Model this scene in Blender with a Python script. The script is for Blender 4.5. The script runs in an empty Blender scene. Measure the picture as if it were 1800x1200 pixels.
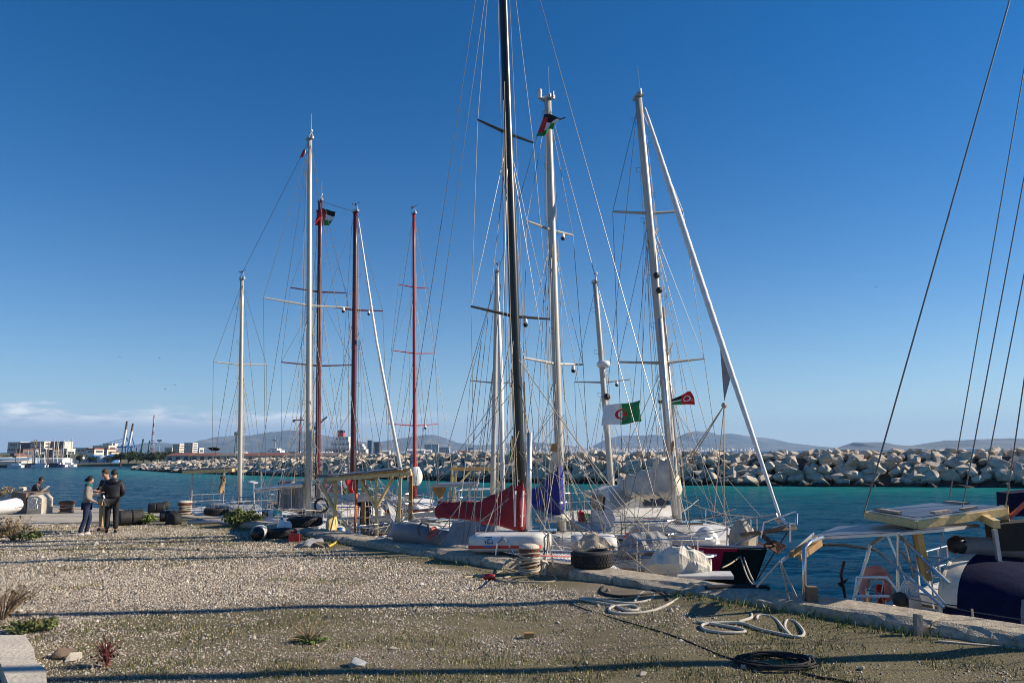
import bpy, math, random
import numpy as np
from mathutils import Vector, Matrix, noise as mnoise
random.seed(7); RNG = np.random.default_rng(7)
SC = bpy.context.scene; COL = SC.collection
R = math.radians
# ---------------------------------------------------------------- camera
CAMH = 2.05; PITCH = R(8.62); ROLL = R(-0.66); FPX = 1300.0
WATER = -1.5
camd = bpy.data.cameras.new('camera'); cam = bpy.data.objects.new('camera', camd); COL.objects.link(cam)
camd.sensor_width = 36; camd.lens = 36*FPX/1800; camd.clip_start = 0.1; camd.clip_end = 60000
CM = Matrix.Rotation(math.pi/2+PITCH, 3, 'X') @ Matrix.Rotation(ROLL, 3, 'Z')
cam.matrix_world = Matrix.Translation((0, 0, CAMH)) @ CM.to_4x4()
SC.camera = cam
# ---------------------------------------------------------------- sun and sky
SUN_EL = 28.0
sdir = Vector((0.994, 0.07, 0)).normalized()
sdir = Vector((sdir.x*math.cos(R(SUN_EL)), sdir.y*math.cos(R(SUN_EL)), math.sin(R(SUN_EL))))   # towards the sun
sl = bpy.data.lights.new('sun', 'SUN'); sl.energy = 5.0; sl.angle = R(0.53); sl.color = (1.0, 0.89, 0.735)
so = bpy.data.objects.new('sun', sl); COL.objects.link(so)
so.rotation_euler = sdir.to_track_quat('Z', 'Y').to_euler(); so.location = (30, 0, 40)
wd = bpy.data.worlds.new('World'); SC.world = wd; wd.use_nodes = True
def world():
    nt = wd.node_tree; n = nt.nodes; l = nt.links; n.clear()
    out = n.new('ShaderNodeOutputWorld'); bg = n.new('ShaderNodeBackground'); bg.inputs[1].default_value = 0.071
    sky = n.new('ShaderNodeTexSky'); sky.sky_type = 'NISHITA'; sky.sun_disc = False
    sky.sun_elevation = R(SUN_EL); sky.sun_rotation = math.atan2(sdir.x, sdir.y)
    sky.air_density = 1.0; sky.dust_density = 0.0; sky.ozone_density = 4.0; sky.altitude = 0
    def M(op, a, b=None, c=None):
        m = n.new('ShaderNodeMath'); m.operation = op
        for i, v in enumerate((a, b, c)):
            if v is None: continue
            if isinstance(v, (int, float)): m.inputs[i].default_value = v
            else: l.new(v, m.inputs[i])
        return m.outputs[0]
    def sm(v, a, b):
        m = n.new('ShaderNodeMapRange'); m.interpolation_type = 'SMOOTHSTEP'
        l.new(v, m.inputs[0]); m.inputs[1].default_value = a; m.inputs[2].default_value = b; return m.outputs[0]
    tc = n.new('ShaderNodeTexCoord'); sp = n.new('ShaderNodeSeparateXYZ'); l.new(tc.outputs['Generated'], sp.inputs[0])
    el = M('MULTIPLY', M('ARCSINE', sp.outputs[2]), 180/math.pi)
    az = M('MULTIPLY', M('ARCTAN2', sp.outputs[0], sp.outputs[1]), 180/math.pi)
    cv = n.new('ShaderNodeCombineXYZ'); l.new(M('MULTIPLY', az, 0.16), cv.inputs[0]); l.new(M('MULTIPLY', el, 0.75), cv.inputs[1])
    nz = n.new('ShaderNodeTexNoise'); nz.inputs['Scale'].default_value = 1.6; nz.inputs['Detail'].default_value = 7; nz.inputs['Roughness'].default_value = 0.58
    l.new(cv.outputs[0], nz.inputs['Vector'])
    nf = nz.outputs[0]
    # bank: fades away to the east (az > -6), its top is ragged
    bank = M('SUBTRACT', 1.0, sm(az, -24, 8))
    top = M('ADD', M('MULTIPLY', nf, 2.3), 2.25)
    body = M('MULTIPLY', M('SUBTRACT', 1.0, sm(M('SUBTRACT', el, top), -0.7, 0.12)), bank)
    edge = M('MULTIPLY', sm(M('SUBTRACT', el, top), -1.6, -0.3), body)
    wisp = M('MULTIPLY', M('MULTIPLY', sm(nf, 0.52, 0.72), M('SUBTRACT', 1.0, sm(el, 3.2, 5.4))), bank)
    fac = M('MINIMUM', M('ADD', M('MULTIPLY', body, 0.80), M('MULTIPLY', wisp, 0.25)), 0.85)
    mc = n.new('ShaderNodeMix'); mc.data_type = 'RGBA'
    l.new(M('MINIMUM', M('MULTIPLY', edge, sm(nf, 0.36, 0.62)), 1.0), mc.inputs[0])
    mc.inputs[6].default_value = (4.3, 5.4, 7.0, 1); mc.inputs[7].default_value = (11.5, 11.6, 11.8, 1)
    mx = n.new('ShaderNodeMix'); mx.data_type = 'RGBA'
    l.new(fac, mx.inputs[0]); hz = n.new('ShaderNodeMix'); hz.data_type = 'RGBA'; hz.inputs[7].default_value = (4.3, 6.3, 8.9, 1); l.new(M('MULTIPLY', M('POWER', 2.718, M('MULTIPLY', M('ABSOLUTE', el), -.16)), .62), hz.inputs[0]); hs = n.new('ShaderNodeHueSaturation'); hs.inputs['Hue'].default_value = .506; hs.inputs['Saturation'].default_value = 1.37; l.new(sky.outputs[0], hs.inputs['Color']); l.new(hs.outputs[0], hz.inputs[6]); l.new(hz.outputs[2], mx.inputs[6]); l.new(mc.outputs[2], mx.inputs[7])
    l.new(mx.outputs[2], bg.inputs[0]); l.new(bg.outputs[0], out.inputs[0])
world()
vs = SC.view_settings; vs.view_transform = 'Standard'; vs.look = 'None'; vs.gamma = 1; vs.exposure = 0.63; vs.use_curve_mapping = False
SC.cycles.max_bounces = 6; SC.cycles.transparent_max_bounces = 24; SC.cycles.volume_bounces = 0; SC.cycles.filter_width = 1.0
try: SC.cycles.use_denoising = True
except Exception: pass

# ---------------------------------------------------------------- pixel -> place helpers (pixels of the 1800x1200 photograph)
def ray(px, py): return CM @ Vector(((px-900)/FPX, -(py-600)/FPX, -1))
def PZ(px, py, z):
    d = ray(px, py); t = (z-CAMH)/d.z; return Vector((0, 0, CAMH)) + d*t
def PY(px, py, Y):
    d = ray(px, py); return Vector((0, 0, CAMH)) + d*(Y/d.y)
Q0 = Vector((5.14, 7.83, 0)); QU = Vector((-.674, .738, 0)).normalized(); QN = Vector((QU.y, -QU.x, 0))   # quay edge, along it, out to the water
def Q(s, n, z=0): return Q0 + QU*s + QN*n + Vector((0, 0, z))

# ---------------------------------------------------------------- materials
MATS = {}
def mat(name, col, rough=0.6, metal=0.0, var=0.15, scale=8.0, bump=0.0, bscale=30.0, spec=0.5, dirt=None, dirtamt=0.0, trans=0.0, coat=0.0, attr=None, alpha=None):
    if name in MATS: return MATS[name]
    m = bpy.data.materials.new(name); m.use_nodes = True; nt = m.node_tree; n = nt.nodes; l = nt.links
    b = n['Principled BSDF']; b.inputs['Roughness'].default_value = rough; b.inputs['Metallic'].default_value = metal
    b.inputs['Specular IOR Level'].default_value = spec; b.inputs['Transmission Weight'].default_value = trans; b.inputs['Coat Weight'].default_value = coat
    if alpha is not None: b.inputs['Alpha'].default_value = alpha
    tc = n.new('ShaderNodeTexCoord')
    nz = n.new('ShaderNodeTexNoise'); nz.inputs['Scale'].default_value = scale; nz.inputs['Detail'].default_value = 6; nz.inputs['Roughness'].default_value = .65
    l.new(tc.outputs['Object'], nz.inputs['Vector'])
    rp = n.new('ShaderNodeMapRange'); rp.inputs[1].default_value = .3; rp.inputs[2].default_value = .7; rp.inputs[3].default_value = 1-var; rp.inputs[4].default_value = 1+var
    l.new(nz.outputs[0], rp.inputs[0])
    mul = n.new('ShaderNodeMix'); mul.data_type = 'RGBA'; mul.blend_type = 'MULTIPLY'; mul.inputs[0].default_value = 1
    if attr:
        at = n.new('ShaderNodeAttribute'); at.attribute_name = attr; l.new(at.outputs['Color'], mul.inputs[6])
    else: mul.inputs[6].default_value = (*col, 1)
    l.new(rp.outputs[0], mul.inputs[7]); outc = mul.outputs[2]
    if dirt:
        n2 = n.new('ShaderNodeTexNoise'); n2.inputs['Scale'].default_value = scale*.45; n2.inputs['Detail'].default_value = 8; n2.inputs['Roughness'].default_value = .7
        l.new(tc.outputs['Object'], n2.inputs['Vector'])
        r2 = n.new('ShaderNodeMapRange'); r2.inputs[1].default_value = .48; r2.inputs[2].default_value = .68; r2.inputs[4].default_value = dirtamt; l.new(n2.outputs[0], r2.inputs[0])
        mx = n.new('ShaderNodeMix'); mx.data_type = 'RGBA'; l.new(r2.outputs[0], mx.inputs[0]); l.new(outc, mx.inputs[6]); mx.inputs[7].default_value = (*dirt, 1); outc = mx.outputs[2]
    l.new(outc, b.inputs['Base Color'])
    if bump:
        n3 = n.new('ShaderNodeTexNoise'); n3.inputs['Scale'].default_value = bscale; n3.inputs['Detail'].default_value = 5; l.new(tc.outputs['Object'], n3.inputs['Vector'])
        bp = n.new('ShaderNodeBump'); bp.inputs['Strength'].default_value = bump; bp.inputs['Distance'].default_value = .02; l.new(n3.outputs[0], bp.inputs['Height']); l.new(bp.outputs[0], b.inputs['Normal'])
    MATS[name] = m; return m
mat('white_gel', (.74, .73, .70), .3, var=.08, scale=3, dirt=(.42, .38, .31), dirtamt=.45)
mat('old_white', (.62, .60, .56), .5, var=.12, scale=5, dirt=(.33, .28, .22), dirtamt=.5)
mat('cream_deck', (.60, .57, .50), .6, var=.1, scale=6, dirt=(.36, .31, .24), dirtamt=.5)
mat('navy_hull', (.012, .018, .07), .25, var=.2)
mat('red_hull', (.30, .016, .018), .35, var=.2, dirt=(.12, .03, .03), dirtamt=.4)
mat('grey_hull', (.27, .28, .29), .45, var=.15, dirt=(.15, .14, .13), dirtamt=.4)
mat('green_black', (.006, .017, .013), .35, var=.3, scale=3)
mat('crimson', (.42, .012, .06), .4, var=.25, scale=4)
mat('alu', (.66, .65, .63), .38, metal=.75, var=.1, scale=4, dirt=(.35, .31, .26), dirtamt=.35)
mat('white_mast', (.45, .42, .37), .42, metal=.25, var=.08, scale=3, dirt=(.42, .38, .32), dirtamt=.3)
mat('black_mast', (.012, .014, .014), .32, var=.3, scale=4)
mat('maroon_mast', (.085, .008, .012), .38, var=.25, scale=4, dirt=(.09, .02, .02), dirtamt=.4)
mat('red_mast', (.36, .018, .018), .4, var=.2, scale=4, dirt=(.2, .02, .02), dirtamt=.3)
mat('steel', (.62, .61, .59), .25, metal=.9, var=.08)
mat('galv', (.42, .43, .44), .5, metal=.6, var=.2)
mat('wire', (.16, .155, .15), .45, metal=.5, var=.1)
mat('rope_white', (.48, .44, .37), .9, var=.2, scale=60, bump=.5, bscale=120)
mat('rope_tan', (.40, .33, .23), .95, var=.3, scale=50, bump=.5, bscale=120)
mat('rope_black', (.018, .018, .019), .9, var=.3, scale=50, bump=.4, bscale=120)
mat('rope_red', (.45, .12, .09), .9, var=.3, scale=50)
mat('wine_canvas', (.25, .012, .022), .85, var=.18, scale=5, bump=.4, bscale=9)
mat('blue_canvas', (.012, .022, .20), .8, var=.18, scale=5, bump=.4, bscale=9)
mat('navy_canvas', (.007, .010, .036), .95, var=.25, scale=6, bump=.5, bscale=7, spec=.1)
mat('black_canvas', (.010, .010, .011), .8, var=.25, scale=6, bump=.3, bscale=10)
mat('tan_canvas', (.42, .36, .28), .9, var=.25, scale=5, bump=.6, bscale=10, dirt=(.2, .16, .11), dirtamt=.6)
mat('cream_sail', (.62, .57, .47), .85, var=.18, scale=4, bump=.5, bscale=8, dirt=(.33, .28, .21), dirtamt=.5)
mat('white_sail', (.72, .70, .66), .8, var=.12, scale=4, bump=.4, bscale=8)
mat('grey_canvas', (.24, .24, .25), .85, var=.2, scale=5, bump=.4, bscale=9)
mat('glass_dark', (.02, .022, .025), .08, var=.1, coat=.5)
mat('clear_vinyl', (.42, .43, .43), .15, var=.2, alpha=.45)
mat('net', (.22, .22, .22), .9, alpha=.6)
mat('pine', (.66, .47, .20), .6, var=.18, scale=7, bump=.15, bscale=20)
mat('pine_dark', (.34, .20, .07), .65, var=.25, scale=7)
mat('old_wood', (.17, .12, .08), .85, var=.35, scale=9, bump=.5, bscale=25)
mat('grey_wood', (.30, .26, .21), .9, var=.3, scale=9, bump=.5, bscale=25)
mat('varnish', (.33, .10, .025), .35, var=.25, scale=6)
mat('solar', (.10, .11, .13), .42, var=.1)
mat('solar_back', (.42, .43, .45), .5, var=.1)
mat('rubber', (.014, .014, .015), .75, var=.35, scale=12, bump=.3, bscale=40, dirt=(.06, .055, .05), dirtamt=.5)
mat('rubber_grey', (.10, .10, .105), .6, var=.2, scale=6)
mat('rib_white', (.72, .72, .71), .4, var=.05)
mat('rib_grey', (.20, .20, .21), .5, var=.15)
mat('rust', (.13, .055, .03), .85, var=.45, scale=10, bump=.7, bscale=25, dirt=(.05, .03, .02), dirtamt=.6)
mat('black_plastic', (.013, .013, .014), .5, var=.2)
mat('red_plastic', (.55, .015, .012), .4, var=.1)
mat('orange_paint', (.55, .11, .02), .5, var=.2)
mat('pink_foam', (.85, .33, .26), .7, var=.12, scale=5)
mat('yellow', (.75, .48, .05), .5, var=.1)
mat('blue_plastic', (.02, .13, .38), .4, var=.1)
mat('teal_plastic', (.03, .42, .36), .4, var=.1)
mat('green_cloth', (.01, .22, .07), .8, var=.15, bump=.2)
mat('black_cloth', (.012, .012, .014), .85, var=.3, bump=.3, bscale=20)
mat('white_cloth', (.74, .74, .73), .8, var=.06, bump=.2)
mat('red_cloth', (.55, .015, .025), .8, var=.12, bump=.2)
mat('ochre_cloth', (.40, .23, .09), .85, var=.2)
mat('skin', (.42, .23, .15), .55, var=.08)
mat('skin_brown', (.20, .10, .06), .55, var=.1)
mat('hair_dark', (.012, .009, .007), .7, var=.3, scale=40, bump=.6, bscale=60)
mat('hair_brown', (.06, .032, .018), .7, var=.35, scale=40, bump=.6, bscale=60)
mat('knit', (.27, .235, .205), .95, var=.12, scale=25, bump=.4, bscale=60)
mat('denim', (.012, .022, .06), .9, var=.25, scale=12, bump=.2)
mat('denim_pale', (.11, .17, .25), .9, var=.25, scale=12)
mat('khaki', (.44, .33, .20), .9, var=.15, scale=10, bump=.25, bscale=14)
mat('puffer', (.012, .012, .018), .55, var=.3, scale=8, bump=.3, bscale=12)
mat('fleece_black', (.016, .017, .017), .95, var=.25, scale=14, bump=.3)
mat('scarf_teal', (.015, .10, .09), .95, var=.25, scale=25, bump=.4)
mat('concrete', (.40, .34, .255), .95, var=.38, scale=13, bump=1.0, bscale=48, dirt=(.17, .14, .10), dirtamt=.75)
mat('pale_concrete', (.56, .49, .39), .95, var=.15, scale=4, bump=.7, bscale=22, dirt=(.36, .31, .24), dirtamt=.5)
mat('slab', (.41, .36, .29), .95, var=.16, scale=1.4, bump=.5, bscale=22, dirt=(.26, .23, .19), dirtamt=.5)
mat('boulder', (.49, .415, .325), .95, var=.35, scale=1.1, bump=1.0, bscale=3.5, dirt=(.19, .15, .11), dirtamt=.6)
mat('core', (.06, .055, .05), 1, var=.3, scale=1)
mat('pebble', (.5, .45, .38), .9, var=.12, attr='Col')
mat('leaf', (.06, .09, .02), .8, var=.2, attr='Col')
mat('pine_leaf', (.028, .045, .018), .9, var=.4, scale=.6)
mat('bark', (.08, .055, .04), .95, var=.3)

def wet_band():                                   # algae-dark rock up to the splash line
    m = MATS['boulder']; nt = m.node_tree; n = nt.nodes; l = nt.links; b = n['Principled BSDF']; src = b.inputs['Base Color'].links[0].from_socket
    g = n.new('ShaderNodeNewGeometry'); sp = n.new('ShaderNodeSeparateXYZ'); l.new(g.outputs['Position'], sp.inputs[0]); nz = n.new('ShaderNodeTexNoise'); nz.inputs['Scale'].default_value = .9; l.new(g.outputs['Position'], nz.inputs['Vector'])
    ad = n.new('ShaderNodeMath'); ad.operation = 'MULTIPLY_ADD'; l.new(nz.outputs[0], ad.inputs[0]); ad.inputs[1].default_value = -.7; l.new(sp.outputs[2], ad.inputs[2])
    mr = n.new('ShaderNodeMapRange'); mr.inputs[1].default_value = WATER-.05; mr.inputs[2].default_value = WATER+.35; mr.inputs[3].default_value = 1; mr.inputs[4].default_value = 0; l.new(ad.outputs[0], mr.inputs[0])
    mx = n.new('ShaderNodeMix'); mx.data_type = 'RGBA'; l.new(mr.outputs[0], mx.inputs[0]); l.new(src, mx.inputs[6]); mx.inputs[7].default_value = (.035, .034, .024, 1); l.new(mx.outputs[2], b.inputs['Base Color'])
wet_band()
# ---------------------------------------------------------------- mesh builder
class MB:
    def __init__(s): s.v = []; s.f = []; s.m = []; s.cur = 0
    def add(s, vs, fs):
        k = len(s.v); s.v += [tuple(p) for p in vs]; s.f += [tuple(i+k for i in f) for f in fs]; s.m += [s.cur]*len(fs); return s
    def box(s, c, size, ax=None):
        c = Vector(c); X, Y, Z = ax if ax else (Vector((1, 0, 0)), Vector((0, 1, 0)), Vector((0, 0, 1)))
        a, b, d = size[0]/2, size[1]/2, size[2]/2
        vs = [c+X*i*a+Y*j*b+Z*k*d for i in (-1, 1) for j in (-1, 1) for k in (-1, 1)]
        return s.add(vs, [(0, 1, 3, 2), (4, 6, 7, 5), (0, 4, 5, 1), (2, 3, 7, 6), (0, 2, 6, 4), (1, 5, 7, 3)])
    def beam(s, p, q, w, h):                      # rectangular bar from p to q
        p = Vector(p); q = Vector(q); d = (q-p); L = d.length; X = d/L
        up = Vector((0, 0, 1)) if abs(X.z) < .9 else Vector((0, 1, 0))
        Y = up.cross(X).normalized(); Z = X.cross(Y)
        return s.box((p+q)/2, (L, w, h), (X, Y, Z))
    def tube(s, pts, r, n=6, r2=None, cap=True):
        pts = [Vector(p) for p in pts]; N = len(pts); rings = []
        prevY = None
        for i, p in enumerate(pts):
            t = (pts[min(i+1, N-1)]-pts[max(i-1, 0)])
            t = t.normalized() if t.length > 1e-9 else Vector((0, 0, 1))
            if prevY is None:
                a = Vector((0, 0, 1)) if abs(t.z) < .9 else Vector((1, 0, 0)); Y = t.cross(a).normalized()
            else:
                Y = prevY - t*prevY.dot(t); Y = Y.normalized() if Y.length > 1e-6 else t.orthogonal().normalized()
            prevY = Y; Z = t.cross(Y)
            rr = r[i] if isinstance(r, (list, tuple)) else (r if r2 is None else r+(r2-r)*i/(N-1))
            rings.append([p + (Y*math.cos(2*math.pi*k/n)+Z*math.sin(2*math.pi*k/n))*rr for k in range(n)])
        return s.loft(rings, True, cap)
    def loft(s, rings, closed=True, cap=True):
        n = len(rings[0]); vs = [p for r in rings for p in r]; fs = []
        for i in range(len(rings)-1):
            for k in range(n if closed else n-1):
                a = i*n+k; b = i*n+(k+1) % n; fs.append((a, b, b+n, a+n))
        if cap and closed: fs.append(tuple(range(n))[::-1]); fs.append(tuple((len(rings)-1)*n+k for k in range(n)))
        return s.add(vs, fs)
    def lathe(s, c, prof, n=20, ax='Z'):
        c = Vector(c); rings = []
        for r, z in prof:
            ring = []
            for k in range(n):
                a = 2*math.pi*k/n; v = Vector((r*math.cos(a), r*math.sin(a), z))
                if ax == 'X': v = Vector((v.z, v.x, v.y))
                elif isinstance(ax, Matrix): v = ax @ v
                ring.append(c+v)
            rings.append(ring)
        return s.loft(rings, True, False)
    def ball(s, c, r, n=10, m=6, sc=(1, 1, 1)):
        c = Vector(c)
        prof = [(max(r*math.sin(math.pi*i/m), .0005), -r*math.cos(math.pi*i/m)) for i in range(m+1)]
        rings = [[c+Vector((pr*math.cos(2*math.pi*k/n)*sc[0], pr*math.sin(2*math.pi*k/n)*sc[1], pz*sc[2])) for k in range(n)] for pr, pz in prof]
        return s.loft(rings, True, True)
    def sheet(s, fn, nu, nv, thick=0.0):
        P = [[Vector(fn(i/nu, j/nv)) for j in range(nv+1)] for i in range(nu+1)]
        vs = [P[i][j] for i in range(nu+1) for j in range(nv+1)]
        fs = [(i*(nv+1)+j, (i+1)*(nv+1)+j, (i+1)*(nv+1)+j+1, i*(nv+1)+j+1) for i in range(nu) for j in range(nv)]
        return s.add(vs, fs)
    def prism(s, poly, d):                        # polygon (3d points) pushed along vector d
        d = Vector(d); n = len(poly); a = [Vector(p) for p in poly]; b = [p+d for p in a]
        return s.add(a+b, [tuple(range(n))[::-1], tuple(range(n, 2*n))]+[(i, (i+1) % n, n+(i+1) % n, n+i) for i in range(n)])
    def build(s, name, mats, parent=None, smooth=False, org=None, xf=None):
        me = bpy.data.meshes.new(name)
        vs = s.v
        if xf is not None: vs = [tuple(xf @ Vector(p)) for p in vs]
        if org is not None: vs = [(p[0]-org[0], p[1]-org[1], p[2]-org[2]) for p in vs]
        me.from_pydata(vs, [], s.f)
        if isinstance(mats, str): mats = [mats]
        for m in mats: me.materials.append(MATS[m])
        if len(mats) > 1: me.polygons.foreach_set('material_index', s.m)
        if smooth: me.polygons.foreach_set('use_smooth', [True]*len(me.polygons))
        me.update()
        o = bpy.data.objects.new(name, me); COL.objects.link(o)
        if parent is not None: o.parent = parent
        elif org is not None: o.location = org
        return o
def tag(o, label=None, cat=None, group=None, kind=None):
    if label: o['label'] = label
    if cat: o['category'] = cat
    if group: o['group'] = group
    if kind: o['kind'] = kind
    return o
def thing(name, label, cat, loc=(0, 0, 0), rz=0.0, group=None):
    o = bpy.data.objects.new(name, None); COL.objects.link(o); o.location = loc; o.rotation_euler = (0, 0, rz); o.empty_display_size = .2
    return tag(o, label, cat, group)
def solo(mb, name, mats, label, cat, org, group=None, smooth=False):
    return tag(mb.build(name, mats, None, smooth, org=org), label, cat, group)
class Rig:
    """a thing with parts: everything is given in world coordinates and stored relative to the root"""
    def __init__(s, name, label, cat, loc, group=None):
        s.o = thing(name, label, cat, loc, 0, group); s.org = Vector(loc)
    def part(s, mb, name, mats, smooth=False, parent=None, label=None):
        o = mb.build(name, mats, parent or s.o, smooth, org=s.org)
        if label: o['label'] = label
        return o
def np_mesh(name, V, F, matname, parent=None, cols=None, smooth=False):
    """V (n,3), F (m,k) arrays"""
    me = bpy.data.meshes.new(name); k = F.shape[1]
    me.vertices.add(len(V)); me.vertices.foreach_set('co', V.astype(np.float32).ravel())
    me.loops.add(F.size); me.loops.foreach_set('vertex_index', F.astype(np.int32).ravel())
    me.polygons.add(len(F)); me.polygons.foreach_set('loop_start', np.arange(0, F.size, k, dtype=np.int32))
    try: me.polygons.foreach_set('loop_total', np.full(len(F), k, dtype=np.int32))
    except Exception: pass
    if cols is not None:
        a = me.color_attributes.new('Col', 'FLOAT_COLOR', 'POINT'); c4 = np.ones((len(V), 4), np.float32); c4[:, :3] = cols; a.data.foreach_set('color', c4.ravel())
    me.materials.append(MATS[matname] if isinstance(matname, str) else matname)
    me.update(calc_edges=True); me.validate()
    if smooth: me.polygons.foreach_set('use_smooth', np.ones(len(F), bool))
    o = bpy.data.objects.new(name, me); COL.objects.link(o)
    if parent is not None: o.parent = parent
    return o
_prm = np.random.default_rng(3).random((256, 256))
def vnoise(x, y):
    x = np.asarray(x, float); y = np.asarray(y, float); xi = np.floor(x).astype(int); yi = np.floor(y).astype(int); fx = x-xi; fy = y-yi
    fx = fx*fx*(3-2*fx); fy = fy*fy*(3-2*fy); g = lambda a, b: _prm[a % 256, b % 256]
    return (g(xi, yi)*(1-fx)+g(xi+1, yi)*fx)*(1-fy)+(g(xi, yi+1)*(1-fx)+g(xi+1, yi+1)*fx)*fy
def fbm(x, y, o=4):
    t = 0; a = .5; x = np.asarray(x, float); y = np.asarray(y, float)
    for i in range(o): t = t+a*vnoise(x*2**i+17*i, y*2**i+31*i); a *= .5
    return t/(1-.5**o)
def smooth01(v, a, b):
    t = np.clip((np.asarray(v, float)-a)/(b-a), 0, 1); return t*t*(3-2*t)
# ================================================================ SETTING
def n_of(x, y): return (x-Q0.x)*QN.x+(y-Q0.y)*QN.y
def s_of(x, y): return (x-Q0.x)*QU.x+(y-Q0.y)*QU.y
def edge(s): return -.23*np.maximum(0, np.asarray(s, float)-27)
def QE(s, n, z=0): return Q(s, n+.6+float(edge(s)), z)
def ground_z(x, y):
    z = (fbm(np.asarray(x)*.35+5, np.asarray(y)*.35, 3)-.5)*.10 + (fbm(np.asarray(x)*1.9, np.asarray(y)*1.9+9, 3)-.5)*.035
    return z*smooth01(np.hypot(np.asarray(x)+11, np.asarray(y)-20.5), 0.5, 3.0)
def gz(x, y): return float(ground_z(np.array([x]), np.array([y]))[0])
def moss(x, y):
    x = np.asarray(x, float); y = np.asarray(y, float); t = -n_of(x, y); s = s_of(x, y)
    a = smooth01(fbm(x*.30+3.1, y*.55+1.7, 4)+.18*(fbm(x*2.1, y*2.1, 3)-.5), .49, .61)*.9
    k = np.exp(-((t-.2)/.6)**2)*smooth01(fbm(s*.55+40, t*.4, 3), .30, .52)*(s > -9)*(s < 24)
    k2 = (1-smooth01(t, .4, 2.8))*smooth01(fbm(x*.8+8, y*.8, 3), .38, .58)*.8
    nr = 1-smooth01(y-.35*np.clip(x, -6, 6), 8.4, 11.4)
    a = np.maximum(a, nr*smooth01(fbm(x*.55+70, y*.8+3, 4), .36, .58)*.9)
    a = np.maximum(a, smooth01(x, -1.5, 2.5)*smooth01(-y, -11.5, -9.5)*smooth01(fbm(x*.6+2, y*.9+7, 4), .36, .56)*.85)
    b = np.exp(-(((x+9.3)/2.6)**2+((y-17.3)/1.2)**2))*.9
    return np.clip(np.maximum.reduce([a, k, k2, b]), 0, 1)
def make_ground():
    ss = np.concatenate([np.linspace(-60, -14, 12)[:-1], np.arange(-14, 30, .16), np.linspace(30, 75, 60)])
    tt = np.concatenate([np.arange(-.15, 16, .14), np.linspace(16, 60, 16)])
    S, T = np.meshgrid(ss, tt, indexing='ij')
    T = T-edge(S)-np.where(S > 25.3, .5, 0); X = Q0.x+QU.x*S-QN.x*T; Y = Q0.y+QU.y*S-QN.y*T
    Zg = ground_z(X, Y); Zg = Zg+(1-smooth01(T, .1, .9))*.03
    Zg = np.where(S > 25.4, -.035, Zg)
    V = np.stack([X, Y, Zg], -1).reshape(-1, 3); ni, nj = S.shape
    i, j = np.meshgrid(np.arange(ni-1), np.arange(nj-1), indexing='ij'); a = (i*nj+j).ravel()
    F = np.stack([a, a+1, a+nj+1, a+nj], 1)
    mo = moss(V[:, 0], V[:, 1]); tone = fbm(V[:, 0]*.5, V[:, 1]*.5, 3)
    sand = np.array([.19, .150, .098]); sand2 = np.array([.115, .088, .056]); ms = np.array([.130, .108, .045]); earth = np.array([.13, .10, .065])
    tn = smooth01(tone, .35, .65)[:, None]
    c = sand*(1-tn)+sand2*tn
    pale = (smooth01(V[:, 1], 9.5, 12)*(1-smooth01(V[:, 0], -1.5, 2.5))*.55)[:, None]; c = c*(1-pale)+np.array([.27, .22, .16])*pale
    e = smooth01(fbm(V[:, 0]*.9+20, V[:, 1]*.9, 3), .52, .66)[:, None]*.55
    c = c*(1-e)+earth*e
    c = c*(1-mo[:, None]*.85)+ms*mo[:, None]*.85
    m = mat('gravel_ground', (1, 1, 1), .97, var=.42, scale=34, bump=1.0, bscale=42, attr='Col')
    o = np_mesh('ground', V, F, m, None, c, True); o['kind'] = 'structure'
make_ground()
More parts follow.
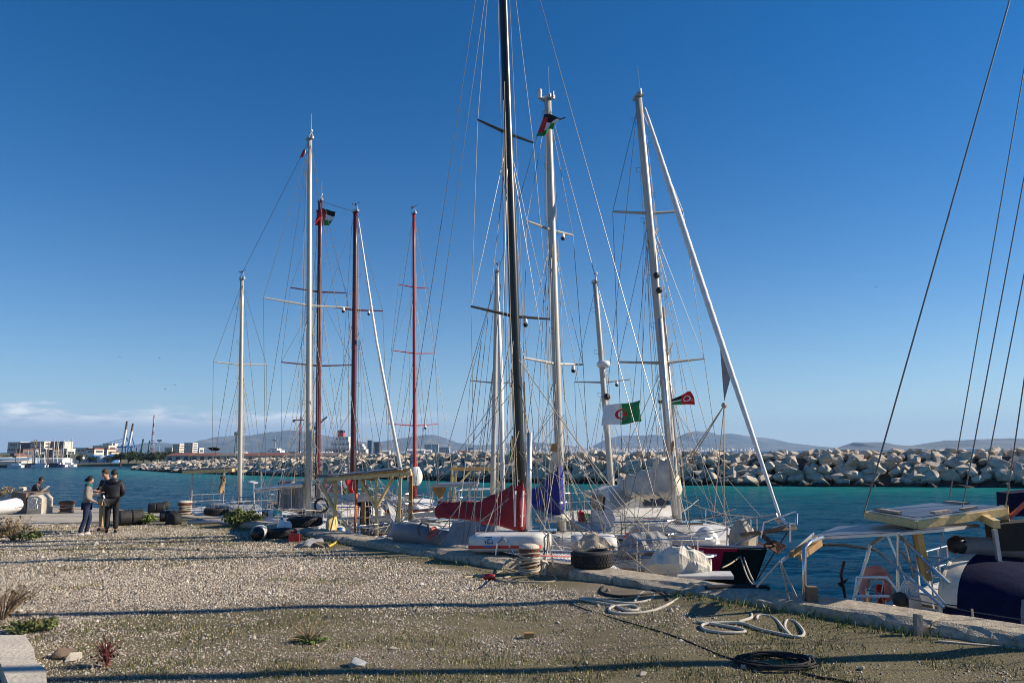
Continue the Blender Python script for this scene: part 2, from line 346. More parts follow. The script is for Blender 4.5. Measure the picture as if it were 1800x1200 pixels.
def make_gravel():
    N = 520000
    Y = 5.8+18*RNG.random(N)**1.5; X = (RNG.random(N)*2-1)*(.74*Y+.6)
    t = -n_of(X, Y); mo = moss(X, Y)
    near = (1-smooth01(Y+1.2*(fbm(X*.4, Y*.4, 2)-.5)*2-.35*np.clip(X, -6, 6), 8.6, 11.6)); patch = smooth01(fbm(X*.55+70, Y*.8+3, 4), .38, .6)
    dens = (1-near*(.35+.5*patch))*(1-.5*mo)*(.42+.58*smooth01(fbm(X*.7+50, Y*.7, 3), .25, .55))
    k = (t > .02) & (RNG.random(N) < dens) & (s_of(X, Y) < 25.7)
    X, Y = X[k], Y[k]; n = len(X)
    base = np.array([[1, 0, -.2], [-1, 0, -.2], [0, 1, -.2], [0, -1, -.2], [.25, .1, 1], [-.2, -.1, .9]], float)
    fac = np.array([[0, 2, 4], [2, 1, 5], [2, 5, 4], [1, 3, 5], [3, 0, 4], [3, 4, 5]])
    r = .0048+.0090*RNG.random(n)**1.5; big = RNG.random(n) < .007; r = np.where(big, .013+.02*RNG.random(n)**2.5, r); r *= np.clip(Y/9, .9, 1.7)
    sc = np.stack([r*(.8+.6*RNG.random(n)), r*(.8+.6*RNG.random(n)), r*(.65+.6*RNG.random(n))], 1)
    an = RNG.random(n)*6.283; ca, sa = np.cos(an), np.sin(an)
    P = base[None]*(1+.3*(RNG.random((n, 6, 1))-.5))*sc[:, None, :]
    P = P+ (RNG.random((n, 6, 3))-.5)*r[:, None, None]*.5
    x = P[..., 0]*ca[:, None]-P[..., 1]*sa[:, None]; y = P[..., 0]*sa[:, None]+P[..., 1]*ca[:, None]
    z = P[..., 2]+ground_z(X, Y)[:, None]+r[:, None]*.2
    V = np.stack([x+X[:, None], y+Y[:, None], z], -1).reshape(-1, 3)
    F = (fac[None]+6*np.arange(n)[:, None, None]).reshape(-1, 3)
    pal = np.array([[.55, .48, .38], [.44, .375, .285], [.29, .245, .185], [.68, .62, .52], [.14, .115, .09], [.40, .30, .21]])
    c = pal[RNG.choice(6, n, p=[.26, .24, .22, .08, .14, .06])]*(.68+.4*RNG.random((n, 1)))*(1-.22*near[k][:, None])
    o = np_mesh('gravel', V, F, 'pebble', None, np.repeat(c, 6, 0)); tag(o, 'loose pale gravel and pebbles strewn over the yard', 'gravel', None, 'stuff')
make_gravel()
def blades(X, Y, h, w, cols, name, label, cat, lean=.6, zb=None):
    n = len(X); an = RNG.random(n)*6.283; ln = h*lean*(RNG.random(n)*.9+.1); a2 = RNG.random(n)*6.283
    zb = ground_z(X, Y) if zb is None else zb
    dx, dy = np.cos(an)*w/2, np.sin(an)*w/2; lx, ly = np.cos(a2)*ln, np.sin(a2)*ln
    V = np.zeros((n, 4, 3)); V[:, 0] = np.stack([X-dx, Y-dy, zb-.01], 1); V[:, 1] = np.stack([X+dx, Y+dy, zb-.01], 1)
    V[:, 2] = np.stack([X+lx*.35+dx*.7, Y+ly*.35+dy*.7, zb+h*.62], 1); V[:, 3] = np.stack([X+lx, Y+ly, zb+h], 1)
    F = (np.array([[0, 1, 2], [0, 2, 3]])[None]+4*np.arange(n)[:, None, None]).reshape(-1, 3)
    o = np_mesh(name, V.reshape(-1, 3), F, 'leaf', None, np.repeat(cols, 4, 0)); tag(o, label, cat, None, 'stuff'); return o
def make_grass():
    N = 300000
    Y = 5.8+17*RNG.random(N)**1.3; X = (RNG.random(N)*2-1)*(.74*Y+.6); t = -n_of(X, Y); s = s_of(X, Y)
    mo = moss(X, Y); kb = np.exp(-((t-.10)/.28)**2)*smooth01(fbm(s*.55+40, t*.4, 3), .30, .52)*(s < 24)
    d = mo**1.3*.75*smooth01(fbm(X*1.7, Y*1.7+4, 3), .4, .62)+kb*.95
    k = (t > .0) & (RNG.random(N) < d) & (s < 25.7)
    X, Y, kb = X[k], Y[k], kb[k]; n = len(X)
    h = (.015+.03*RNG.random(n))*(1+2.3*kb*RNG.random(n)); w = .005+.006*RNG.random(n)
    g = np.array([[.10, .125, .025], [.16, .15, .045], [.065, .10, .02], [.34, .27, .14]])
    c = g[RNG.choice(4, n, p=[.24, .28, .12, .36])]*(.7+.6*RNG.random((n, 1)))
    c = np.where((kb > .35)[:, None] & (RNG.random((n, 1)) < .6), np.array([.085, .13, .022])*(.7+.6*RNG.random((n, 1))), c)
    blades(X, Y, h, w*np.clip(Y/9, 1, 2), c, 'grass', 'short green and straw-coloured grass growing in the gravel and along the kerb', 'grass')
make_grass()
# concrete apron at the far end of the yard, cast in bays
ap = MB(); ap.prism([QE(25.5, -.02, -.06), QE(27, -.02, -.06), QE(75, -.02, -.06), QE(75, -22, -.06), QE(25.5, -22, -.06)][::-1], (0, 0, .055))
apo = ap.build('pavement', 'core'); apo['kind'] = 'structure'
for i in range(11):
    s0 = 25.5+i*4.7
    for n0, n1 in ((-.0, -4.2), (-4.23, -8.5), (-8.53, -13), (-13.03, -22)):
        b = MB(); b.prism([QE(s0+.02, n1, -.005), QE(s0+4.67, n1, -.005), QE(s0+4.67, n0, -.005), QE(s0+.02, n0, -.005)], (0, 0, .016+.008*random.random()))
        b.build('slab', 'slab', apo)
# the quay: kerb blocks on the wall
def make_quay():
    w = MB(); w.prism([Q(-40, .02, -4), QE(27, -.5, -4), QE(80, -.5, -4), QE(80, -.03, -4), QE(27, -.03, -4), Q(-40, .62, -4)][::-1], (0, 0, 3.93))
    wo = w.build('quay_wall', 'concrete'); wo['kind'] = 'structure'
    s = -16.0; i = 0
    while s < 25:
        L = random.uniform(1.7, 2.9); s1 = min(s+L, 25.3); nb = int((s1-s)/.12)+1
        ht = .165*(1-smooth01((s+s1)/2, 17, 24)*.6)+random.uniform(-.015, .015); b = MB(); rings = []
        wo2 = .72+random.uniform(-.03, .03)
        for q in range(nb+1):
            ss = s+.006+(s1-s-.012)*q/nb; e = min(q, nb-q); rd = .015 if e == 0 else 0
            f = lambda a, sc=3.1, am=.05: 1.3*(float(fbm([ss*sc+a*13], [a*7.3+i], 4)[0])-.5)*am
            br = max(0, float(fbm([ss*.9+3], [4.4], 3)[0])-.5)*.5        # broken arris
            wi = .0+.38*float(smooth01(ss, 6.3, 6.6)*(1-smooth01(ss, 7.75, 8.0)))
            prof = [(wi+f(1), -.12), (wi+f(2, 4, .09), .02), (wi+.012+br*.3+f(3, 5, .08), ht*.62+f(4)), (wi+.03+br+f(5, 6, .06), ht-.02-br*.15-rd+f(6, 4, .02)), (wi+.09+br, ht-rd*.5+f(7, 4, .015)),
                    (.42, ht+f(8, 3, .02)), (.62, ht+f(9, 3, .02)-rd*.5), (wo2-.02+f(10, 5, .04), ht-.02-rd), (wo2+f(11, 5, .03), ht-.09), (wo2, -.30)]
            rings.append([Q(ss, n, z) for n, z in prof])
        b.loft(rings, True, True); b.build('kerb_block', 'concrete', wo); s = s1; i += 1
make_quay()
# ---------------------------------------------------------------- breakwater
BW = [(120, 30), (85, 47.5), (60, 60.5), (45.8, 67.7), (33.1, 73.4), (23.6, 78.5), (12.6, 84.5), (-.2, 93.3), (-12.4, 106), (-26.9, 122), (-51.9, 147), (-83.2, 183), (-119.6, 234)]
BWH = [2.3, 2.3, 2.3, 2.25, 2.2, 2.2, 2.25, 2.3, 2.4, 2.3, 1.9, 1.5, .7]
def bw_sample(step):
    P = []; H = []
    for (a, b, ha, hb) in zip(BW[:-1], BW[1:], BWH[:-1], BWH[1:]):
        L = math.hypot(b[0]-a[0], b[1]-a[1]); k = max(1, int(L/step))
        for i in range(k): t = i/k; P.append((a[0]+(b[0]-a[0])*t, a[1]+(b[1]-a[1])*t)); H.append(ha+(hb-ha)*t)
    P.append(BW[-1]); H.append(BWH[-1]); P = np.array(P); H = np.array(H)
    T = np.gradient(P, axis=0); T /= np.linalg.norm(T, axis=1)[:, None]; Nn = np.stack([T[:, 1], -T[:, 0]], 1)      # away from the basin
    if (Nn[5]*np.array([0, 1])).sum() < 0: Nn = -Nn
    return P, H, Nn
SHAPES = []; FINE = []
def make_breakwater():
    P, H, Nn = bw_sample(3.0); b = MB(); rings = []
    for p, h, nn in zip(P, H, Nn):
        prof = [(-.6, WATER-2.5), (.9, WATER+.1), (4.0, h-1.5), (5.2, h-1.0), (10, h-1.1), (17, WATER-2.5)]
        rings.append([(p[0]+nn[0]*d, p[1]+nn[1]*d, z) for d, z in prof])
    b.loft(rings, True, True); o = b.build('breakwater', 'core'); o['kind'] = 'structure'  # near-black mound: shade in the gaps between boulders is put into its colour
    # boulder shapes
    import bmesh
    shapes = SHAPES
    for k in range(16):
        bm = bmesh.new(); rr = random.Random(k)
        for i in range(12):
            v = Vector((rr.gauss(0, 1), rr.gauss(0, 1), rr.gauss(0, 1))).normalized(); v = Vector((v.x*1.18, v.y*.95, v.z*.82))*rr.uniform(.82, 1.08)
            bm.verts.new(v)
        r = bmesh.ops.convex_hull(bm, input=bm.verts); bmesh.ops.delete(bm, geom=[g for g in r['geom_interior'] if isinstance(g, bmesh.types.BMVert)], context='VERTS')
        bmesh.ops.bevel(bm, geom=bm.edges[:], offset=.045, segments=1, affect='EDGES', profile=.6)
        me = bpy.data.meshes.new('rock'); bm.to_mesh(me); me.materials.append(MATS['boulder']); shapes.append(me)
        bmesh.ops.triangulate(bm, faces=bm.faces[:]); bmesh.ops.subdivide_edges(bm, edges=[e for e in bm.edges if e.calc_length() > .35], cuts=1, use_grid_fill=True)
        for v in bm.verts: q = v.co*2.3+Vector((k*7, 0, 0)); v.co += v.co.normalized()*(mnoise.noise(q)*.10+mnoise.noise(q*2.7)*.05)
        me = bpy.data.meshes.new('rock'); bm.to_mesh(me); bm.free(); me.materials.append(MATS['boulder']); FINE.append(me)
    P, H, Nn = bw_sample(1.1); items = []
    for i in range(len(P)):
        dist = math.hypot(*P[i])
        for row in range(9):
            f = (row+random.uniform(-.25, .25))/5.6
            d = .3+f*4.9; z = WATER-.05+(H[i]-.55-WATER)*min(f, 1.0)**.85 if row < 7 else H[i]-.7+random.uniform(-.2, .2)
            if row >= 7: d = 5.8+(row-7)*1.7
            r = (.46+.64*random.random()**1.3)*(1.08 if row < 5 else .8)
            if random.random() < .12: r *= 1.28
            q = P[i]+Nn[i]*d+np.array([random.uniform(-.4, .4), random.uniform(-.35, .35)])
            items.append((dist+row*.6, q[0], q[1], z+random.uniform(-.2, .2), r))
    vis = [it for it in items if abs(it[1]) < .73*it[2]+2 and it[2] > 0]
    vis.sort(key=lambda t: -t[4]/t[0]*(1 if t[2] < 200 else .1))
    top = set(id(v) for v in vis[:300]); rest = [it for it in items if id(it) not in top and it[2] > 20]
    for it in vis[:300]:
        ro = bpy.data.objects.new('rock', random.choice(FINE)); COL.objects.link(ro); ro.parent = o
        ro.location = it[1:4]; ro.scale = (it[4]*random.uniform(.9, 1.2), it[4]*random.uniform(.85, 1.1), it[4]*random.uniform(.8, 1.05)); ro.rotation_euler = [random.uniform(-.5, .5), random.uniform(-.5, .5), random.uniform(0, 6.28)]
    Vs = []; Fs = []; k = 0
    for it in rest:
        me = random.choice(shapes); M = Matrix.Translation(it[1:4]) @ Matrix.Rotation(random.uniform(0, 6.28), 4, 'Z') @ Matrix.Rotation(random.uniform(-.5, .5), 4, 'X') @ Matrix.Scale(it[4], 4)
        A = np.array([v.co for v in me.vertices]); A = A @ np.array(M.to_3x3()).T+np.array(M.translation)
        Vs.append(A); Fs += [tuple(i+k for i in p.vertices) for p in me.polygons]; k += len(A)
    me = bpy.data.meshes.new('rocks'); me.from_pydata(np.concatenate(Vs).tolist(), [], Fs); me.materials.append(MATS['boulder'])
    ro = bpy.data.objects.new('far_rocks', me); COL.objects.link(ro); ro.parent = o; ro['kind'] = 'stuff'
make_breakwater()
# ---------------------------------------------------------------- water
def make_water():
    xs = np.concatenate([[-14000, -6000, -2500, -1200, -600, -350], np.arange(-260, -60, 8.), np.arange(-60, 70, 2.0), np.arange(70, 200, 10.), [350, 800, 2500, 6000, 14000]])
    ys = np.concatenate([[-400, -100, -30, -5], np.arange(0, 130, 2.0), np.arange(130, 360, 8.), [420, 600, 1000, 2000, 4000, 8000, 14000]])
    X, Y = np.meshgrid(xs, ys, indexing='ij'); P, H, Nn = bw_sample(4.0)
    pts = np.stack([X.ravel(), Y.ravel()], 1); dmin = np.full(len(pts), 1e9); sg = np.zeros(len(pts))
    for p, nn in zip(P, Nn):
        d = np.hypot(pts[:, 0]-p[0], pts[:, 1]-p[1]); k = d < dmin; dmin[k] = d[k]; sg[k] = ((pts[k]-p)*nn).sum(1)
    inner = sg < 1.5
    sh = np.where(inner, np.exp(-np.maximum(dmin-4, 0)/17.0), 0.0)*(.75+.5*fbm(pts[:, 0]*.03, pts[:, 1]*.06, 3))
    sh = np.clip(sh+.18*smooth01(fbm(pts[:, 0]*.012+9, pts[:, 1]*.02, 3), .5, .75)*(pts[:, 1] > 60), 0, 1)[:, None]
    deep = np.array([.0025, .034, .085]); shal = np.array([.014, .150, .160])
    c = deep*(1-sh)+shal*sh
    V = np.stack([X.ravel(), Y.ravel(), np.full(X.size, WATER)], 1); ni, nj = X.shape
    i, j = np.meshgrid(np.arange(ni-1), np.arange(nj-1), indexing='ij'); a = (i*nj+j).ravel(); F = np.stack([a, a+nj, a+nj+1, a+1], 1)
    m = bpy.data.materials.new('sea_water'); m.use_nodes = True; nt = m.node_tree; n = nt.nodes; l = nt.links; b = n['Principled BSDF']
    at = n.new('ShaderNodeAttribute'); at.attribute_name = 'Col'; l.new(at.outputs['Color'], b.inputs['Base Color'])
    b.inputs['Roughness'].default_value = .22; b.inputs['IOR'].default_value = 1.33; b.inputs['Specular IOR Level'].default_value = .003
    tc = n.new('ShaderNodeTexCoord'); tot = None
    def vm(op, x, y=None):
        k = n.new('ShaderNodeVectorMath'); k.operation = op
        for q, v in enumerate((x, y)):
            if v is None: continue
            if isinstance(v, tuple): k.inputs[q].default_value = v
            else: l.new(v, k.inputs[q])
        return k.outputs[0]
    # wave facets: surface slopes of swell, chop and ripples
    for sc, k in (((.30, .75, 1), .85), ((1.3, 2.8, 1), .95), ((5, 8.5, 1), .7)):
        mp = n.new('ShaderNodeMapping'); mp.inputs['Scale'].default_value = sc; mp.inputs['Rotation'].default_value = (0, 0, .25); l.new(tc.outputs['Object'], mp.inputs[0])
        nz = n.new('ShaderNodeTexNoise'); nz.inputs['Scale'].default_value = 1; nz.inputs['Detail'].default_value = 2.5; nz.inputs['Roughness'].default_value = .55; l.new(mp.outputs[0], nz.inputs['Vector'])
        v = vm('MULTIPLY', vm('SUBTRACT', nz.outputs['Color'], (.5, .5, .5)), (k*.8, k*1.25, 0)); tot = v if tot is None else vm('ADD', tot, v)
    l.new(vm('NORMALIZE', vm('ADD', tot, (0, 0, 1))), b.inputs['Normal'])
    MATS['sea_water'] = m; o = np_mesh('water', V, F, m, None, c); o['kind'] = 'structure'
make_water()
# ================================================================ FAR SHORE
mat('hill', (.06, .075, .085), 1, var=.35, scale=.006, dirt=(.28, .27, .25), dirtamt=.55)
mat('shore', (.12, .115, .07), 1, var=.4, scale=.05, dirt=(.05, .065, .03), dirtamt=.8)
def hill(name, pts, Y, depth, matn='hill'):
    """ridge line from pixels at distance Y; slopes run down towards us and away, with gullies"""
    pts = sorted(pts); xs = np.arange(pts[0][0], pts[-1][0]+.1, 3.0); ys = np.interp(xs, [p[0] for p in pts], [p[1] for p in pts]); rows = 9; V = []
    for j in range(rows):
        f = j/(rows-1)                       # 0 ridge .. 1 foot
        for x, y in zip(xs, ys):
            q = PY(x, y, Y); h = q.z-WATER+2; Yn = Y-depth*f
            g = float(fbm([x*.035+j*.2], [j*.55+Y*.001], 4)[0])-.5
            z = WATER-2+h*((1-f)**1.15)*(1+g*.55*(f > 0))+ (h*.05*(float(fbm([x*.12], [Y*.01], 3)[0])-.5) if j == 0 else 0)
            V.append((q.x*(1-.0*f), Yn, z))
    nb = len(xs)
    for x, y in zip(xs, ys): q = PY(x, y, Y); V.append((q.x, Y+depth*.6, WATER-3))
    F = []
    idx = [rows]+list(range(rows))
    for a, b in zip(idx[:-1], idx[1:]):
        for i in range(nb-1): F.append((a*nb+i, b*nb+i, b*nb+i+1, a*nb+i+1))
    o = np_mesh(name, np.array(V), np.array(F), matn, None, None, True); o['kind'] = 'structure'; return o
hill('hills', [(150, 800), (215, 786), (255, 778), (290, 777), (320, 783), (345, 779), (375, 768), (400, 766), (440, 765), (475, 759), (510, 756), (530, 757), (560, 763), (600, 770), (640, 776), (668, 783), (700, 800)], 8200, 2000)
hill('hills', [(600, 800), (640, 782), (690, 772), (720, 768), (745, 764), (765, 764), (785, 770), (805, 778), (840, 782), (870, 781), (920, 776), (960, 778), (1000, 783), (1040, 790), (1060, 800)], 8800, 2200)
hill('hills', [(1020, 797), (1048, 780), (1070, 770), (1090, 765), (1120, 765), (1150, 764), (1170, 766), (1190, 769), (1205, 761), (1225, 757), (1245, 758), (1262, 764), (1285, 761), (1310, 766), (1345, 771), (1380, 778), (1410, 784), (1440, 789), (1470, 793)], 9600, 2200)
hill('hills', [(1440, 790), (1480, 785), (1495, 781), (1500, 777), (1530, 777), (1550, 777), (1562, 782), (1600, 783), (1640, 777), (1660, 774), (1700, 773), (1740, 771), (1775, 770), (1800, 771), (1900, 770), (2000, 780)], 5200, 700)
hill('hills', [(-300, 800), (-100, 798), (0, 797), (60, 796), (120, 797), (180, 800), (240, 801), (330, 806)], 520, 120, 'shore')
# low land under the port and the town
lw = MB(); lw.prism([(-330, 338, WATER-1), (-140, 338, WATER-1), (-118, 262, WATER-1), (-60, 225, WATER-1), (30, 235, WATER-1), (30, 900, WATER-1), (-900, 900, WATER-1), (-900, 360, WATER-1)], (0, 0, 2.1))
lo = lw.build('land', 'shore'); lo['kind'] = 'structure'
lw = MB(); lw.prism([(-1700, 6000, WATER-1), (1900, 6000, WATER-1), (1900, 7200, WATER-1), (-1700, 7200, WATER-1)], (0, 0, 5)); lo = lw.build('land', 'shore'); lo['kind'] = 'structure'

mat('plaster_cream', (.62, .54, .43), .9, var=.08, scale=.1); mat('plaster_white', (.54, .50, .44), .9, var=.08, scale=.1)
mat('plaster_dark', (.14, .115, .11), .9, var=.15, scale=.1); mat('pane', (.06, .07, .085), .3, var=.4, scale=.3)
mat('roof_red', (.17, .065, .05), .9, var=.2, scale=.1); mat('tank_blue', (.03, .17, .42), .5, var=.1, scale=.1); mat('tank_pale', (.30, .40, .50), .5, var=.1, scale=.1)
mat('tank_white', (.60, .62, .62), .5, var=.1, scale=.1); mat('crane_blue', (.05, .17, .36), .5, var=.1); mat('crane_white', (.70, .70, .69), .5, var=.08); mat('crane_brown', (.20, .13, .09), .7, var=.2)
mat('crane_green', (.10, .22, .20), .6, var=.15); mat('tower_red', (.45, .06, .05), .6, var=.1); mat('ship_white', (.72, .70, .68), .5, var=.06, scale=.1); mat('ship_pink', (.52, .40, .38), .6, var=.1, scale=.1)
mat('tower_glass', (.10, .17, .25), .2, var=.2, scale=.1)
def building(x0, x1, yt, yb, Y, label, wall='plaster_cream', cols=8, rows=5, depth=14, roof=None, cat='building', name='apartment_block', wm='pane', group=None, turn=.35):
    a = PY(x0, yb, Y); b = PY(x1, yb, Y); t = PY((x0+x1)/2, yt, Y).z; z0 = min(a.z, WATER+1.0); w = b.x-a.x; h = t-z0
    r = Rig(name, label, cat, ((a.x+b.x)/2, Y, z0), group); c = r.org
    m = MB(); m.box((c.x, Y+depth/2, z0+h/2), (w, depth, h)); r.part(m, 'wall', wall)
    m = MB(); m.box((c.x, Y+depth/2, z0+h+.4), (w*1.01, depth*1.02, .8)); r.part(m, 'roof', roof or wall)
    if cols:
        m = MB(); sp = w/cols; sh = h/rows
        for i in range(cols):
            for j in range(rows):
                if random.random() < .1: continue
                m.box((a.x+sp*(i+.5), Y-.02, z0+sh*(j+.55)), (sp*.5, .3, sh*.45))
        for j in range(rows): m.box((b.x+.02, Y+depth*.5, z0+sh*(j+.55)), (.3, depth*.7, sh*.4))
        o = r.part(m, 'window', wm); o['kind'] = 'stuff'
    return r
building(0, 32, 797, 808, 640, 'low cream apartment slab above the marina sheds', cols=12, rows=4)
building(12, 34, 778, 800, 760, 'long white apartment slab on the slope above the marina', 'plaster_white', 8, 4)
building(34, 52, 779, 800, 740, 'dark brown apartment block beside the cream tower block', 'plaster_dark', 6, 5)
building(52, 76, 777, 800, 720, 'cream tower block between two dark apartment blocks', 'plaster_cream', 9, 6)
building(76, 109, 777, 800, 730, 'wide dark brown apartment block on the hillside', 'plaster_dark', 14, 6)
building(109.2, 112, 777, 800, 729, 'narrow pale end wall joined to the wide dark apartment block', 'plaster_white', 0, 0)
building(122, 155, 788, 797, 800, 'low pale row of flats behind the port', 'plaster_white', 14, 3)
building(162, 190, 784, 799, 700, 'unfinished grey flats below the harbour cranes', 'plaster_cream', 7, 4)
building(180, 196, 780, 790, 900, 'white flats behind the blue cranes', 'plaster_white', 6, 3)
for i in range(30):
    rr0 = random.Random(i+70); bx = rr0.uniform(0, 205) if i < 22 else rr0.uniform(395, 700); w0 = rr0.uniform(6, 16); yt = rr0.uniform(789, 803) if i < 22 else rr0.uniform(793, 799); building(bx, bx+w0, yt, 806, rr0.uniform(430, 640) if i < 22 else rr0.uniform(1000, 1500), ['beige house on the slope behind the marina', 'pale block of flats in the town behind the port'][i >= 22], rr0.choice(['plaster_cream', 'plaster_white', 'plaster_cream', 'plaster_dark']), rr0.randint(3, 6), rr0.randint(2, 3), 10, rr0.choice([None, 'roof_red']), group=['houses on the slope', 'flats behind the port'][i >= 22], name='house')
building(303, 315, 781, 797, 900, 'cream tower with dark side by the red and white mast', 'plaster_cream', 3, 6, wm='plaster_dark')
building(323, 338, 779, 797, 880, 'pale square tower block beyond the long warehouse', 'plaster_white', 4, 7)
building(289, 302, 787, 796, 920, 'small white house group near the radio mast', 'plaster_white', 4, 2)
building(338, 350, 788, 797, 930, 'low white building beside the pale tower block', 'plaster_white', 4, 2)
building(645.5, 653, 774, 801, 1500, 'slim blue glass skyscraper behind the port', 'tower_glass', 3, 10, 20, name='skyscraper', wm='pane')
building(656, 667, 777, 801, 1600, 'rounded dark skyscraper beside the glass one', 'plaster_dark', 5, 9, 20, name='skyscraper')
building(746, 770, 781, 798, 2200, 'wide pale office block under the rocky hill', 'plaster_white', 8, 5, 30, name='office_block')
building(770, 790, 786, 798, 2250, 'low stepped pale block under the rocky hill', 'plaster_white', 6, 3, 30, name='office_block')
building(820, 832, 787, 798, 2300, 'small pale block on the shore before the town', 'plaster_white', 3, 3, 30, name='office_block')
def warehouse():
    r = Rig('warehouse', 'long low harbour warehouse with dark red pitched roofs', 'warehouse', PY(430, 806, 300))
    for (x0, x1) in ((291, 334), (335, 376), (377, 420), (421, 500), (501, 585), (586, 640)):
        a = PY(x0, 809, 300); b = PY(x1, 809, 300); zt = PY((x0+x1)/2, 800.5, 300).z; z0 = WATER; m = MB(); m.box(((a.x+b.x)/2, 306, (zt+z0)/2), (b.x-a.x-.3, 12, zt-z0)); r.part(m, 'wall', 'plaster_cream')
        zr = zt+1.1; m = MB(); m.prism([(a.x, 299.5, zt), (a.x, 306, zr), (a.x, 312.5, zt)], (b.x-a.x, 0, 0)); r.part(m, 'roof', 'roof_red' if x0 < 370 or x0 == 421 else 'plaster_dark')
        m = MB(); k = max(3, int((b.x-a.x)/2.6))
        for i in range(k): m.box((a.x+(b.x-a.x)*(i+.5)/k, 299.9, zt-1.2), (1.5, .3, 1.4))
        o = r.part(m, 'window', 'pane'); o['kind'] = 'stuff'
warehouse()
# tanks
for x0, x1, yt, mt, lb in ((127, 143, 804, 'tank_white', 'white storage tank with conical roof by the marina'), (141, 158, 803, 'plaster_dark', 'dark storage tank behind the blue one'), (150, 168, 802.5, 'tank_blue', 'bright blue storage tank on the quay'), (167, 180, 802, 'tank_pale', 'pale blue storage tank beside the bright blue one'), (182, 202, 801, 'tank_blue', 'blue storage tank below the harbour cranes')):
    Y = 420 if mt != 'plaster_dark' else 440
    a = PY(x0, 812, Y); b = PY(x1, 812, Y); zt = PY(x0, yt, Y).z; rr = (b.x-a.x)/2; m = MB()
    m.lathe(((a.x+b.x)/2, Y+rr, WATER), [(rr, 0), (rr, zt-WATER), (rr*1.02, zt-WATER+.1), (rr*.5, zt-WATER+.8), (.05, zt-WATER+1.1)], 28); solo(m, 'storage_tank', mt, lb, 'tank', ((a.x+b.x)/2, Y+rr, WATER))
# ship-to-shore cranes with raised booms
def sts_crane(xb, xt, yt, Y, label):
    base = PY(xb, 808, Y); tip = PY(xt, yt, Y); h = tip.z-WATER; r = Rig('harbour_crane', label, 'crane', (base.x, Y, WATER+1), 'harbour cranes with raised booms')
    hz = PY(xb, 786, Y).z; lm = MB()
    for dx in (-6, 7):
        for dy in (0, 14): m = MB(); m.beam((base.x+dx, Y+dy, WATER), (base.x+dx*.8, Y+dy, hz), 1.3, 1.3); r.part(m, 'leg', 'crane_blue')
    m = MB(); m.beam((base.x-34, Y+3, hz+.6), (base.x+7, Y+3, hz+.6), 2, 1.8); m.beam((base.x-6, Y+7, hz*.55), (base.x+7, Y+7, hz*.55), 1, 1.2); r.part(m, 'girder', 'crane_blue')
    ap = Vector((base.x+3, Y+7, hz+(tip.z-hz)*.38)); m = MB(); m.beam((base.x-4, Y+7, hz), ap, 1, 1); m.beam((base.x+7, Y+7, hz), ap, 1, 1); r.part(m, 'tower', 'crane_blue')
    f = Vector((base.x-1, Y+7, hz)); mid = f+(tip-f)*.68; m = MB(); m.beam(f, mid, 2.2, 2.6); bo = r.part(m, 'boom', 'crane_white'); m = MB(); m.beam(mid, tip, 1.8, 2.0); r.part(m, 'boom_tip', 'crane_brown', parent=bo)
    m = MB(); m.tube([ap, mid], .25, 4); m.tube([ap, (base.x-34, Y+3, hz+1)], .3, 4); m.tube([ap, f+(tip-f)*.35], .25, 4); r.part(m, 'tie', 'crane_blue')
sts_crane(211, 223.5, 740, 900, 'blue harbour crane with white boom raised highest'); sts_crane(221, 234, 744, 930, 'blue harbour crane standing next to the taller one, boom raised')
for xb, xt, yt, Y in ((247, 252, 771, 1000), (260, 263.5, 774, 1020)):
    a = PY(xb, 806, Y); t = PY(xt, yt, Y); m = MB(); m.beam((a.x, Y, WATER), (a.x+1, Y, PY(xb, 790, Y).z), 3, 3); r = Rig('jib_crane', 'small green jib crane beside the radio mast', 'crane', (a.x, Y, WATER), 'small green jib cranes'); r.part(m, 'tower', 'crane_green'); m = MB(); m.beam((a.x, Y, PY(xb, 793, Y).z), t, 1.6, 1.6); r.part(m, 'jib', 'crane_green')
# red and white lattice mast
def radio_mast():
    Y = 1000; a = PY(266.5, 802, Y); z1 = PY(266.5, 729, Y).z; r = Rig('radio_mast', 'tall red and white banded radio mast', 'mast', (a.x, Y, WATER)); n = 11
    for i in range(n):
        z0 = WATER+(z1-WATER)*i/n; z2 = WATER+(z1-WATER)*(i+1)/n; w0 = 4.2*(1-i/n)**1.3+.5; w1 = 4.2*(1-(i+1)/n)**1.3+.5; m = MB()
        for sx in (-1, 1):
            for sy in (-1, 1): m.beam((a.x+sx*w0/2, Y+sy*w0/2, z0), (a.x+sx*w1/2, Y+sy*w1/2, z2), .35, .35)
            m.beam((a.x-sx*w0/2, Y-w0/2, z0), (a.x+sx*w1/2, Y-w1/2, z2), .3, .3)
        m.box((a.x, Y, z2), (w1+.3, w1+.3, .4)); r.part(m, 'lattice_section', 'tower_red' if i % 2 == 0 else 'crane_white')
radio_mast()
def lamp_mast(x, yt, Y, label):
    a = PY(x, 806, Y); z = PY(x, yt, Y).z; r = Rig('lamp_mast', label, 'lamp', (a.x, Y, WATER)); m = MB(); m.tube([(a.x, Y, WATER), (a.x, Y, z)], .35, 6, .18); r.part(m, 'pole', 'galv'); m = MB(); m.box((a.x, Y, z), (2.6, .6, 1.0)); r.part(m, 'lamp_head', 'galv')
lamp_mast(279, 774, 420, 'tall floodlight mast rising from the pines')
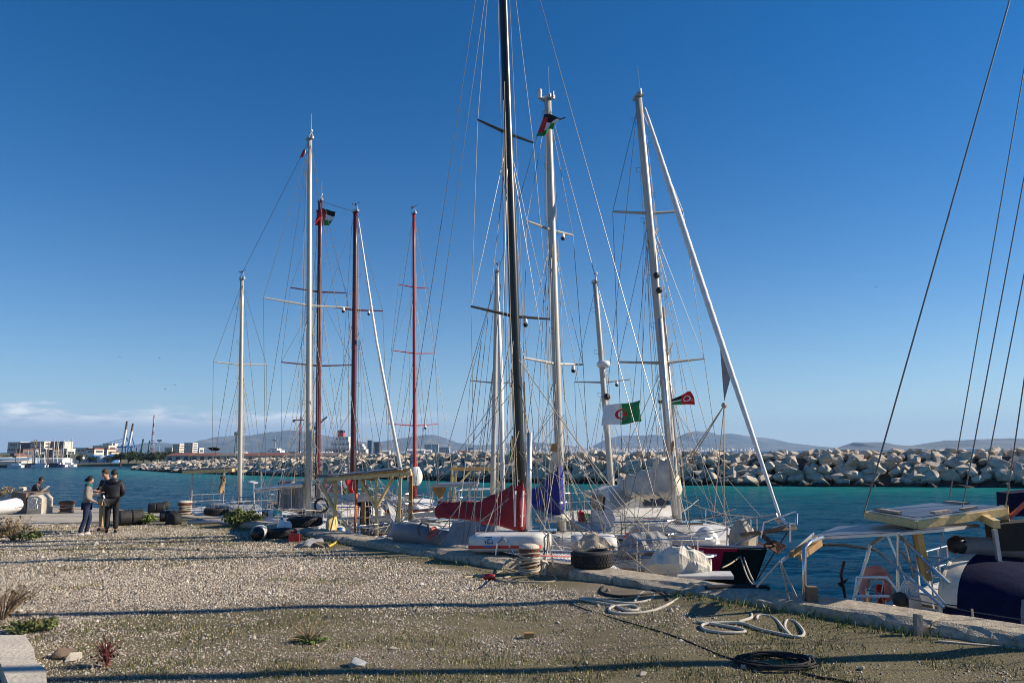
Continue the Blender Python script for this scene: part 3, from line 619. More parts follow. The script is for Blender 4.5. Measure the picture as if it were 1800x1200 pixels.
# dockside cranes and tower crane behind the masts
def dock_crane(x, yt, jx, jy, Y, label, mt):
    a = PY(x, 804, Y); zt = PY(x, yt, Y).z; r = Rig('dock_crane', label, 'crane', (a.x, Y, WATER)); m = MB(); w = 5.0
    for sx in (-1, 1):
        for sy in (-1, 1): m.beam((a.x+sx*w/2, Y+sy*w/2, WATER), (a.x+sx*w*.3, Y+sy*w*.3, zt), .7, .7)
    for k in range(7):
        z0 = WATER+(zt-WATER)*k/7; z1 = WATER+(zt-WATER)*(k+1)/7; m.beam((a.x-w/2*.8, Y-w/2, z0), (a.x+w/2*.8, Y-w/2, z1), .5, .5)
    m.box((a.x, Y, zt), (6, 6, 4)); r.part(m, 'tower', mt); m = MB(); t = PY(jx, jy, Y); m.beam((a.x, Y, zt), t, 1.8, 1.8); m.beam((a.x, Y, zt+6), t, .7, .7); m.beam((a.x, Y, zt), (a.x, Y, zt+6), .8, .8); r.part(m, 'jib', mt)
dock_crane(552, 752, 575, 732, 900, 'green dockside crane with yellow jib near the white ship', 'crane_green')
dock_crane(416, 762, 428, 786, 900, 'pale green dockside crane beyond the warehouse', 'crane_green')
def tower_crane():
    Y = 900; a = PY(526, 804, Y); zt = PY(526, 738, Y).z; r = Rig('tower_crane', 'thin red tower crane with horizontal jib behind the port', 'crane', (a.x, Y, WATER)); m = MB(); m.beam((a.x, Y, WATER), (a.x, Y, zt+4), 1.3, 1.3); r.part(m, 'tower', 'tower_red')
    m = MB(); m.beam((PY(515, 738, Y).x, Y, zt), (PY(535, 738, Y).x, Y, zt), 1.2, 1.4); r.part(m, 'jib', 'tower_red'); m = MB(); m.box((PY(516.5, 738, Y).x, Y, zt-1.2), (2.6, 2, 2.4)); r.part(m, 'counterweight', 'crane_brown')
tower_crane()
# ships
def ship(x0, x1, tiers, Y, label, hullm, cat='ship', funnel=None, name='ship', mastx=None):
    a = PY(x0, 803, Y); b = PY(x1, 803, Y); r = Rig(name, label, cat, ((a.x+b.x)/2, Y, WATER)); zd = PY(x0, 800, Y).z; w = 16
    m = MB(); m.prism([(a.x, Y, WATER), (a.x-2, Y, zd), (b.x+6, Y, zd+1), (b.x, Y, WATER)], (0, w, 0)); r.part(m, 'hull', hullm)
    for (u0, u1, yt, yb, mt) in tiers:
        p = PY(u0, yb, Y); q = PY(u1, yt, Y); m = MB(); m.box(((p.x+q.x)/2, Y+w/2, (p.z+q.z)/2), (q.x-p.x, w*.85, q.z-p.z)); t = r.part(m, 'superstructure', mt)
        m = MB(); k = max(3, int((q.x-p.x)/3.2))
        for i in range(k): m.box((p.x+(q.x-p.x)*(i+.5)/k, Y+w*.075-.1, p.z+(q.z-p.z)*.6), ((q.x-p.x)/k*.55, .4, (q.z-p.z)*.22))
        o = r.part(m, 'window', 'pane', parent=t); o['kind'] = 'stuff'
    if funnel:
        u0, u1, yt, yb, mt = funnel; p = PY(u0, yb, Y); q = PY(u1, yt, Y); m = MB(); m.box(((p.x+q.x)/2, Y+w/2, (p.z+q.z)/2), (q.x-p.x, 7, q.z-p.z)); f = r.part(m, 'funnel', mt); m = MB(); m.box(((p.x+q.x)/2, Y+w/2, q.z-1.2), (q.x-p.x+.3, 7.3, 2.2)); r.part(m, 'funnel_band', 'black_plastic', parent=f)
    if mastx: p = PY(mastx[0], 795, Y); m = MB(); m.tube([(p.x, Y+w/2, p.z), (p.x, Y+w/2, PY(mastx[0], mastx[1], Y).z)], .9, 6, .3); m.box((p.x, Y+w/2, PY(mastx[0], mastx[1]+6, Y).z), (5, 2, .6)); r.part(m, 'radar_mast', 'grey_hull')
ship(466, 505, [(464, 500, 795, 800, 'ship_white'), (468, 492, 791, 795, 'ship_white'), (473, 486, 787.5, 791, 'ship_white')], 700, 'white motor yacht with tall radar mast moored beyond the warehouse', 'grey_hull', 'yacht', None, 'motor_yacht', (478, 767))
ship(570, 615, [(571, 613, 787, 800, 'ship_pink'), (581, 613, 776, 787, 'ship_white'), (589, 612, 767, 776, 'ship_white')], 760, 'large pale ship with red and black funnel in the port', 'ship_pink', 'ship', (591.5, 602, 755.5, 767, 'tower_red'), 'ship', (596, 752))
ship(624, 644, [(624, 643, 789, 800, 'ship_white'), (626, 639, 784, 789, 'ship_white'), (629, 636, 780, 784, 'ship_white')], 840, 'white ferry berthed behind the pale ship', 'ship_white', 'ferry', None, 'ferry', (632, 778))
# town along the far bay: a mass of small pale houses
def town():
    V = []; F = []; C = []; k = 0; base = np.array([[x, y, z] for x in (0, 1) for y in (0, 1) for z in (0, 1)], float); fc = np.array([[0, 1, 3, 2], [4, 6, 7, 5], [0, 4, 5, 1], [2, 3, 7, 6], [0, 2, 6, 4], [1, 5, 7, 3]])
    rr = np.random.default_rng(5)
    for i in range(2200):
        px = rr.uniform(690, 1330); dens = np.interp(px, [690, 800, 900, 940, 1050, 1150, 1330], [.5, .5, .9, 1, .9, .7, .25])
        if rr.random() > dens: continue
        amp = np.interp(px, [690, 800, 900, 936, 990, 1060, 1180, 1330], [5, 4, 8, 15, 11, 7, 6, 2.5]); hor = 797-.0115*(px-900)
        py = hor+.5-amp*rr.random()**1.7; Y = 6200+(hor+.5-py)*75; p = PY(px, py, Y); w = rr.uniform(5, 17); h = rr.uniform(5, 15)*(2.0 if rr.random() < .06 else 1)
        b = base*[w, w, h+18]+[p.x-w/2, Y, p.z-18]; V.append(b); F.append(fc+k); k += 8
        cc = np.array([[.62, .58, .52], [.55, .47, .38], [.45, .42, .40], [.68, .66, .63], [.36, .24, .19]][rr.choice(5, p=[.3, .25, .2, .15, .1])])*rr.uniform(.9, 1.35); C.append(np.repeat(cc[None], 8, 0))
    o = np_mesh('distant_town', np.concatenate(V), np.concatenate(F), 'pebble', None, np.concatenate(C)); tag(o, 'far-off town of pale houses along the bay', 'town', None, 'stuff')
    hill('hills', [(880, 796), (905, 787), (925, 781), (936, 778), (950, 781), (975, 785), (1010, 789), (1050, 795)], 7400, 700)
    Y = 7150; r = Rig('hilltop_church', 'church with a tall bell tower on the hill above the town', 'church', PY(936, 780, Y)); c = r.org; m = MB(); m.box((c.x+6, Y, c.z+4), (46, 20, 22)); r.part(m, 'nave', 'plaster_white'); m = MB(); m.box((c.x-8, Y, c.z+20), (13, 13, 44)); m.lathe((c.x-8, Y, c.z+42), [(6, 0), (4, 8), (.3, 18)], 8); r.part(m, 'bell_tower', 'plaster_white'); m = MB(); m.ball((c.x+14, Y, c.z+16), 10); r.part(m, 'dome', 'plaster_white')
town()
# clutter of the port strip: low sheds and containers
def port_sheds():
    rr = random.Random(4)
    for i in range(26):
        px = rr.uniform(395, 890) if i > 7 else rr.uniform(0, 120); Y = rr.uniform(560, 900) if i > 7 else rr.uniform(345, 380); p = PY(px, 800, Y); w = rr.uniform(6, 18); h = rr.uniform(3, 6) if i > 7 else rr.uniform(1.5, 3); m = MB(); m.box((p.x, Y, WATER+1+h/2), (w, 8, h)); m.prism([(p.x-w/2-.2, Y-4.2, WATER+1+h), (p.x-w/2-.2, Y, WATER+1+h*1.25), (p.x-w/2-.2, Y+4.2, WATER+1+h)], (w+.4, 0, 0))
        solo(m, 'port_shed', rr.choice(['plaster_white', 'plaster_cream', 'tank_white', 'roof_red', 'tank_pale']), 'low shed among the port buildings beyond the warehouse' if i > 7 else 'low shed behind the distant marina yachts', 'shed', (p.x, Y, WATER+1), 'sheds scattered along the port')
port_sheds()
# marina with small moored yachts
def marina():
    rr = random.Random(8)
    for i in range(46):
        px = rr.choice([rr.uniform(25, 125), rr.uniform(55, 100)]); Y = rr.uniform(326, 337) if i % 3 else rr.uniform(338, 344); p = PY(px, 820, Y); L = rr.uniform(5, 9); m = MB(); z = WATER
        m.prism([(p.x-L/2, Y-1.2, z), (p.x+L*.36, Y-1.2, z), (p.x+L/2, Y, z), (p.x+L*.36, Y+1.2, z), (p.x-L/2, Y+1.2, z)], (0, 0, 1.1)); m.box((p.x-L*.05, Y, z+1.45), (L*.4, 1.5, .7))
        r = Rig('moored_yacht', 'tiny white yacht moored in the distant marina', 'boat', (p.x, Y, z), 'yachts in the distant marina'); r.part(m, 'hull', rr.choice(['ship_white', 'ship_white', 'tank_white', 'navy_hull']))
        if rr.random() < .8: m = MB(); m.tube([(p.x, Y, z), (p.x+rr.uniform(-.2, .2), Y, z+rr.uniform(7, 13))], .13, 5); r.part(m, 'mast', rr.choice(['galv', 'crane_white', 'old_wood']))
marina()
# trees
def leafy(c, rad, n, size, seed, col=None):
    rr = np.random.default_rng(seed); cl = rr.normal(size=(26, 3)); cl /= np.linalg.norm(cl, axis=1)[:, None]; cl *= (rr.random((26, 1))**.45); cl[:, 2] = cl[:, 2]*.8+.1
    k = rr.integers(0, 26, n); P = cl[k]+rr.normal(size=(n, 3))*.16; P = P*np.array(rad)+np.array(c)
    A = rr.normal(size=(n, 3)); A /= np.linalg.norm(A, axis=1)[:, None]; B = np.cross(A, rr.normal(size=(n, 3))); B /= np.linalg.norm(B, axis=1)[:, None]; s = size*(.6+.8*rr.random((n, 1)))
    V = np.stack([P-A*s, P+B*s*.8, P+A*s, P-B*s*.8], 1).reshape(-1, 3); F = (np.array([[0, 1, 2, 3]])+4*np.arange(n)[:, None]); return V, F
def far_tree(px, yt, w, Y, label, seed):
    p = PY(px, 808, Y); zt = PY(px, yt, Y).z; z0 = WATER+1; h = zt-z0; wr = (PY(px+w/2, 808, Y).x-p.x); r = thing('pine_tree', label, 'tree', (p.x, Y, z0), 0, 'pines at the root of the breakwater')
    m = MB(); m.tube([(0, 0, -1), (.1, 0, h*.4), (0, .1, h*.75)], [.4, .3, .12], 6)
    for a in range(4): m.tube([(0, 0, h*.4), (math.cos(a*1.6)*wr*.5, math.sin(a*1.6)*wr*.5, h*.68)], .14, 4, .05)
    m.build('trunk', 'bark', r); V, F = leafy((0, 0, h*.58), (wr, wr*.9, h*.42), 1500, h*.055, seed); np_mesh('crown', V, F, 'pine_leaf', r)
for i, (px, yt, w) in enumerate(((212, 796, 22), (226, 793, 24), (240, 793, 26), (252, 797, 20), (266, 795, 26), (281, 794, 24), (296, 793.5, 22), (308, 793, 22), (195, 802, 16), (320, 796, 14), (100, 800, 14), (116, 799, 16), (60, 801, 12), (160, 801, 14), (140, 799, 12), (8, 800, 14))):
    far_tree(px, yt, w, 330+14*(i % 4) if 200 < px else 400, 'dark pine at the landward end of the rock breakwater' if px > 200 else 'dark bushy tree among the tanks and sheds by the marina', i)
# ================================================================ SAILING BOATS
def V3(*a): return Vector(a)
class Boat(Rig):
    def __init__(s, label, px, py, Y, aft, cat='sailboat', name='sailing_boat'):
        m = PY(px, py, Y); s.M = Vector((m.x, m.y, 0)); s.F = Vector((-aft[0], -aft[1], 0)).normalized(); s.S = Vector((-s.F.y, s.F.x, 0))
        super().__init__(name, label, cat, (m.x, m.y, WATER), 'yachts rafted along the quay')
    def p(s, x, y, z): return s.M+s.F*x+s.S*y+Vector((0, 0, z))
    def half(s, x):
        t = (x-s.xa)/(s.xb-s.xa); b = s.beam/2
        if t < .45: return b*(s.tr+(1-s.tr)*math.sin(math.pi/2*max(t, 0)/.45))
        return b*max(0.0, 1-((t-.45)/.55)**2.3)
    def dz(s, x):
        t = min(max((x-s.xa)/(s.xb-s.xa), 0), 1); a, b, c = s.zs
        return a*(1-t)*(1-2*t)+4*b*t*(1-t)+c*t*(2*t-1)
    def hull(s, xa, xb, beam, zs, hm, dm='cream_deck', tr=.72, rake=.7, stripe='white_gel', paint=None, n=22):
        s.xa, s.xb, s.beam, s.zs, s.tr = xa, xb, beam, zs, tr; rings = []; top = []
        for i in range(n+1):
            x = xa+(xb-xa)*i/n; t = i/n; w = max(s.half(x), .015); zd = s.dz(x); h = zd-WATER; ring = []
            for (fw, z) in ((1, zd), (.995, zd-.10), (.985, zd-.13), (.97, zd-h*.45), (.88, WATER+.12), (.55, WATER-.35), (.0, WATER-.6)):
                xx = x-rake*(1-(z-WATER+.6)/(h+.6))*t**4*1.6+ (.25*(1-(z-WATER)/h)*(1-t)**6)
                ring.append((xx, w*fw, z))
            full = [s.p(*q) for q in ring]+[s.p(q[0], -q[1], q[2]) for q in ring[-2::-1]]; rings.append(full)
        m = MB(); m.loft(rings, False, False); m.f.append(tuple(range(len(rings[0])))); m.m.append(0)
        mats = [hm]+([stripe] if stripe else [])
        k = len(rings[0])-1
        for fi in range(n*k):
            st, q = divmod(fi, k)
            if stripe and q in (0, 1, k-1, k-2): m.m[fi] = 1
            if paint: m.m[fi] = paint(st/n, q, k, m.m[fi])
        if paint: mats = paint.mats
        s.part(m, 'hull', mats, True)
        m = MB(); m.sheet(lambda u, v: s.p(xa+(xb-xa)*u, s.half(xa+(xb-xa)*u)*(2*v-1)*.985, s.dz(xa+(xb-xa)*u)-.035+.05*(1-(2*v-1)**2)), n, 6); s.part(m, 'deck', dm, True)
        for sd in (-1, 1):
            m = MB(); m.tube([s.p(xa+(xb-xa)*i/n, sd*s.half(xa+(xb-xa)*i/n)*.99, s.dz(xa+(xb-xa)*i/n)+.02) for i in range(n+1)], .022, 5); s.part(m, 'toe_rail', 'old_wood' if sd > 0 else 'alu')
    def cabin(s, x0, x1, w, h, cm='white_gel', wins=3, wm='glass_dark', fwd=.5, top=None):
        rings = []; N = 12
        for i in range(N+1):
            t = i/N; x = x0+(x1-x0)*t; e = min(1, (1-t)/.28) if fwd else 1; hh = h*(.25+.75*e**.7)*min(1, .6+t*6); ww = min(w, s.half(x)*.80)*(1-.25*t**3); z = s.dz(x)-.02
            rings.append([s.p(x, ww, z), s.p(x, ww*.93, z+hh*.72), s.p(x, ww*.80, z+hh*.95), s.p(x, ww*.4, z+hh*1.04), s.p(x, -ww*.4, z+hh*1.04), s.p(x, -ww*.80, z+hh*.95), s.p(x, -ww*.93, z+hh*.72), s.p(x, -ww, z)])
        m = MB(); m.loft(rings, True, True); c = s.part(m, 'coachroof', cm)
        for k in range(wins):
            xm = x0+(x1-x0)*(.10+.58*(k+.5)/wins); L = (x1-x0)*.46/wins; ww = min(w, s.half(xm)*.80)*(1-.25*((xm-x0)/(x1-x0))**3); z = s.dz(xm)+h*.38
            for sd in (-1, 1):
                m = MB(); d = (s.p(1, 0, 0)-s.p(0, 0, 0)); up = (s.S*(-sd)*.07*ww/h+Vector((0, 0, 1))).normalized(); m.box(s.p(xm, sd*ww*.972, z), (L, .03, h*.34), (s.F, s.S, up)); s.part(m, 'window', wm, parent=c)
        m = MB(); xm = x0+(x1-x0)*.55; m.box(s.p(xm, 0, s.dz(xm)+h*1.06), (.55, .55, .07), (s.F, s.S, V3(0, 0, 1))); s.part(m, 'hatch', 'glass_dark', parent=c)
        for sd in (-1, 1): m = MB(); m.tube([s.p(x0+(x1-x0)*(.15+.6*q/6), sd*w*.72, s.dz(x0)+h*1.0+.06*math.sin(math.pi*q/6)+.03) for q in range(7)], .014, 5); s.part(m, 'grab_rail', 'steel', parent=c)
        return c
    def rails(s, step=1.5, h=.6, bow=True, stern=True, m='steel'):
        xs = []; x = s.xa+.5
        while x < s.xb-1.0: xs.append(x); x += step
        for sd in (-1, 1):
            for x in xs: b = MB(); b.tube([s.p(x, sd*s.half(x)*.95, s.dz(x)), s.p(x, sd*s.half(x)*.97, s.dz(x)+h)], .014, 5); s.part(b, 'stanchion', m)
            for hh in (h*.5, h*.97):
                b = MB(); b.tube([s.p(x, sd*s.half(x)*.965, s.dz(x)+hh-.02*(i % 2)) for i, x in enumerate(xs)]+[s.p(s.xb-.9, sd*s.half(s.xb-.9), s.dz(s.xb)+hh)], .006, 4); s.part(b, 'guard_wire', 'wire')
        if bow:
            zb = s.dz(s.xb); x1 = s.xb-1.0; b = MB(); y1 = s.half(x1)*.95
            for hh in (h*.55, h*1.05):
                b.tube([s.p(x1, y1, zb+hh), s.p(s.xb-.35, y1*.6, zb+hh+.03), s.p(s.xb+.15, .16, zb+hh+.06), s.p(s.xb+.18, 0, zb+hh+.06), s.p(s.xb+.15, -.16, zb+hh+.06), s.p(s.xb-.35, -y1*.6, zb+hh+.03), s.p(x1, -y1, zb+hh)], .017, 6)
            for sd in (-1, 1): b.tube([s.p(x1, sd*y1, zb-.05), s.p(x1, sd*y1, zb+h*1.05)], .017, 6); b.tube([s.p(s.xb-.3, sd*y1*.5, zb-.03), s.p(s.xb-.25, sd*y1*.5, zb+h*1.08)], .017, 6)
            s.part(b, 'pulpit', m)
        if stern:
            za = s.dz(s.xa); y1 = s.half(s.xa)*.93; b = MB()
            for hh in (h*.5, h*1.02): b.tube([s.p(s.xa+1.1, y1, za+hh), s.p(s.xa+.2, y1, za+hh), s.p(s.xa+.06, y1*.8, za+hh), s.p(s.xa+.06, -y1*.8, za+hh), s.p(s.xa+.2, -y1, za+hh), s.p(s.xa+1.1, -y1, za+hh)], .016, 6)
            for q in (-.8, -.3, .3, .8): b.tube([s.p(s.xa+.06, y1*q, za), s.p(s.xa+.06, y1*q, za+h*1.02)], .016, 6)
            s.part(b, 'pushpit', m)
    def mast(s, base, top, r, mt, spr=(), steps=False, head='plain', chain=None, forestay=None, backstay=None, nlow=1, wr=.0062, wm='wire', halyards=4, spm=None, back2=False, xm=0.0):
        """base/top world points; spr = [(pixel y, half span)]"""
        base = Vector(base); top = Vector(top); ax = (top-base).normalized(); N = 8
        m = MB(); pts = [base+(top-base)*i/N for i in range(N+1)]; m.tube(pts, [r*(1.06-.22*i/N) for i in range(N+1)], 12); mo = s.part(m, 'mast', mt, True)
        fw = (s.F-ax*s.F.dot(ax)).normalized(); sd = (s.S-ax*s.S.dot(ax)).normalized()
        m = MB(); m.tube([base+fw*-r*1.05+ax*.4, top-fw*r*.9-ax*.1], .018, 5); s.part(m, 'sail_track', 'galv' if mt != 'black_mast' else 'old_white', parent=mo)
        m = MB(); m.box(top+ax*.04, (r*3.2, r*1.7, .09), (fw, sd, ax)); m.tube([top+fw*r*1.8, top+fw*r*1.8+ax*.16], .03, 6); m.tube([top-fw*r*1.5, top-fw*r*1.5+ax*.12], .02, 5); s.part(m, 'masthead', 'galv', parent=mo)
        m = MB(); m.tube([top+sd*r*.6, top+sd*r*.6+ax*(1.0 if head != 'wind' else .35)], .009, 5, .004); s.part(m, 'antenna', 'white_gel', parent=mo)
        if head == 'wind':
            m = MB(); c = top+ax*.38+sd*r*.6; m.tube([c-fw*.28, c+fw*.28], .010, 5); m.box(c-fw*.25, (.12, .008, .09), (fw, sd, ax)); s.part(m, 'wind_vane', 'black_plastic', parent=mo)
            m = MB(); c2 = top+ax*.34-sd*r*.4; m.tube([top-sd*r*.4, c2], .008, 4)
            for a in range(3): m.ball(c2+fw*.08*math.cos(a*2.1)+sd*.08*math.sin(a*2.1), .028, 6, 4)
            s.part(m, 'wind_cups', 'black_plastic', parent=mo)
        elif head == 'light': m = MB(); m.tube([top, top+ax*.12+fw*.02, top+ax*.30+sd*.06], .01, 5); m.ball(top+ax*.34+sd*.07, .055, 8, 6); s.part(m, 'masthead_light', 'white_gel', parent=mo)
        ch = chain if chain is not None else s.half(xm)*.95
        tips = []; Lb = (top-base).length
        for (py, hs) in spr:
            # height on the mast where the photograph shows the spreaders
            lo, hi = 0.0, 1.0
            for _ in range(30):
                md = (lo+hi)/2; q = base+(top-base)*md; c = CM.transposed() @ (q-Vector((0, 0, CAMH))); yy = 600-FPX*c.y/-c.z
                if yy > py: lo = md
                else: hi = md
            q = base+(top-base)*lo; pr = []
            for g in (-1, 1):
                tip = q+sd*g*hs+ax*hs*.07-fw*hs*.05; m = MB(); m.tube([q, tip], r*.36, 6, r*.22); s.part(m, 'spreader', spm or mt, parent=mo); pr.append(tip)
            tips.append((q, pr))
        for gi, g in enumerate((-1, 1)):
            cp = s.p(xm, g*ch, s.dz(xm)+.03); path = [top-ax*.15]+[t[1][gi] for t in tips][::1]
            tp = sorted([t[1][gi] for t in tips], key=lambda v: -v.z); m = MB(); m.tube([top-ax*.15]+tp+[cp], wr, 5); s.part(m, 'shroud', wm)
            for (q, pr) in tips:
                for k in range(nlow+1):
                    m = MB(); c2 = s.p(xm+(-.55 if k == 0 else .5), g*ch*.97, s.dz(xm)+.03); m.tube([q-ax*.12, c2], wr*.9, 4); s.part(m, 'shroud', wm)
            if len(tips) > 1:
                ts = sorted(tips, key=lambda t: -t[0].z); m = MB(); m.tube([ts[0][0]-ax*.1, ts[1][1][gi]], wr*.8, 4); s.part(m, 'shroud', wm)
            m = MB(); m.tube([cp, cp+Vector((0, 0, .38))], .014, 5); s.part(m, 'turnbuckle', 'steel')
        if forestay is not None: m = MB(); m.tube([top, forestay], wr*1.1, 5); s.part(m, 'forestay', wm)
        if backstay is not None: m = MB(); m.tube([top, backstay], wr*1.1, 5); s.part(m, 'backstay', wm)
        if back2 and backstay is not None: m = MB(); m.tube([base+(top-base)*.93, Vector(backstay)+s.S*.5], wr*.9, 4); s.part(m, 'backstay', wm)
        rr = random.Random(int(abs(base.x*100)+abs(top.z*37)))
        for k in range(halyards):
            a = rr.uniform(0, 6.28); o1 = (fw*math.cos(a)+sd*math.sin(a)); L0 = rr.uniform(.55, .98); b0 = base+ax*rr.uniform(.5, 1.3)+o1*(r*1.5+rr.random()*.25*(k % 3)); t0 = base+(top-base)*L0+o1*r*1.2
            sag = o1*rr.uniform(.0, .10)+sd*rr.uniform(-.04, .04); m = MB(); m.tube([t0+(b0-t0)*i/6+sag*math.sin(math.pi*i/6) for i in range(7)], .0055, 4); s.part(m, 'halyard', 'rope_white' if k % 2 else 'rope_tan')
        if steps:
            for i in range(int(Lb/.75)):
                c = base+ax*(.9+i*.75)
                if (c-base).length > Lb-.4: break
                g = 1 if i % 2 else -1; m = MB(); m.tube([c+sd*g*r*.85, c+sd*g*(r+.13)+ax*.03, c+sd*g*(r+.13)-ax*.10, c+sd*g*r*.85-ax*.13], .006, 4); s.part(m, 'mast_step', 'wire', parent=mo)
        return mo, tips
    def dome(s, pt, up=V3(0, 0, 1)):
        m = MB(); m.lathe(Vector(pt), [(.03, 0), (.05, -.03), (.055, -.12)], 10); o = s.part(m, 'dome_camera', 'white_gel', True); m = MB(); m.ball(Vector(pt)+V3(0, 0, -.14), .062, 10, 6); s.part(m, 'camera_lens', 'black_plastic', True, parent=o)
    def sail_cover(s, p0, p1, top0, top1, bot0, bot1, mt, thick=.2, fall=.5, powr=1.6, wr=.03, name='sail_cover', seed=0, boom=True, bm='alu', sag=0.0):
        """cloth over the boom from mast p0 to end p1 (world points on boom axis); top/bottom heights above axis"""
        p0 = Vector(p0); p1 = Vector(p1); d = (p1-p0); L = d.length; X = d/L; Y = Vector((0, 0, 1)).cross(X).normalized()
        if boom: m = MB(); m.tube([p0, p1+X*.12], .065, 8); s.part(m, 'boom', bm, True)
        rings = []; N = 34; K = 18
        for i in range(N+1):
            t = i/N; f = max(0, 1-t/fall)**powr; ht = top1+(top0-top1)*f; hb = bot1+(bot0-bot1)*max(0, 1-t/.7); th = thick*(.62+.38*f)*(1 if .03 < t < .97 else .75); ring = []
            for k in range(K):
                a = 2*math.pi*k/K; cy = math.cos(a); cz = math.sin(a); z = ht*cz if cz > 0 else hb*-cz*-1
                w = th*abs(cy)**.8*(1 if cy > 0 else -1)*(1-.45*max(cz, 0))
                q = p0+d*t; nn = mnoise.noise(Vector((t*L*2.6+seed, a*1.1, seed*3.1)))*wr*1.8+mnoise.noise(Vector((t*L*6+seed+9, a*2.2, seed)))*wr
                ring.append(q+Y*(w+nn*(1 if cy > 0 else -1)*1.2)+Vector((0, 0, z+nn-sag*math.sin(math.pi*t))))
            rings.append(ring)
        m = MB(); m.loft(rings, True, True); return s.part(m, name, mt, True)
    def spray(s, x0, x1, w, h, mt='navy_canvas', wm='clear_vinyl', name='sprayhood'):
        """folded-back hood: hoop at x0 (aft, high) falling to the deck at x1"""
        N = 8; K = 12; z0 = s.dz(x0)+.1
        f = lambda u, v: s.p(x0+(x1-x0)*u, -w*math.cos(math.pi*v)*(1-.12*u), z0+h*(1-u**2.4)*max(math.sin(math.pi*v), 0)**.55)
        m = MB(); m.sheet(f, N, K)
        o = s.part(m, name, mt, True); m = MB(); m.tube([f(0, v/K)+V3(0, 0, .005) for v in range(K+1)], .016, 6); s.part(m, 'hood_hoop', 'steel', parent=o)
        m = MB(); m.sheet(lambda u, v: f(.45+.42*u, .22+.56*v)+V3(0, 0, .012)+s.F*.012, 4, 6); s.part(m, 'hood_window', wm, True, parent=o); return o
def fender(p, label, mt='white_gel', r=.11, L=.55, g='fenders hung between boats and quay'):
    m = MB(); m.lathe(Vector(p), [(.012, L/2+.12), (.03, L/2+.04), (r*.6, L/2), (r, L/2-.1), (r, -L/2+.1), (r*.6, -L/2), (.03, -L/2-.04), (.01, -L/2-.06)], 12); solo(m, 'fender', mt, label, 'fender', Vector(p), g, True)
def tarp(p0, p1, w, h, mt, name, label, cat, seed=0, wr=.06, group=None, n=26):
    """crumpled cloth bundle lying from p0 to p1"""
    p0 = Vector(p0); p1 = Vector(p1); d = p1-p0; X = d.normalized(); Y = Vector((0, 0, 1)).cross(X).normalized(); rings = []; K = 18
    for i in range(n+1):
        t = i/n; e = max(.12, min(1, math.sin(math.pi*min(max(t, .02), .98))**.4)); ring = []
        for k in range(K):
            a = 2*math.pi*k/K; nn = mnoise.noise(Vector((t*d.length*2.4+seed, a*1.3, seed)))*wr*1.6+mnoise.noise(Vector((t*d.length*7+seed, a*2.6, seed+5)))*wr*.8; z = math.sin(a)
            ring.append(p0+d*t+Y*math.cos(a)*(w/2*e+nn)+Vector((0, 0, (h*e*z+nn) if z > 0 else z*.04)))
        rings.append(ring)
    m = MB(); m.loft(rings, True, True); return solo(m, name, mt, label, cat, (p0+p1)/2, group, False)
def flagmesh(c00, c10, c01, c11, colfn, mats, name, label, wave=.06, nu=36, nv=24, seed=0, cat='flag'):
    """corners: c00 hoist-top, c10 fly-top, c01 hoist-bottom, c11 fly-bottom"""
    c00, c10, c01, c11 = map(Vector, (c00, c10, c01, c11)); nrm = (c10-c00).cross(c01-c00).normalized(); m = MB()
    def f(u, v):
        q = c00*(1-u)*(1-v)+c10*u*(1-v)+c01*(1-u)*v+c11*u*v; a = wave*(.2+u)
        return q+nrm*(math.sin(u*9+v*2.2+seed)*a+math.sin(u*4-v*5+seed*2)*a*.7)+Vector((0, 0, 1))*math.sin(u*7+seed)*a*.25
    m.sheet(f, nu, nv); m.m = [colfn((i+.5)/nu, (j+.5)/nv) for i in range(nu) for j in range(nv)]
    return solo(m, name, mats, label, cat, c00, 'flags flown from the masts', True)
PAL = ['black_cloth', 'white_cloth', 'green_cloth', 'red_cloth']
def pal(u, v): return 3 if u < .42*(1-abs(2*v-1)) else (0 if v < 1/3 else 1 if v < 2/3 else 2)
AX = (-.72, .69)
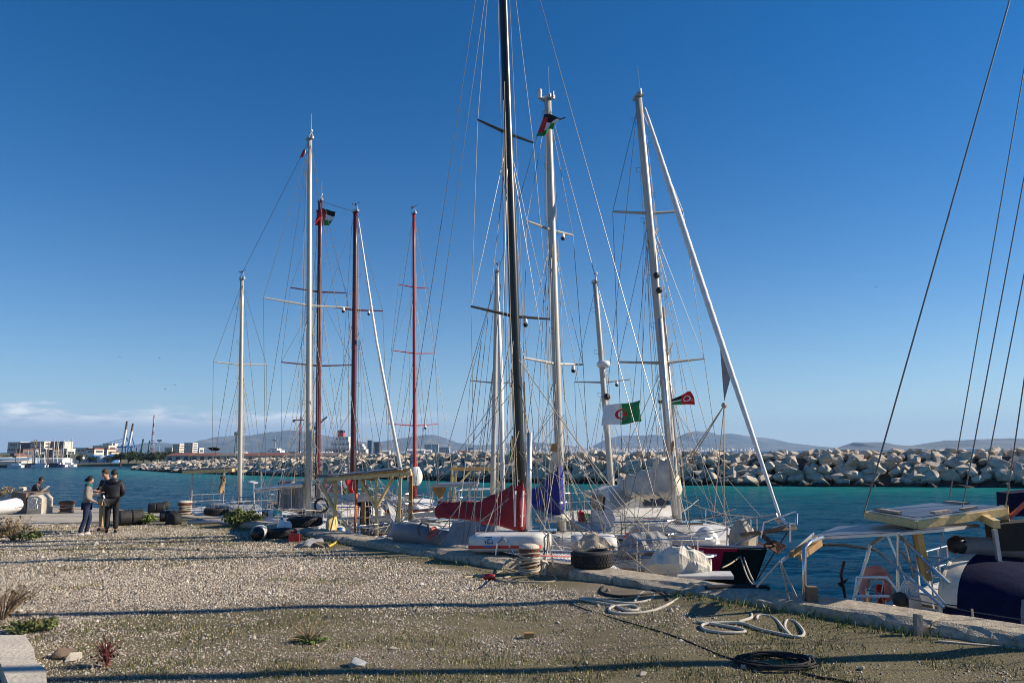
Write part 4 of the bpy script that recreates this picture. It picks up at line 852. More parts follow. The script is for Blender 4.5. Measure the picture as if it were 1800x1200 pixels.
# ---------------------------------------------------------------- A: black-masted sloop alongside the quay
def boat_A():
    b = Boat('navy-hulled sloop with a tall black mast and wine-red sail cover', 918, 945, 16.2, AX)
    b.hull(-4.9, 4.3, 2.9, (-.30, -.42, -.12), 'navy_hull', 'cream_deck'); b.cabin(-2.2, 2.2, 1.05, .42, 'white_gel', 3); b.rails(1.35, .6)
    base = PY(918, 960, 16.2); top = PY(876, -260, 16.2)
    mo, tips = b.mast(base, top, .112, 'black_mast', [(235, .92), (556, 1.25)], forestay=b.p(4.25, 0, b.dz(4.3)+.05), backstay=b.p(-4.8, .2, -.2), halyards=9, wr=.007, back2=True, nlow=1)
    b.dome(tips[1][1][1]*.3+tips[1][0]*.7+V3(0, 0, -.03))
    m = MB(); m.tube([PY(931, 760, 15.75), PY(929, 930, 15.75)], .055, 8); b.part(m, 'spinnaker_pole', 'alu', True)
    g = PY(918, 905, 16.05); e = PY(770, 897, 18.1); b.sail_cover(g, e, .74, .22, .32, .17, 'wine_canvas', .2, .66, 1.7, .028, seed=3)
    for q in range(2): m = MB(); t0 = PY(906+q*14, 862, 15.6); m.tube([t0, PY(905+q*12, 925, 15.6)], .022, 5); b.part(m, 'cover_lacing', 'old_white')
    for k, (x1, y1, x2, y2) in enumerate(((846, 600, 800, 955), (880, 500, 842, 935), (868, 640, 826, 955), (885, 560, 868, 960))): m = MB(); m.tube([PY(x1, y1, 16.2), PY(x2, y2, 16.3)], .008, 4); b.part(m, 'running_line', 'rope_white')
    # cockpit: coaming, grey weather cloth, winches
    for sd in (-1, 1): m = MB(); m.box(b.p(-3.4, sd*.95, b.dz(-3.4)+.14), (2.1, .12, .32), (b.F, b.S, V3(0, 0, 1))); b.part(m, 'coaming', 'white_gel'); m = MB(); m.lathe(b.p(-2.9, sd*.95, b.dz(-3)+.3), [(.09, 0), (.07, .05), (.08, .14), (.03, .16)], 12); b.part(m, 'winch', 'steel', True)
    m = MB(); m.sheet(lambda u, v: PY(776+50*u+(20-20*v), 917+42*v-2*u+math.sin(u*8)*1.0, 16.1-.5*u), 10, 6); b.part(m, 'weather_cloth', 'grey_canvas', True)
    m = MB(); m.sheet(lambda u, v: b.p(-3.6+1.9*u, -1.35+.02*math.sin(u*9), b.dz(-3)+.02+.52*v), 8, 3); b.part(m, 'side_cloth', 'grey_canvas', True)
    b.spray(-2.3, -1.3, .95, .62, 'grey_canvas')
    # bow rail as the photo shows it, with planked platform
    for k in range(2): m = MB(); m.tube([PY(1016, 978-k*0, 13.9), PY(1040, 968, 13.8), PY(1236, 969, 13.2), PY(1241, 1006, 13.2)], .018, 6); b.part(m, 'bow_rail', 'steel'); break
    m = MB(); m.tube([PY(1040, 968, 13.8), PY(1172, 1012, 13.4)], .017, 6); m.tube([PY(1172, 970, 13.5), PY(1172, 1015, 13.5)], .017, 6); b.part(m, 'bow_rail', 'steel')
    m = MB(); p = [PY(1195, 1003, 13.1), PY(1284, 1003, 12.7), PY(1290, 1012, 12.2), PY(1190, 1012, 12.6)]; m.prism(p, (0, 0, -.05)); b.part(m, 'gangplank', 'old_white')
    return b
BA = boat_A()
tarp(PY(1136, 1004, 13.4), PY(1250, 1002, 13.0), .75, .42, 'cream_sail', 'sail_bundle', 'crumpled cream sail bundle lashed on the foredeck by the kerb', 'sail', 2, .07)
def canister(px0, px1, yt, yb, Y, label):
    a = PY(px0, yb, Y); b = PY(px1, yb, Y-.5); zt = PY(px0, yt, Y).z; d = b-a; h = zt-a.z; X = d.normalized(); Yv = V3(-X.y, X.x, 0); c = (a+b)/2+Yv*.35
    r = Rig('liferaft_canister', label, 'canister', c); m = MB(); rings = []
    for x in np.linspace(-.5, .5, 9):
        k = 1-max(0, abs(x)-.40)*1.6; rings.append([c+X*d.length*x+Yv*.36*k*cy+V3(0, 0, h/2+h/2*k*cz) for cy, cz in [(math.copysign(abs(math.cos(t))**.45, math.cos(t)), math.copysign(abs(math.sin(t))**.45, math.sin(t))) for t in np.linspace(0, 2*math.pi, 17)[:-1]]])
    m.loft(rings, True, True); r.part(m, 'shell', 'old_white', True); m = MB(); m.box(c+V3(0, 0, h*.34), (d.length*.97, .745, .05), (X, Yv, V3(0, 0, 1))); r.part(m, 'red_stripe', 'red_plastic')
    m = MB(); u = X*.07; w = V3(0, 0, .06); q = c-X*d.length*.2-Yv*.372+V3(0, 0, h*.72)
    m.tube([q-u-w, q-u+w, q+u+w, q+u-w, q-u*.4-w, q-u*.2+w*.3, q+u*.4+w*.3], .012, 4); m.box(q-w*1.9, (.2, .006, .03), (X, Yv, V3(0, 0, 1))); r.part(m, 'emblem', 'blue_plastic')
canister(822, 952, 940, 972, 14.6, 'white canister with red stripe and blue emblem on deck beside the kerb')
def canister2(px0, px1, yt, yb, Y, label):
    a = PY(px0, yb, Y); b = PY(px1, yb, Y); h = PY(px0, yt, Y).z-a.z; r = Rig('deck_box', label, 'box', (a+b)/2); c = (a+b)/2; w = (b-a).length; m = MB(); rings = []
    for t in np.linspace(-.5, .5, 7): k = 1-max(0, abs(t)-.42); rings.append([c+V3(w*t, -.3*k, 0), c+V3(w*t, -.32*k, h*.55*k), c+V3(w*t, -.2*k, h*.92*k), c+V3(w*t, .2*k, h*k), c+V3(w*t, .32*k, h*.55*k), c+V3(w*t, .3*k, 0)])
    m.loft(rings, True, True); r.part(m, 'lid', 'old_white', True)
    for t in (-.22, -.1, .02): m = MB(); m.tube([c+V3(w*t, -.33, h*.5), c+V3(w*t+.04, -.21, h*.95), c+V3(w*t+.08, .2, h*1.03)], .03, 5); r.part(m, 'strap', 'rope_red')
def hoop(px0, px1, yt, yb, Y, label):
    m = MB(); pts = [PY(px0, yb, Y), PY(px0+2, yt+12, Y), PY(px0+14, yt+1, Y), PY(px1-16, yt, Y), PY(px1-5, yt+12, Y), PY(px1+6, yb, Y)]; m.tube(pts, .02, 6); solo(m, 'rail_hoop', 'steel', label, 'rail', pts[0])
hoop(872, 898, 942, 975, 14.3, 'bent stainless rail hoop in front of the white canister'); hoop(955, 968, 932, 1000, 13.2, 'white boarding ladder hoop behind the rusty bollard')
canister2(1005, 1082, 940, 966, 15.9, 'white deck box with red straps beyond the truck tyre')
tarp(PY(1010, 966, 15.0), PY(1075, 972, 14.6), .7, .28, 'tan_canvas', 'tarpaulin', 'brown tarpaulin heaped behind the truck tyre', 'tarpaulin', 5, .08)
tarp(PY(1090, 972, 14.6), PY(1180, 962, 14.9), .5, .34, 'grey_canvas', 'tarpaulin', 'grey awning cloth sagging over the guard rail', 'tarpaulin', 8, .09)
tarp(PY(945, 915, 19.5), PY(1000, 912, 19.0), .7, .15, 'cream_sail', 'folded_sail', 'pale folded sail lying on the deck behind the black mast', 'sail', 11, .05)
# ---------------------------------------------------------------- B: white mast, blue cover
def boat_B():
    b = Boat('white sloop with a blue sail cover and flag at its white mast', 986, 950, 19.2, AX)
    b.hull(-5.6, 3.1, 3.0, (-.30, -.42, -.15), 'white_gel', 'cream_deck', stripe='navy_hull'); b.cabin(-2.4, 1.6, 1.0, .45, 'old_white', 3); b.rails(1.4, .6)
    base = PY(988, 950, 19.2); top = PY(963, 175, 19.2)
    mo, tips = b.mast(base, top, .112, 'white_mast', [(405, .95), (640, 1.2)], steps=True, forestay=b.p(3.1, 0, 0), backstay=b.p(-5.4, 0, -.2), halyards=9, wr=.0075, nlow=1)
    b.dome(tips[1][1][1]*.62+tips[1][0]*.38+V3(0, 0, -.03)); b.dome(tips[0][1][1]*.5+tips[0][0]*.5+V3(0, 0, -.01))
    m = MB(); c = PY(949, 165, 19.2); m.lathe(c, [(.05, -.14), (.06, 0), (.06, .12), (.03, .14)], 10); b.part(m, 'tricolour_light', 'white_gel', True)
    b.sail_cover(PY(986, 885, 19.05), PY(880, 872, 21.9), .92, .14, .30, .12, 'blue_canvas', .2, .62, 1.35, .04, seed=6)
    m = MB(); m.sheet(lambda u, v: PY(967+16*u+4*math.sin(v*5), 780+48*v, 19.0), 5, 8); b.part(m, 'sail_head', 'cream_sail', True); m = MB(); m.sheet(lambda u, v: PY(968+11*u, 779+14*v, 18.97), 3, 3); b.part(m, 'sail_patch', 'ochre_cloth')
    # stern gantry with solar panel
    p = [PY(757, 853, 22.0), PY(775, 848.5, 23.2), PY(842, 846, 21.4), PY(838, 851, 20.6)]; m = MB(); m.prism(p, (0, 0, -.05)); g = b.part(m, 'solar_panel', 'solar_back'); m = MB(); m.prism([q+V3(0, 0, .006) for q in p], (0, 0, .004)); b.part(m, 'solar_cells', 'solar', parent=g)
    for x, y in ((772, 22.1), (826, 21)): m = MB(); t = PY(x, 852, y); m.tube([t, V3(t.x, t.y, -.25)], .022, 6); b.part(m, 'gantry_leg', 'steel')
    m = MB(); m.prism([PY(757, 855, 22.0), PY(778, 855, 21.9), PY(771, 876, 21.9)], (.1, .1, 0)); b.part(m, 'bracket', 'pine_dark')
    b.spray(-2.6, -1.6, .95, .6, 'grey_canvas')
    return b
BB = boat_B()
# ---------------------------------------------------------------- C: ketch with painted bow
def boat_C():
    b = Boat('dark green ketch with crimson painted bow and furled headsail', 1190, 915, 20.2, (-.17, .985))
    class Paint:
        mats = ['green_black', 'green_black', 'crimson']
        def __call__(s, t, q, k, m):
            side = q if q < k/2 else k-1-q
            return 2 if .845-.022*side < t < .945-.02*side else 0
    b.hull(-8.2, 4.75, 3.3, (-.05, -.25, .10), 'green_black', 'cream_deck', rake=1.1, stripe=None, paint=Paint(), n=40)
    b.cabin(-1.2, 2.4, 1.0, .4, 'old_white', 2); b.rails(1.5, .62, bow=False)
    base = PY(1191, 918, 20.2); top = PY(1122, 172, 20.2); bow = PY(1371, 908, 15.5)
    mo, tips = b.mast(base, top, .125, 'white_mast', [(375, 1.05), (638, 1.25)], steps=True, backstay=b.p(-7.9, 0, 0), halyards=10, wr=.0078, nlow=1, forestay=None)
    m = MB(); m.tube([PY(1160, 560, 20.0), PY(1188, 905, 19.9)], .06, 8); b.part(m, 'spinnaker_pole', 'alu', True); m = MB(); m.tube([PY(1166, 540, 20.3), PY(1198, 900, 20.2)], .035, 8); b.part(m, 'staysail_track', 'galv', True)
    for k in range(2): m = MB(); m.ball(PY(1154+k*5, 484+k*26, 20.0), .09, 8, 6); b.part(m, 'deck_light', 'black_plastic')
    # furled genoa, spiral wrapped
    t0 = PY(1133, 190, 20.05); N = 90; pts = []; rad = []
    for i in range(N+1):
        t = i/N; q = t0+(bow-t0)*t; q += V3(0, 0, -.10*math.sin(math.pi*t)); pts.append(q); rad.append((.032+.048*math.sin(math.pi*min(t*1.05, 1)**.8)**.7)*(1+.045*math.sin(i*2.3)))
    m = MB(); m.tube(pts, rad, 10); b.part(m, 'furled_headsail', 'white_sail', True)
    m = MB(); q1 = t0+(bow-t0)*.665; m.add([t0+(bow-t0)*.63, t0+(bow-t0)*.72, PY(1273, 706, 17.2), PY(1276, 670, 17.3)], [(0, 1, 2, 3)]); b.part(m, 'sail_clew', 'grey_canvas'); cl = PY(1273, 712, 17.2)
    for (x, y, Y) in ((1150, 915, 19.5), (1272, 918, 16.9), (1255, 900, 17.5), (1180, 850, 20.0)): m = MB(); m.tube([cl, PY(x, y, Y)], .012, 5); b.part(m, 'sheet_rope', 'rope_tan')
    m = MB(); m.ball(cl, .07, 8, 5); b.part(m, 'sheet_knot', 'rope_white')
    # bowsprit, anchor and double bow rail
    st = b.p(4.6, 0, b.dz(4.7)+.08); tipb = PY(1388, 928, 15.0); m = MB(); m.beam(st-b.F*1.3, tipb, .34, .07); b.part(m, 'bowsprit', 'old_wood')
    m = MB(); m.tube([tipb, PY(1330, 1020, 15.6)], .014, 5); b.part(m, 'bobstay', 'rust'); m = MB(); m.tube([PY(1371, 908, 15.5), tipb+V3(0, 0, .03)], .03, 6); m.lathe(PY(1371, 912, 15.5), [(.09, -.05), (.1, 0), (.04, .05)], 10); b.part(m, 'furler_drum', 'steel')
    an = MB(); a0 = PY(1335, 935, 15.3); a1 = PY(1362, 960, 15.0); an.beam(a0, a1, .06, .07); an.prism([a1+V3(-.22, 0, .05), a1+V3(.02, -.05, -.12), a1+V3(.22, 0, .02), a1+V3(.02, .1, .12)], (.02, .03, -.03)); an.tube([a1+V3(-.25, -.12, .02), a1+V3(.2, .15, .0)], .02, 5); b.part(an, 'anchor', 'rust')
    m = MB()
    L = [PY(1278, 925, 17.0), PY(1320, 911, 16.3), PY(1365, 903, 15.6), PY(1371, 921, 15.5)]; Rr = [PY(1338, 945, 15.2), PY(1343, 918, 15.2), PY(1372, 908, 14.9), PY(1398, 899, 14.8), PY(1401, 903, 14.7), PY(1400, 921, 14.6)]
    m.tube(L, .02, 6); m.tube(Rr, .02, 6); m.tube([PY(1400, 921, 14.6), PY(1388, 920, 15.0), PY(1360, 928, 15.5), PY(1280, 962, 16.6)], .02, 6)
    for (x, y, y2, Y) in ((1320, 911, 942, 16.3), (1389, 921, 952, 14.9), (1278, 925, 965, 17.0)): m.tube([PY(x, y, Y), PY(x, y2, Y)], .02, 6)
    b.part(m, 'bow_rail', 'steel')
    # doghouse with big windows
    z = b.dz(-2.5)-.02; c = MB(); rings = []
    for x, h, w in ((-5.0, .8, 1.05), (-4.9, 1.22, 1.05), (-3.2, 1.28, 1.05), (-2.7, .62, 1.1), (-2.4, .42, 1.1)): rings.append([b.p(x, w, z), b.p(x, w*.86, z+h*.92), b.p(x, w*.5, z+h*1.02), b.p(x, -w*.5, z+h*1.02), b.p(x, -w*.86, z+h*.92), b.p(x, -w, z)])
    c.loft(rings, True, True); dg = b.part(c, 'doghouse', 'old_white')
    for sd in (-1, 1): m = MB(); m.box(b.p(-4.1, sd*.985, z+.78), (1.3, .05, .46), (b.F, b.S, (V3(0, 0, 1)-b.S*sd*.12).normalized())); b.part(m, 'window', 'glass_dark', parent=dg)
    for sd in (-.5, .5): m = MB(); up = (V3(0, 0, 1)-b.F*.62).normalized(); m.box(b.p(-2.86, sd*.95, z+.95), (.05, .82, .52), (up.cross(b.S), b.S, up)); b.part(m, 'windscreen', 'clear_vinyl' if sd < 0 else 'glass_dark', parent=dg)
    b.sail_cover(PY(1186, 862, 20.0), PY(1088, 868, 24.0), .95, .42, .18, .14, 'cream_sail', .26, .9, 1.0, .11, 'flaked_sail', 21, True)
    # mizzen
    b2, t2 = b.mast(PY(1078, 893, 25.6), PY(1046, 497, 25.6), .10, 'white_mast', [(672, 1.0)], steps=True, halyards=4, chain=1.2, xm=-5.6, head='light', wr=.007)
    rd = PY(1061, 640, 25.4); m = MB(); m.lathe(rd, [(.02, -.12), (.2, -.10), (.24, -.03), (.24, .05), (.17, .11), (.02, .13)], 16); m.tube([rd+V3(0, 0, -.12), rd+V3(.02, .1, -.45)], .05, 6); b.part(m, 'radar_dome', 'white_gel', True, parent=b2)
    b.dome(t2[0][1][1]*.5+t2[0][0]*.5); m = MB(); m.ball(PY(1067, 697, 25.4), .12, 8, 6); b.part(m, 'loudhailer', 'black_plastic', parent=b2)
    b.sail_cover(PY(1074, 872, 25.5), PY(1030, 868, 28.4), .55, .12, .12, .10, 'cream_sail', .22, .6, 1.2, .07, 'mizzen_sail', 31)
    return b
BC = boat_C()
tarp(PY(1178, 768, 19.7)+V3(0, 0, -.45), PY(1182, 800, 19.7)+V3(.05, 0, .35), .28, .1, 'ochre_cloth', 'cloth_bag', 'ochre cloth bag hanging beside the white mast', 'bag', 4, .03)
tarp(PY(1220, 958, 18.0), PY(1262, 956, 17.6), .55, .42, 'white_gel', 'deck_locker', 'white ribbed canister strapped to the ketch side deck', 'canister', 14, .015)
tarp(PY(1284, 962, 16.9), PY(1322, 958, 16.4), .5, .6, 'tan_canvas', 'sail_bag', 'tan sail bag slumped against the bow rail', 'sail bag', 17, .06)
# ---------------------------------------------------------------- E: white ketch-like sloop with grey tent
def boat_E():
    b = Boat('white sloop with silver mast, grey cockpit tent and low boom', 543, 905, 25.0, (-.674, .738))
    b.hull(-4.6, 3.9, 3.1, (-.25, -.40, -.15), 'old_white', 'cream_deck', stripe='grey_hull'); b.cabin(-3.8, 1.2, 1.05, .42, 'white_gel', 4); b.rails(1.2, .65)
    base = PY(542, 912, 25); top = PY(544.5, 245, 25); mo, tips = b.mast(base, top, .098, 'white_mast', [(537, 1.6)], steps=True, forestay=b.p(3.9, 0, 0), backstay=PY(421, 489, 31.2), halyards=8, wr=.0078, nlow=1, head='light')
    m = MB(); m.tube([b.p(-4.5, 0, -.1), top], .008, 4); b.part(m, 'backstay', 'wire'); b.dome(tips[0][1][1]*.85+tips[0][0]*.15)
    m = MB(); m.tube([PY(532, 851, 24.9), PY(450, 861, 27.2)], .085, 10); b.part(m, 'boom', 'alu', True)
    K = 10; f = lambda u, v: PY(488+54*u, 893-(46+4*math.sin(u*6))*math.sin(math.pi*min(v, .5))**.7+(0 if v < .5 else (v-.5)*2*6), 26.4-1.0*u+1.8*max(0, v-.5)+.05*math.sin(u*14))
    m = MB(); m.sheet(lambda u, v: f(u, v)+V3(0, .09*math.sin(u*23+v*2)+.05*math.sin(u*51), .02*math.sin(u*17)), 40, 12); b.part(m, 'cockpit_tent', 'grey_canvas', True)
    for q in (.12, .5, .9): m = MB(); m.tube([f(q, v/12*.5)+V3(0, -.14, 0) for v in range(13)], .02, 5); b.part(m, 'tent_rib', 'steel')
    m = MB(); m.sheet(lambda u, v: f(.2+.26*u, .12+.22*v)+V3(0, -.16, 0), 4, 4); b.part(m, 'tent_window', 'clear_vinyl')
    m = MB(); m.sheet(lambda u, v: PY(556+44*u, 847+34*v+2*math.sin(u*5), 24.6-.5*u+.03*math.sin(u*12)), 8, 4); b.part(m, 'tent_window', 'clear_vinyl', True); m = MB(); m.tube([PY(490, 845, 26.3), PY(540, 842, 25.4), PY(600, 846, 24.1)], .035, 6); m.tube([PY(600, 846, 24.1), PY(602, 900, 24.1)], .02, 6); b.part(m, 'tent_frame', 'old_white')
    m = MB(); m.box(PY(577, 836, 24.6), (.62, .45, .10)); b.part(m, 'solar_panel', 'solar'); m = MB(); m.prism([PY(436, 846, 27.4), PY(444, 844, 27.9), PY(454, 847, 27.6), PY(446, 849, 27.0)], (0, 0, -.03)); m.tube([PY(446, 847, 27.4), PY(447, 885, 27.4)], .025, 5); b.part(m, 'solar_panel', 'solar_back')
    m = MB(); m.tube([PY(458, 828, 27), PY(500, 827.5, 26.5)], .03, 6); m.tube([PY(459, 828, 27), PY(460, 890, 27)], .02, 5); m.tube([PY(497, 828, 26.5), PY(485, 880, 26.6)], .015, 5); b.part(m, 'stern_gantry', 'steel')
    m = MB(); m.lathe(PY(565, 888, 24.0), [(.21, -.03), (.25, 0), (.21, .03), (.17, 0), (.21, -.03)], 18, Matrix.Rotation(math.pi/2, 3, 'X')); b.part(m, 'lifebuoy', 'black_plastic', True)
    for k in range(3): m = MB(); m.box(PY(468+k*10, 905, 26.2), (.22, .25, .34)); b.part(m, 'jerrycan', ['black_plastic', 'white_gel', 'teal_plastic'][k])
    return b
BE = boat_E()
# ---------------------------------------------------------------- F: red boat stern-to, timber frame
def boat_F():
    c = Q(15.2, 3.4); b = Boat('red-hulled boat moored stern to the quay under a yellow timber frame', 640, 900, 20, (-QN.x, -QN.y)); b.M = Vector((c.x, c.y, 0)); 
    b.hull(-2.6, 2.6, 2.4, (-.10, -.2, -.05), 'red_hull', 'grey_hull', tr=.9, stripe=None); b.rails(1.1, .55, True, False); b.cabin(-.6, 1.6, .8, .35, 'old_white', 2)
    # white heart-like emblem on the transom
    o = b.p(-2.64, -.28, -.42); m = MB(); pts = []
    for k in range(24):
        t = 2*math.pi*k/24; pts.append(o+b.S*.012*16*math.sin(t)**3+V3(0, 0, .012*(13*math.cos(t)-5*math.cos(2*t)-2*math.cos(3*t)-math.cos(4*t))))
    m.prism(pts, b.F*-.01); b.part(m, 'emblem', 'white_cloth')
    m = MB(); zr = .12
    for sy in (-1.05, -.2, .55, 1.05): m.tube([b.p(-2.55, sy, -.15), b.p(-2.55, sy, zr)], .02, 6)
    m.tube([b.p(-2.55, -1.05, zr), b.p(-2.55, 1.05, zr)], .02, 6); b.part(m, 'stern_rail', 'white_gel')
    zt = PY(600, 848, 20.5).z; P = [PY(590, 847, 20.2), PY(662, 841, 19.4), PY(704, 836, 18.7)]; bot = [PY(590, 938, 20.2), PY(662, 945, 19.4), PY(700, 940, 18.9)]
    for i, (t, q) in enumerate(zip(P, bot)):
        m = MB(); m.beam(V3(q.x, q.y, -.3), t, .07, .07); b.part(m, 'frame_post', 'pine')
    back = [PY(570, 846, 22.6), PY(640, 839, 21.9), PY(722, 831, 20.8)]
    m = MB(); m.beam(P[0]+V3(-.25, .15, .06), P[2]+V3(.3, -.2, .06), .05, .09); b.part(m, 'frame_beam', 'pine'); m = MB(); m.beam(back[0]+V3(0, 0, .06), back[2]+V3(0, 0, .06), .06, .10); b.part(m, 'frame_beam', 'pine')
    for t in back[1:]: m = MB(); m.beam(V3(t.x, t.y, -.2), t, .10, .10); b.part(m, 'frame_post', 'pine_dark')
    for a, c2 in zip(P, back): m = MB(); m.beam(a, c2, .07, .12); b.part(m, 'frame_beam', 'pine_dark')
    for a, q in ((P[0], -.6), (P[1], -.6), (P[1], .6)): m = MB(); m.beam(a+(P[2]-P[0]).normalized()*q, a+V3(0, 0, -.75), .06, .07); b.part(m, 'frame_brace', 'pine')
    for k in range(2): m = MB(); p0 = P[0]+(P[2]-P[0])*(.05+.47*k); p1 = P[0]+(P[2]-P[0])*(.47+.47*k); q0 = back[0]+(back[2]-back[0])*(.05+.47*k); q1 = back[0]+(back[2]-back[0])*(.47+.47*k); m.prism([v+V3(0, 0, .15) for v in (p0, p1, q1, q0)], (0, 0, .04)); b.part(m, 'solar_panel', 'solar')
    m = MB(); m.tube([PY(628, 838, 20.3), PY(623, 945, 19.6)], .035, 6); b.part(m, 'boat_hook', 'orange_paint')
    for k in range(7): m = MB(); x0 = 665+k*2; m.tube([PY(x0, 872, 19.8), PY(x0+10, 869+k, 19.6), PY(x0+18, 890+2*k, 19.3), PY(694-k, 940, 18.6)], .012, 5); b.part(m, 'hose', 'old_white')
    return b
BF = boat_F()
tarp(PY(585, 882, 21.5), PY(672, 877, 20.4), .35, .20, 'white_sail', 'rolled_sail', 'long white rolled sail lashed under the yellow timber frame', 'sail', 23, .06)
def round_board(px, py, Y, r, label):
    c = PY(px, py, Y); m = MB(); m.lathe(c, [(.01, -.03), (r, -.03), (r, .03), (.01, .03)], 26, Matrix.Rotation(math.pi/2, 3, 'Y') @ Matrix.Rotation(.3, 3, 'X')); solo(m, 'cable_drum', 'pine', label, 'drum', c)
round_board(583, 922, 19.9, .25, 'round yellow wooden disc leaning by the timber frame post')
# ---------------------------------------------------------------- G: schooner with two maroon masts
def boat_G():
    b = Boat('schooner with two dark maroon masts', 622, 880, 29.5, (-.54, .84))
    b.hull(-8.0, 4.6, 3.5, (-.05, -.3, .0), 'grey_hull', 'old_wood', stripe='old_white'); b.cabin(-3.2, .9, 1.1, .5, 'old_white', 3); b.rails(1.4, .65)
    t1 = PY(625, 373, 29.5); t2 = PY(563, 354, 33)
    m1, s1 = b.mast(PY(620, 882, 29.5), t1, .11, 'maroon_mast', [(545, 1.25)], steps=True, forestay=b.p(4.6, 0, .1), halyards=7, wr=.0085, head='wind'); b.dome(s1[0][1][1]*.5+s1[0][0]*.5)
    m2, s2 = b.mast(PY(558, 875, 33), t2, .115, 'maroon_mast', [(513, 1.3), (643, 1.65)], steps=True, backstay=b.p(-7.9, 0, .1), halyards=7, wr=.0085, xm=-4.2, head='light')
    m = MB(); m.tube([t1, t2], .012, 5); b.part(m, 'triatic_stay', 'wire')
    m = MB(); m.tube([PY(630, 385, 29.3), PY(662, 600, 28.4), PY(707, 838, 26.0)], [.02, .05, .06], 8); b.part(m, 'furled_headsail', 'white_sail', True)
    b.sail_cover(PY(620, 862, 29.4), PY(560, 858, 32.2), .35, .14, .14, .1, 'wine_canvas', .2, .5, 1.2, .06, seed=41); b.spray(-6.3, -5.2, 1.1, .9, 'black_canvas')
    return b
BG = boat_G()
# ---------------------------------------------------------------- N: slim red mast
def boat_N():
    b = Boat('small sloop with a slim bright red mast and white sail bag', 728, 872, 34, (-.6, .8))
    b.hull(-4.5, 3.6, 2.7, (-.2, -.35, -.1), 'white_gel', 'cream_deck', stripe='red_hull'); b.cabin(-2.2, 1.5, .9, .45, 'white_gel', 3); b.rails(1.3, .6)
    mo, tips = b.mast(PY(729, 878, 34), PY(727.5, 376, 34), .085, 'red_mast', [(505, .8), (621, 1.15), (748, 1.3)], forestay=b.p(3.6, 0, 0), backstay=b.p(-4.4, 0, -.1), halyards=4, wr=.0085, head='wind'); b.dome(tips[2][1][1]*.45+tips[2][0]*.55)
    m = MB(); rings = []
    for i in range(9): t = i/8; z = PY(728, 853-33*t, 33.8).z; w = .10+.25*math.sin(math.pi*(.15+.75*t)); c = PY(729, 850, 33.8); rings.append([V3(c.x+w*math.cos(a), 33.8+w*.7*math.sin(a), z) for a in np.linspace(0, 6.283, 11)[:-1]])
    m.loft(rings, True, True); b.part(m, 'sail_bag', 'white_sail', True)
    return b
BN = boat_N()
# ---------------------------------------------------------------- H: small grey sloop with timber gantry
def boat_H():
    b = Boat('small grey sloop with a yellow plank gantry over its stern', 421, 884, 31.3, (-.674, .738))
    b.hull(-3.6, 2.5, 2.5, (-.15, -.3, -.1), 'grey_hull', 'old_white', stripe='old_white'); b.cabin(-1.8, 1.2, .85, .42, 'grey_hull', 2); b.rails(1.1, .55)
    mo, tips = b.mast(PY(421, 889, 31.3), PY(425.5, 491, 31.3), .095, 'white_mast', [(641, 1.15)], steps=True, forestay=b.p(2.5, 0, 0), backstay=b.p(-3.5, 0, 0), halyards=5, wr=.0085, head='wind')
    z = PY(365, 830, 33).z; A = [PY(322, 830, 33.0), PY(409, 826, 31.6), PY(326, 829, 34.6), PY(412, 825.5, 33.2)]
    m = MB(); m.beam(A[0], A[1], .09, .14); b.part(m, 'gantry_beam', 'pine'); m = MB(); m.beam(A[2], A[3], .09, .14); b.part(m, 'gantry_beam', 'pine'); m = MB(); m.prism([A[0]+V3(0, 0, .08), A[1]+V3(0, 0, .08), A[3]+V3(0, 0, .08), A[2]+V3(0, 0, .08)], (0, 0, .04)); b.part(m, 'solar_panel', 'solar')
    for q in (-1, 1): m = MB(); g0 = PY(338, 832, 33.0 if q < 0 else 34.4); m.beam(V3(g0.x, g0.y, -.6), g0, .07, .07); b.part(m, 'gantry_post', 'galv'); m = MB(); g0 = PY(394, 829, 31.9 if q < 0 else 33.4); m.beam(V3(g0.x, g0.y, -.5), g0, .07, .07); b.part(m, 'gantry_post', 'galv')
boat_H()
# ---------------------------------------------------------------- I: white mast and timber gantry, bow towards us
def boat_I():
    b = Boat('white sloop with furled headsail and tall timber gantry, moored beyond the wine-red cover', 866, 872, 30, (-.2, .98))
    b.hull(-4.8, 3.6, 2.8, (-.2, -.35, -.1), 'white_gel', 'cream_deck'); b.cabin(-2.2, 1.5, .95, .45, 'white_gel', 3); b.rails(1.3, .6)
    mo, tips = b.mast(PY(866, 880, 30), PY(873.5, 478, 30), .10, 'white_mast', [(673, 1.0)], backstay=b.p(-4.7, 0, 0), halyards=4, wr=.008, head='wind'); b.dome(tips[0][1][1]*.7+tips[0][0]*.3)
    m = MB(); m.tube([PY(875, 486, 29.8), PY(880, 660, 28.2), PY(884, 874, 26.4)], [.03, .10, .085], 8); b.part(m, 'furled_headsail', 'white_sail', True)
    z = PY(838, 826, 33.6).z; X0, X1 = -4.6, -3.2
    for x in (X0, X1):
        for sy in (-1.05, 1.0): m = MB(); m.beam(b.p(x, sy*1.15, -.2), b.p(x, sy, z), .10, .10); b.part(m, 'gantry_post', 'pine')
        m = MB(); m.beam(b.p(x, -1.15, z+.06), b.p(x, 1.1, z+.06), .09, .13); b.part(m, 'gantry_beam', 'pine_dark')
    for sy in (-1.05, 1.0): m = MB(); m.beam(b.p(X0, sy, z+.17), b.p(X1, sy, z+.17), .08, .1); b.part(m, 'gantry_beam', 'pine'); m = MB(); m.beam(b.p(X1, sy*.35, z+.02), b.p(X1, sy, z-.7), .07, .07); b.part(m, 'gantry_brace', 'pine')
    m = MB(); m.box(b.p(-3.9, 0, z-.85), (1.3, 1.9, .04), (b.F, b.S, V3(0, 0, 1))); b.part(m, 'solar_panel', 'solar_back')
boat_I()
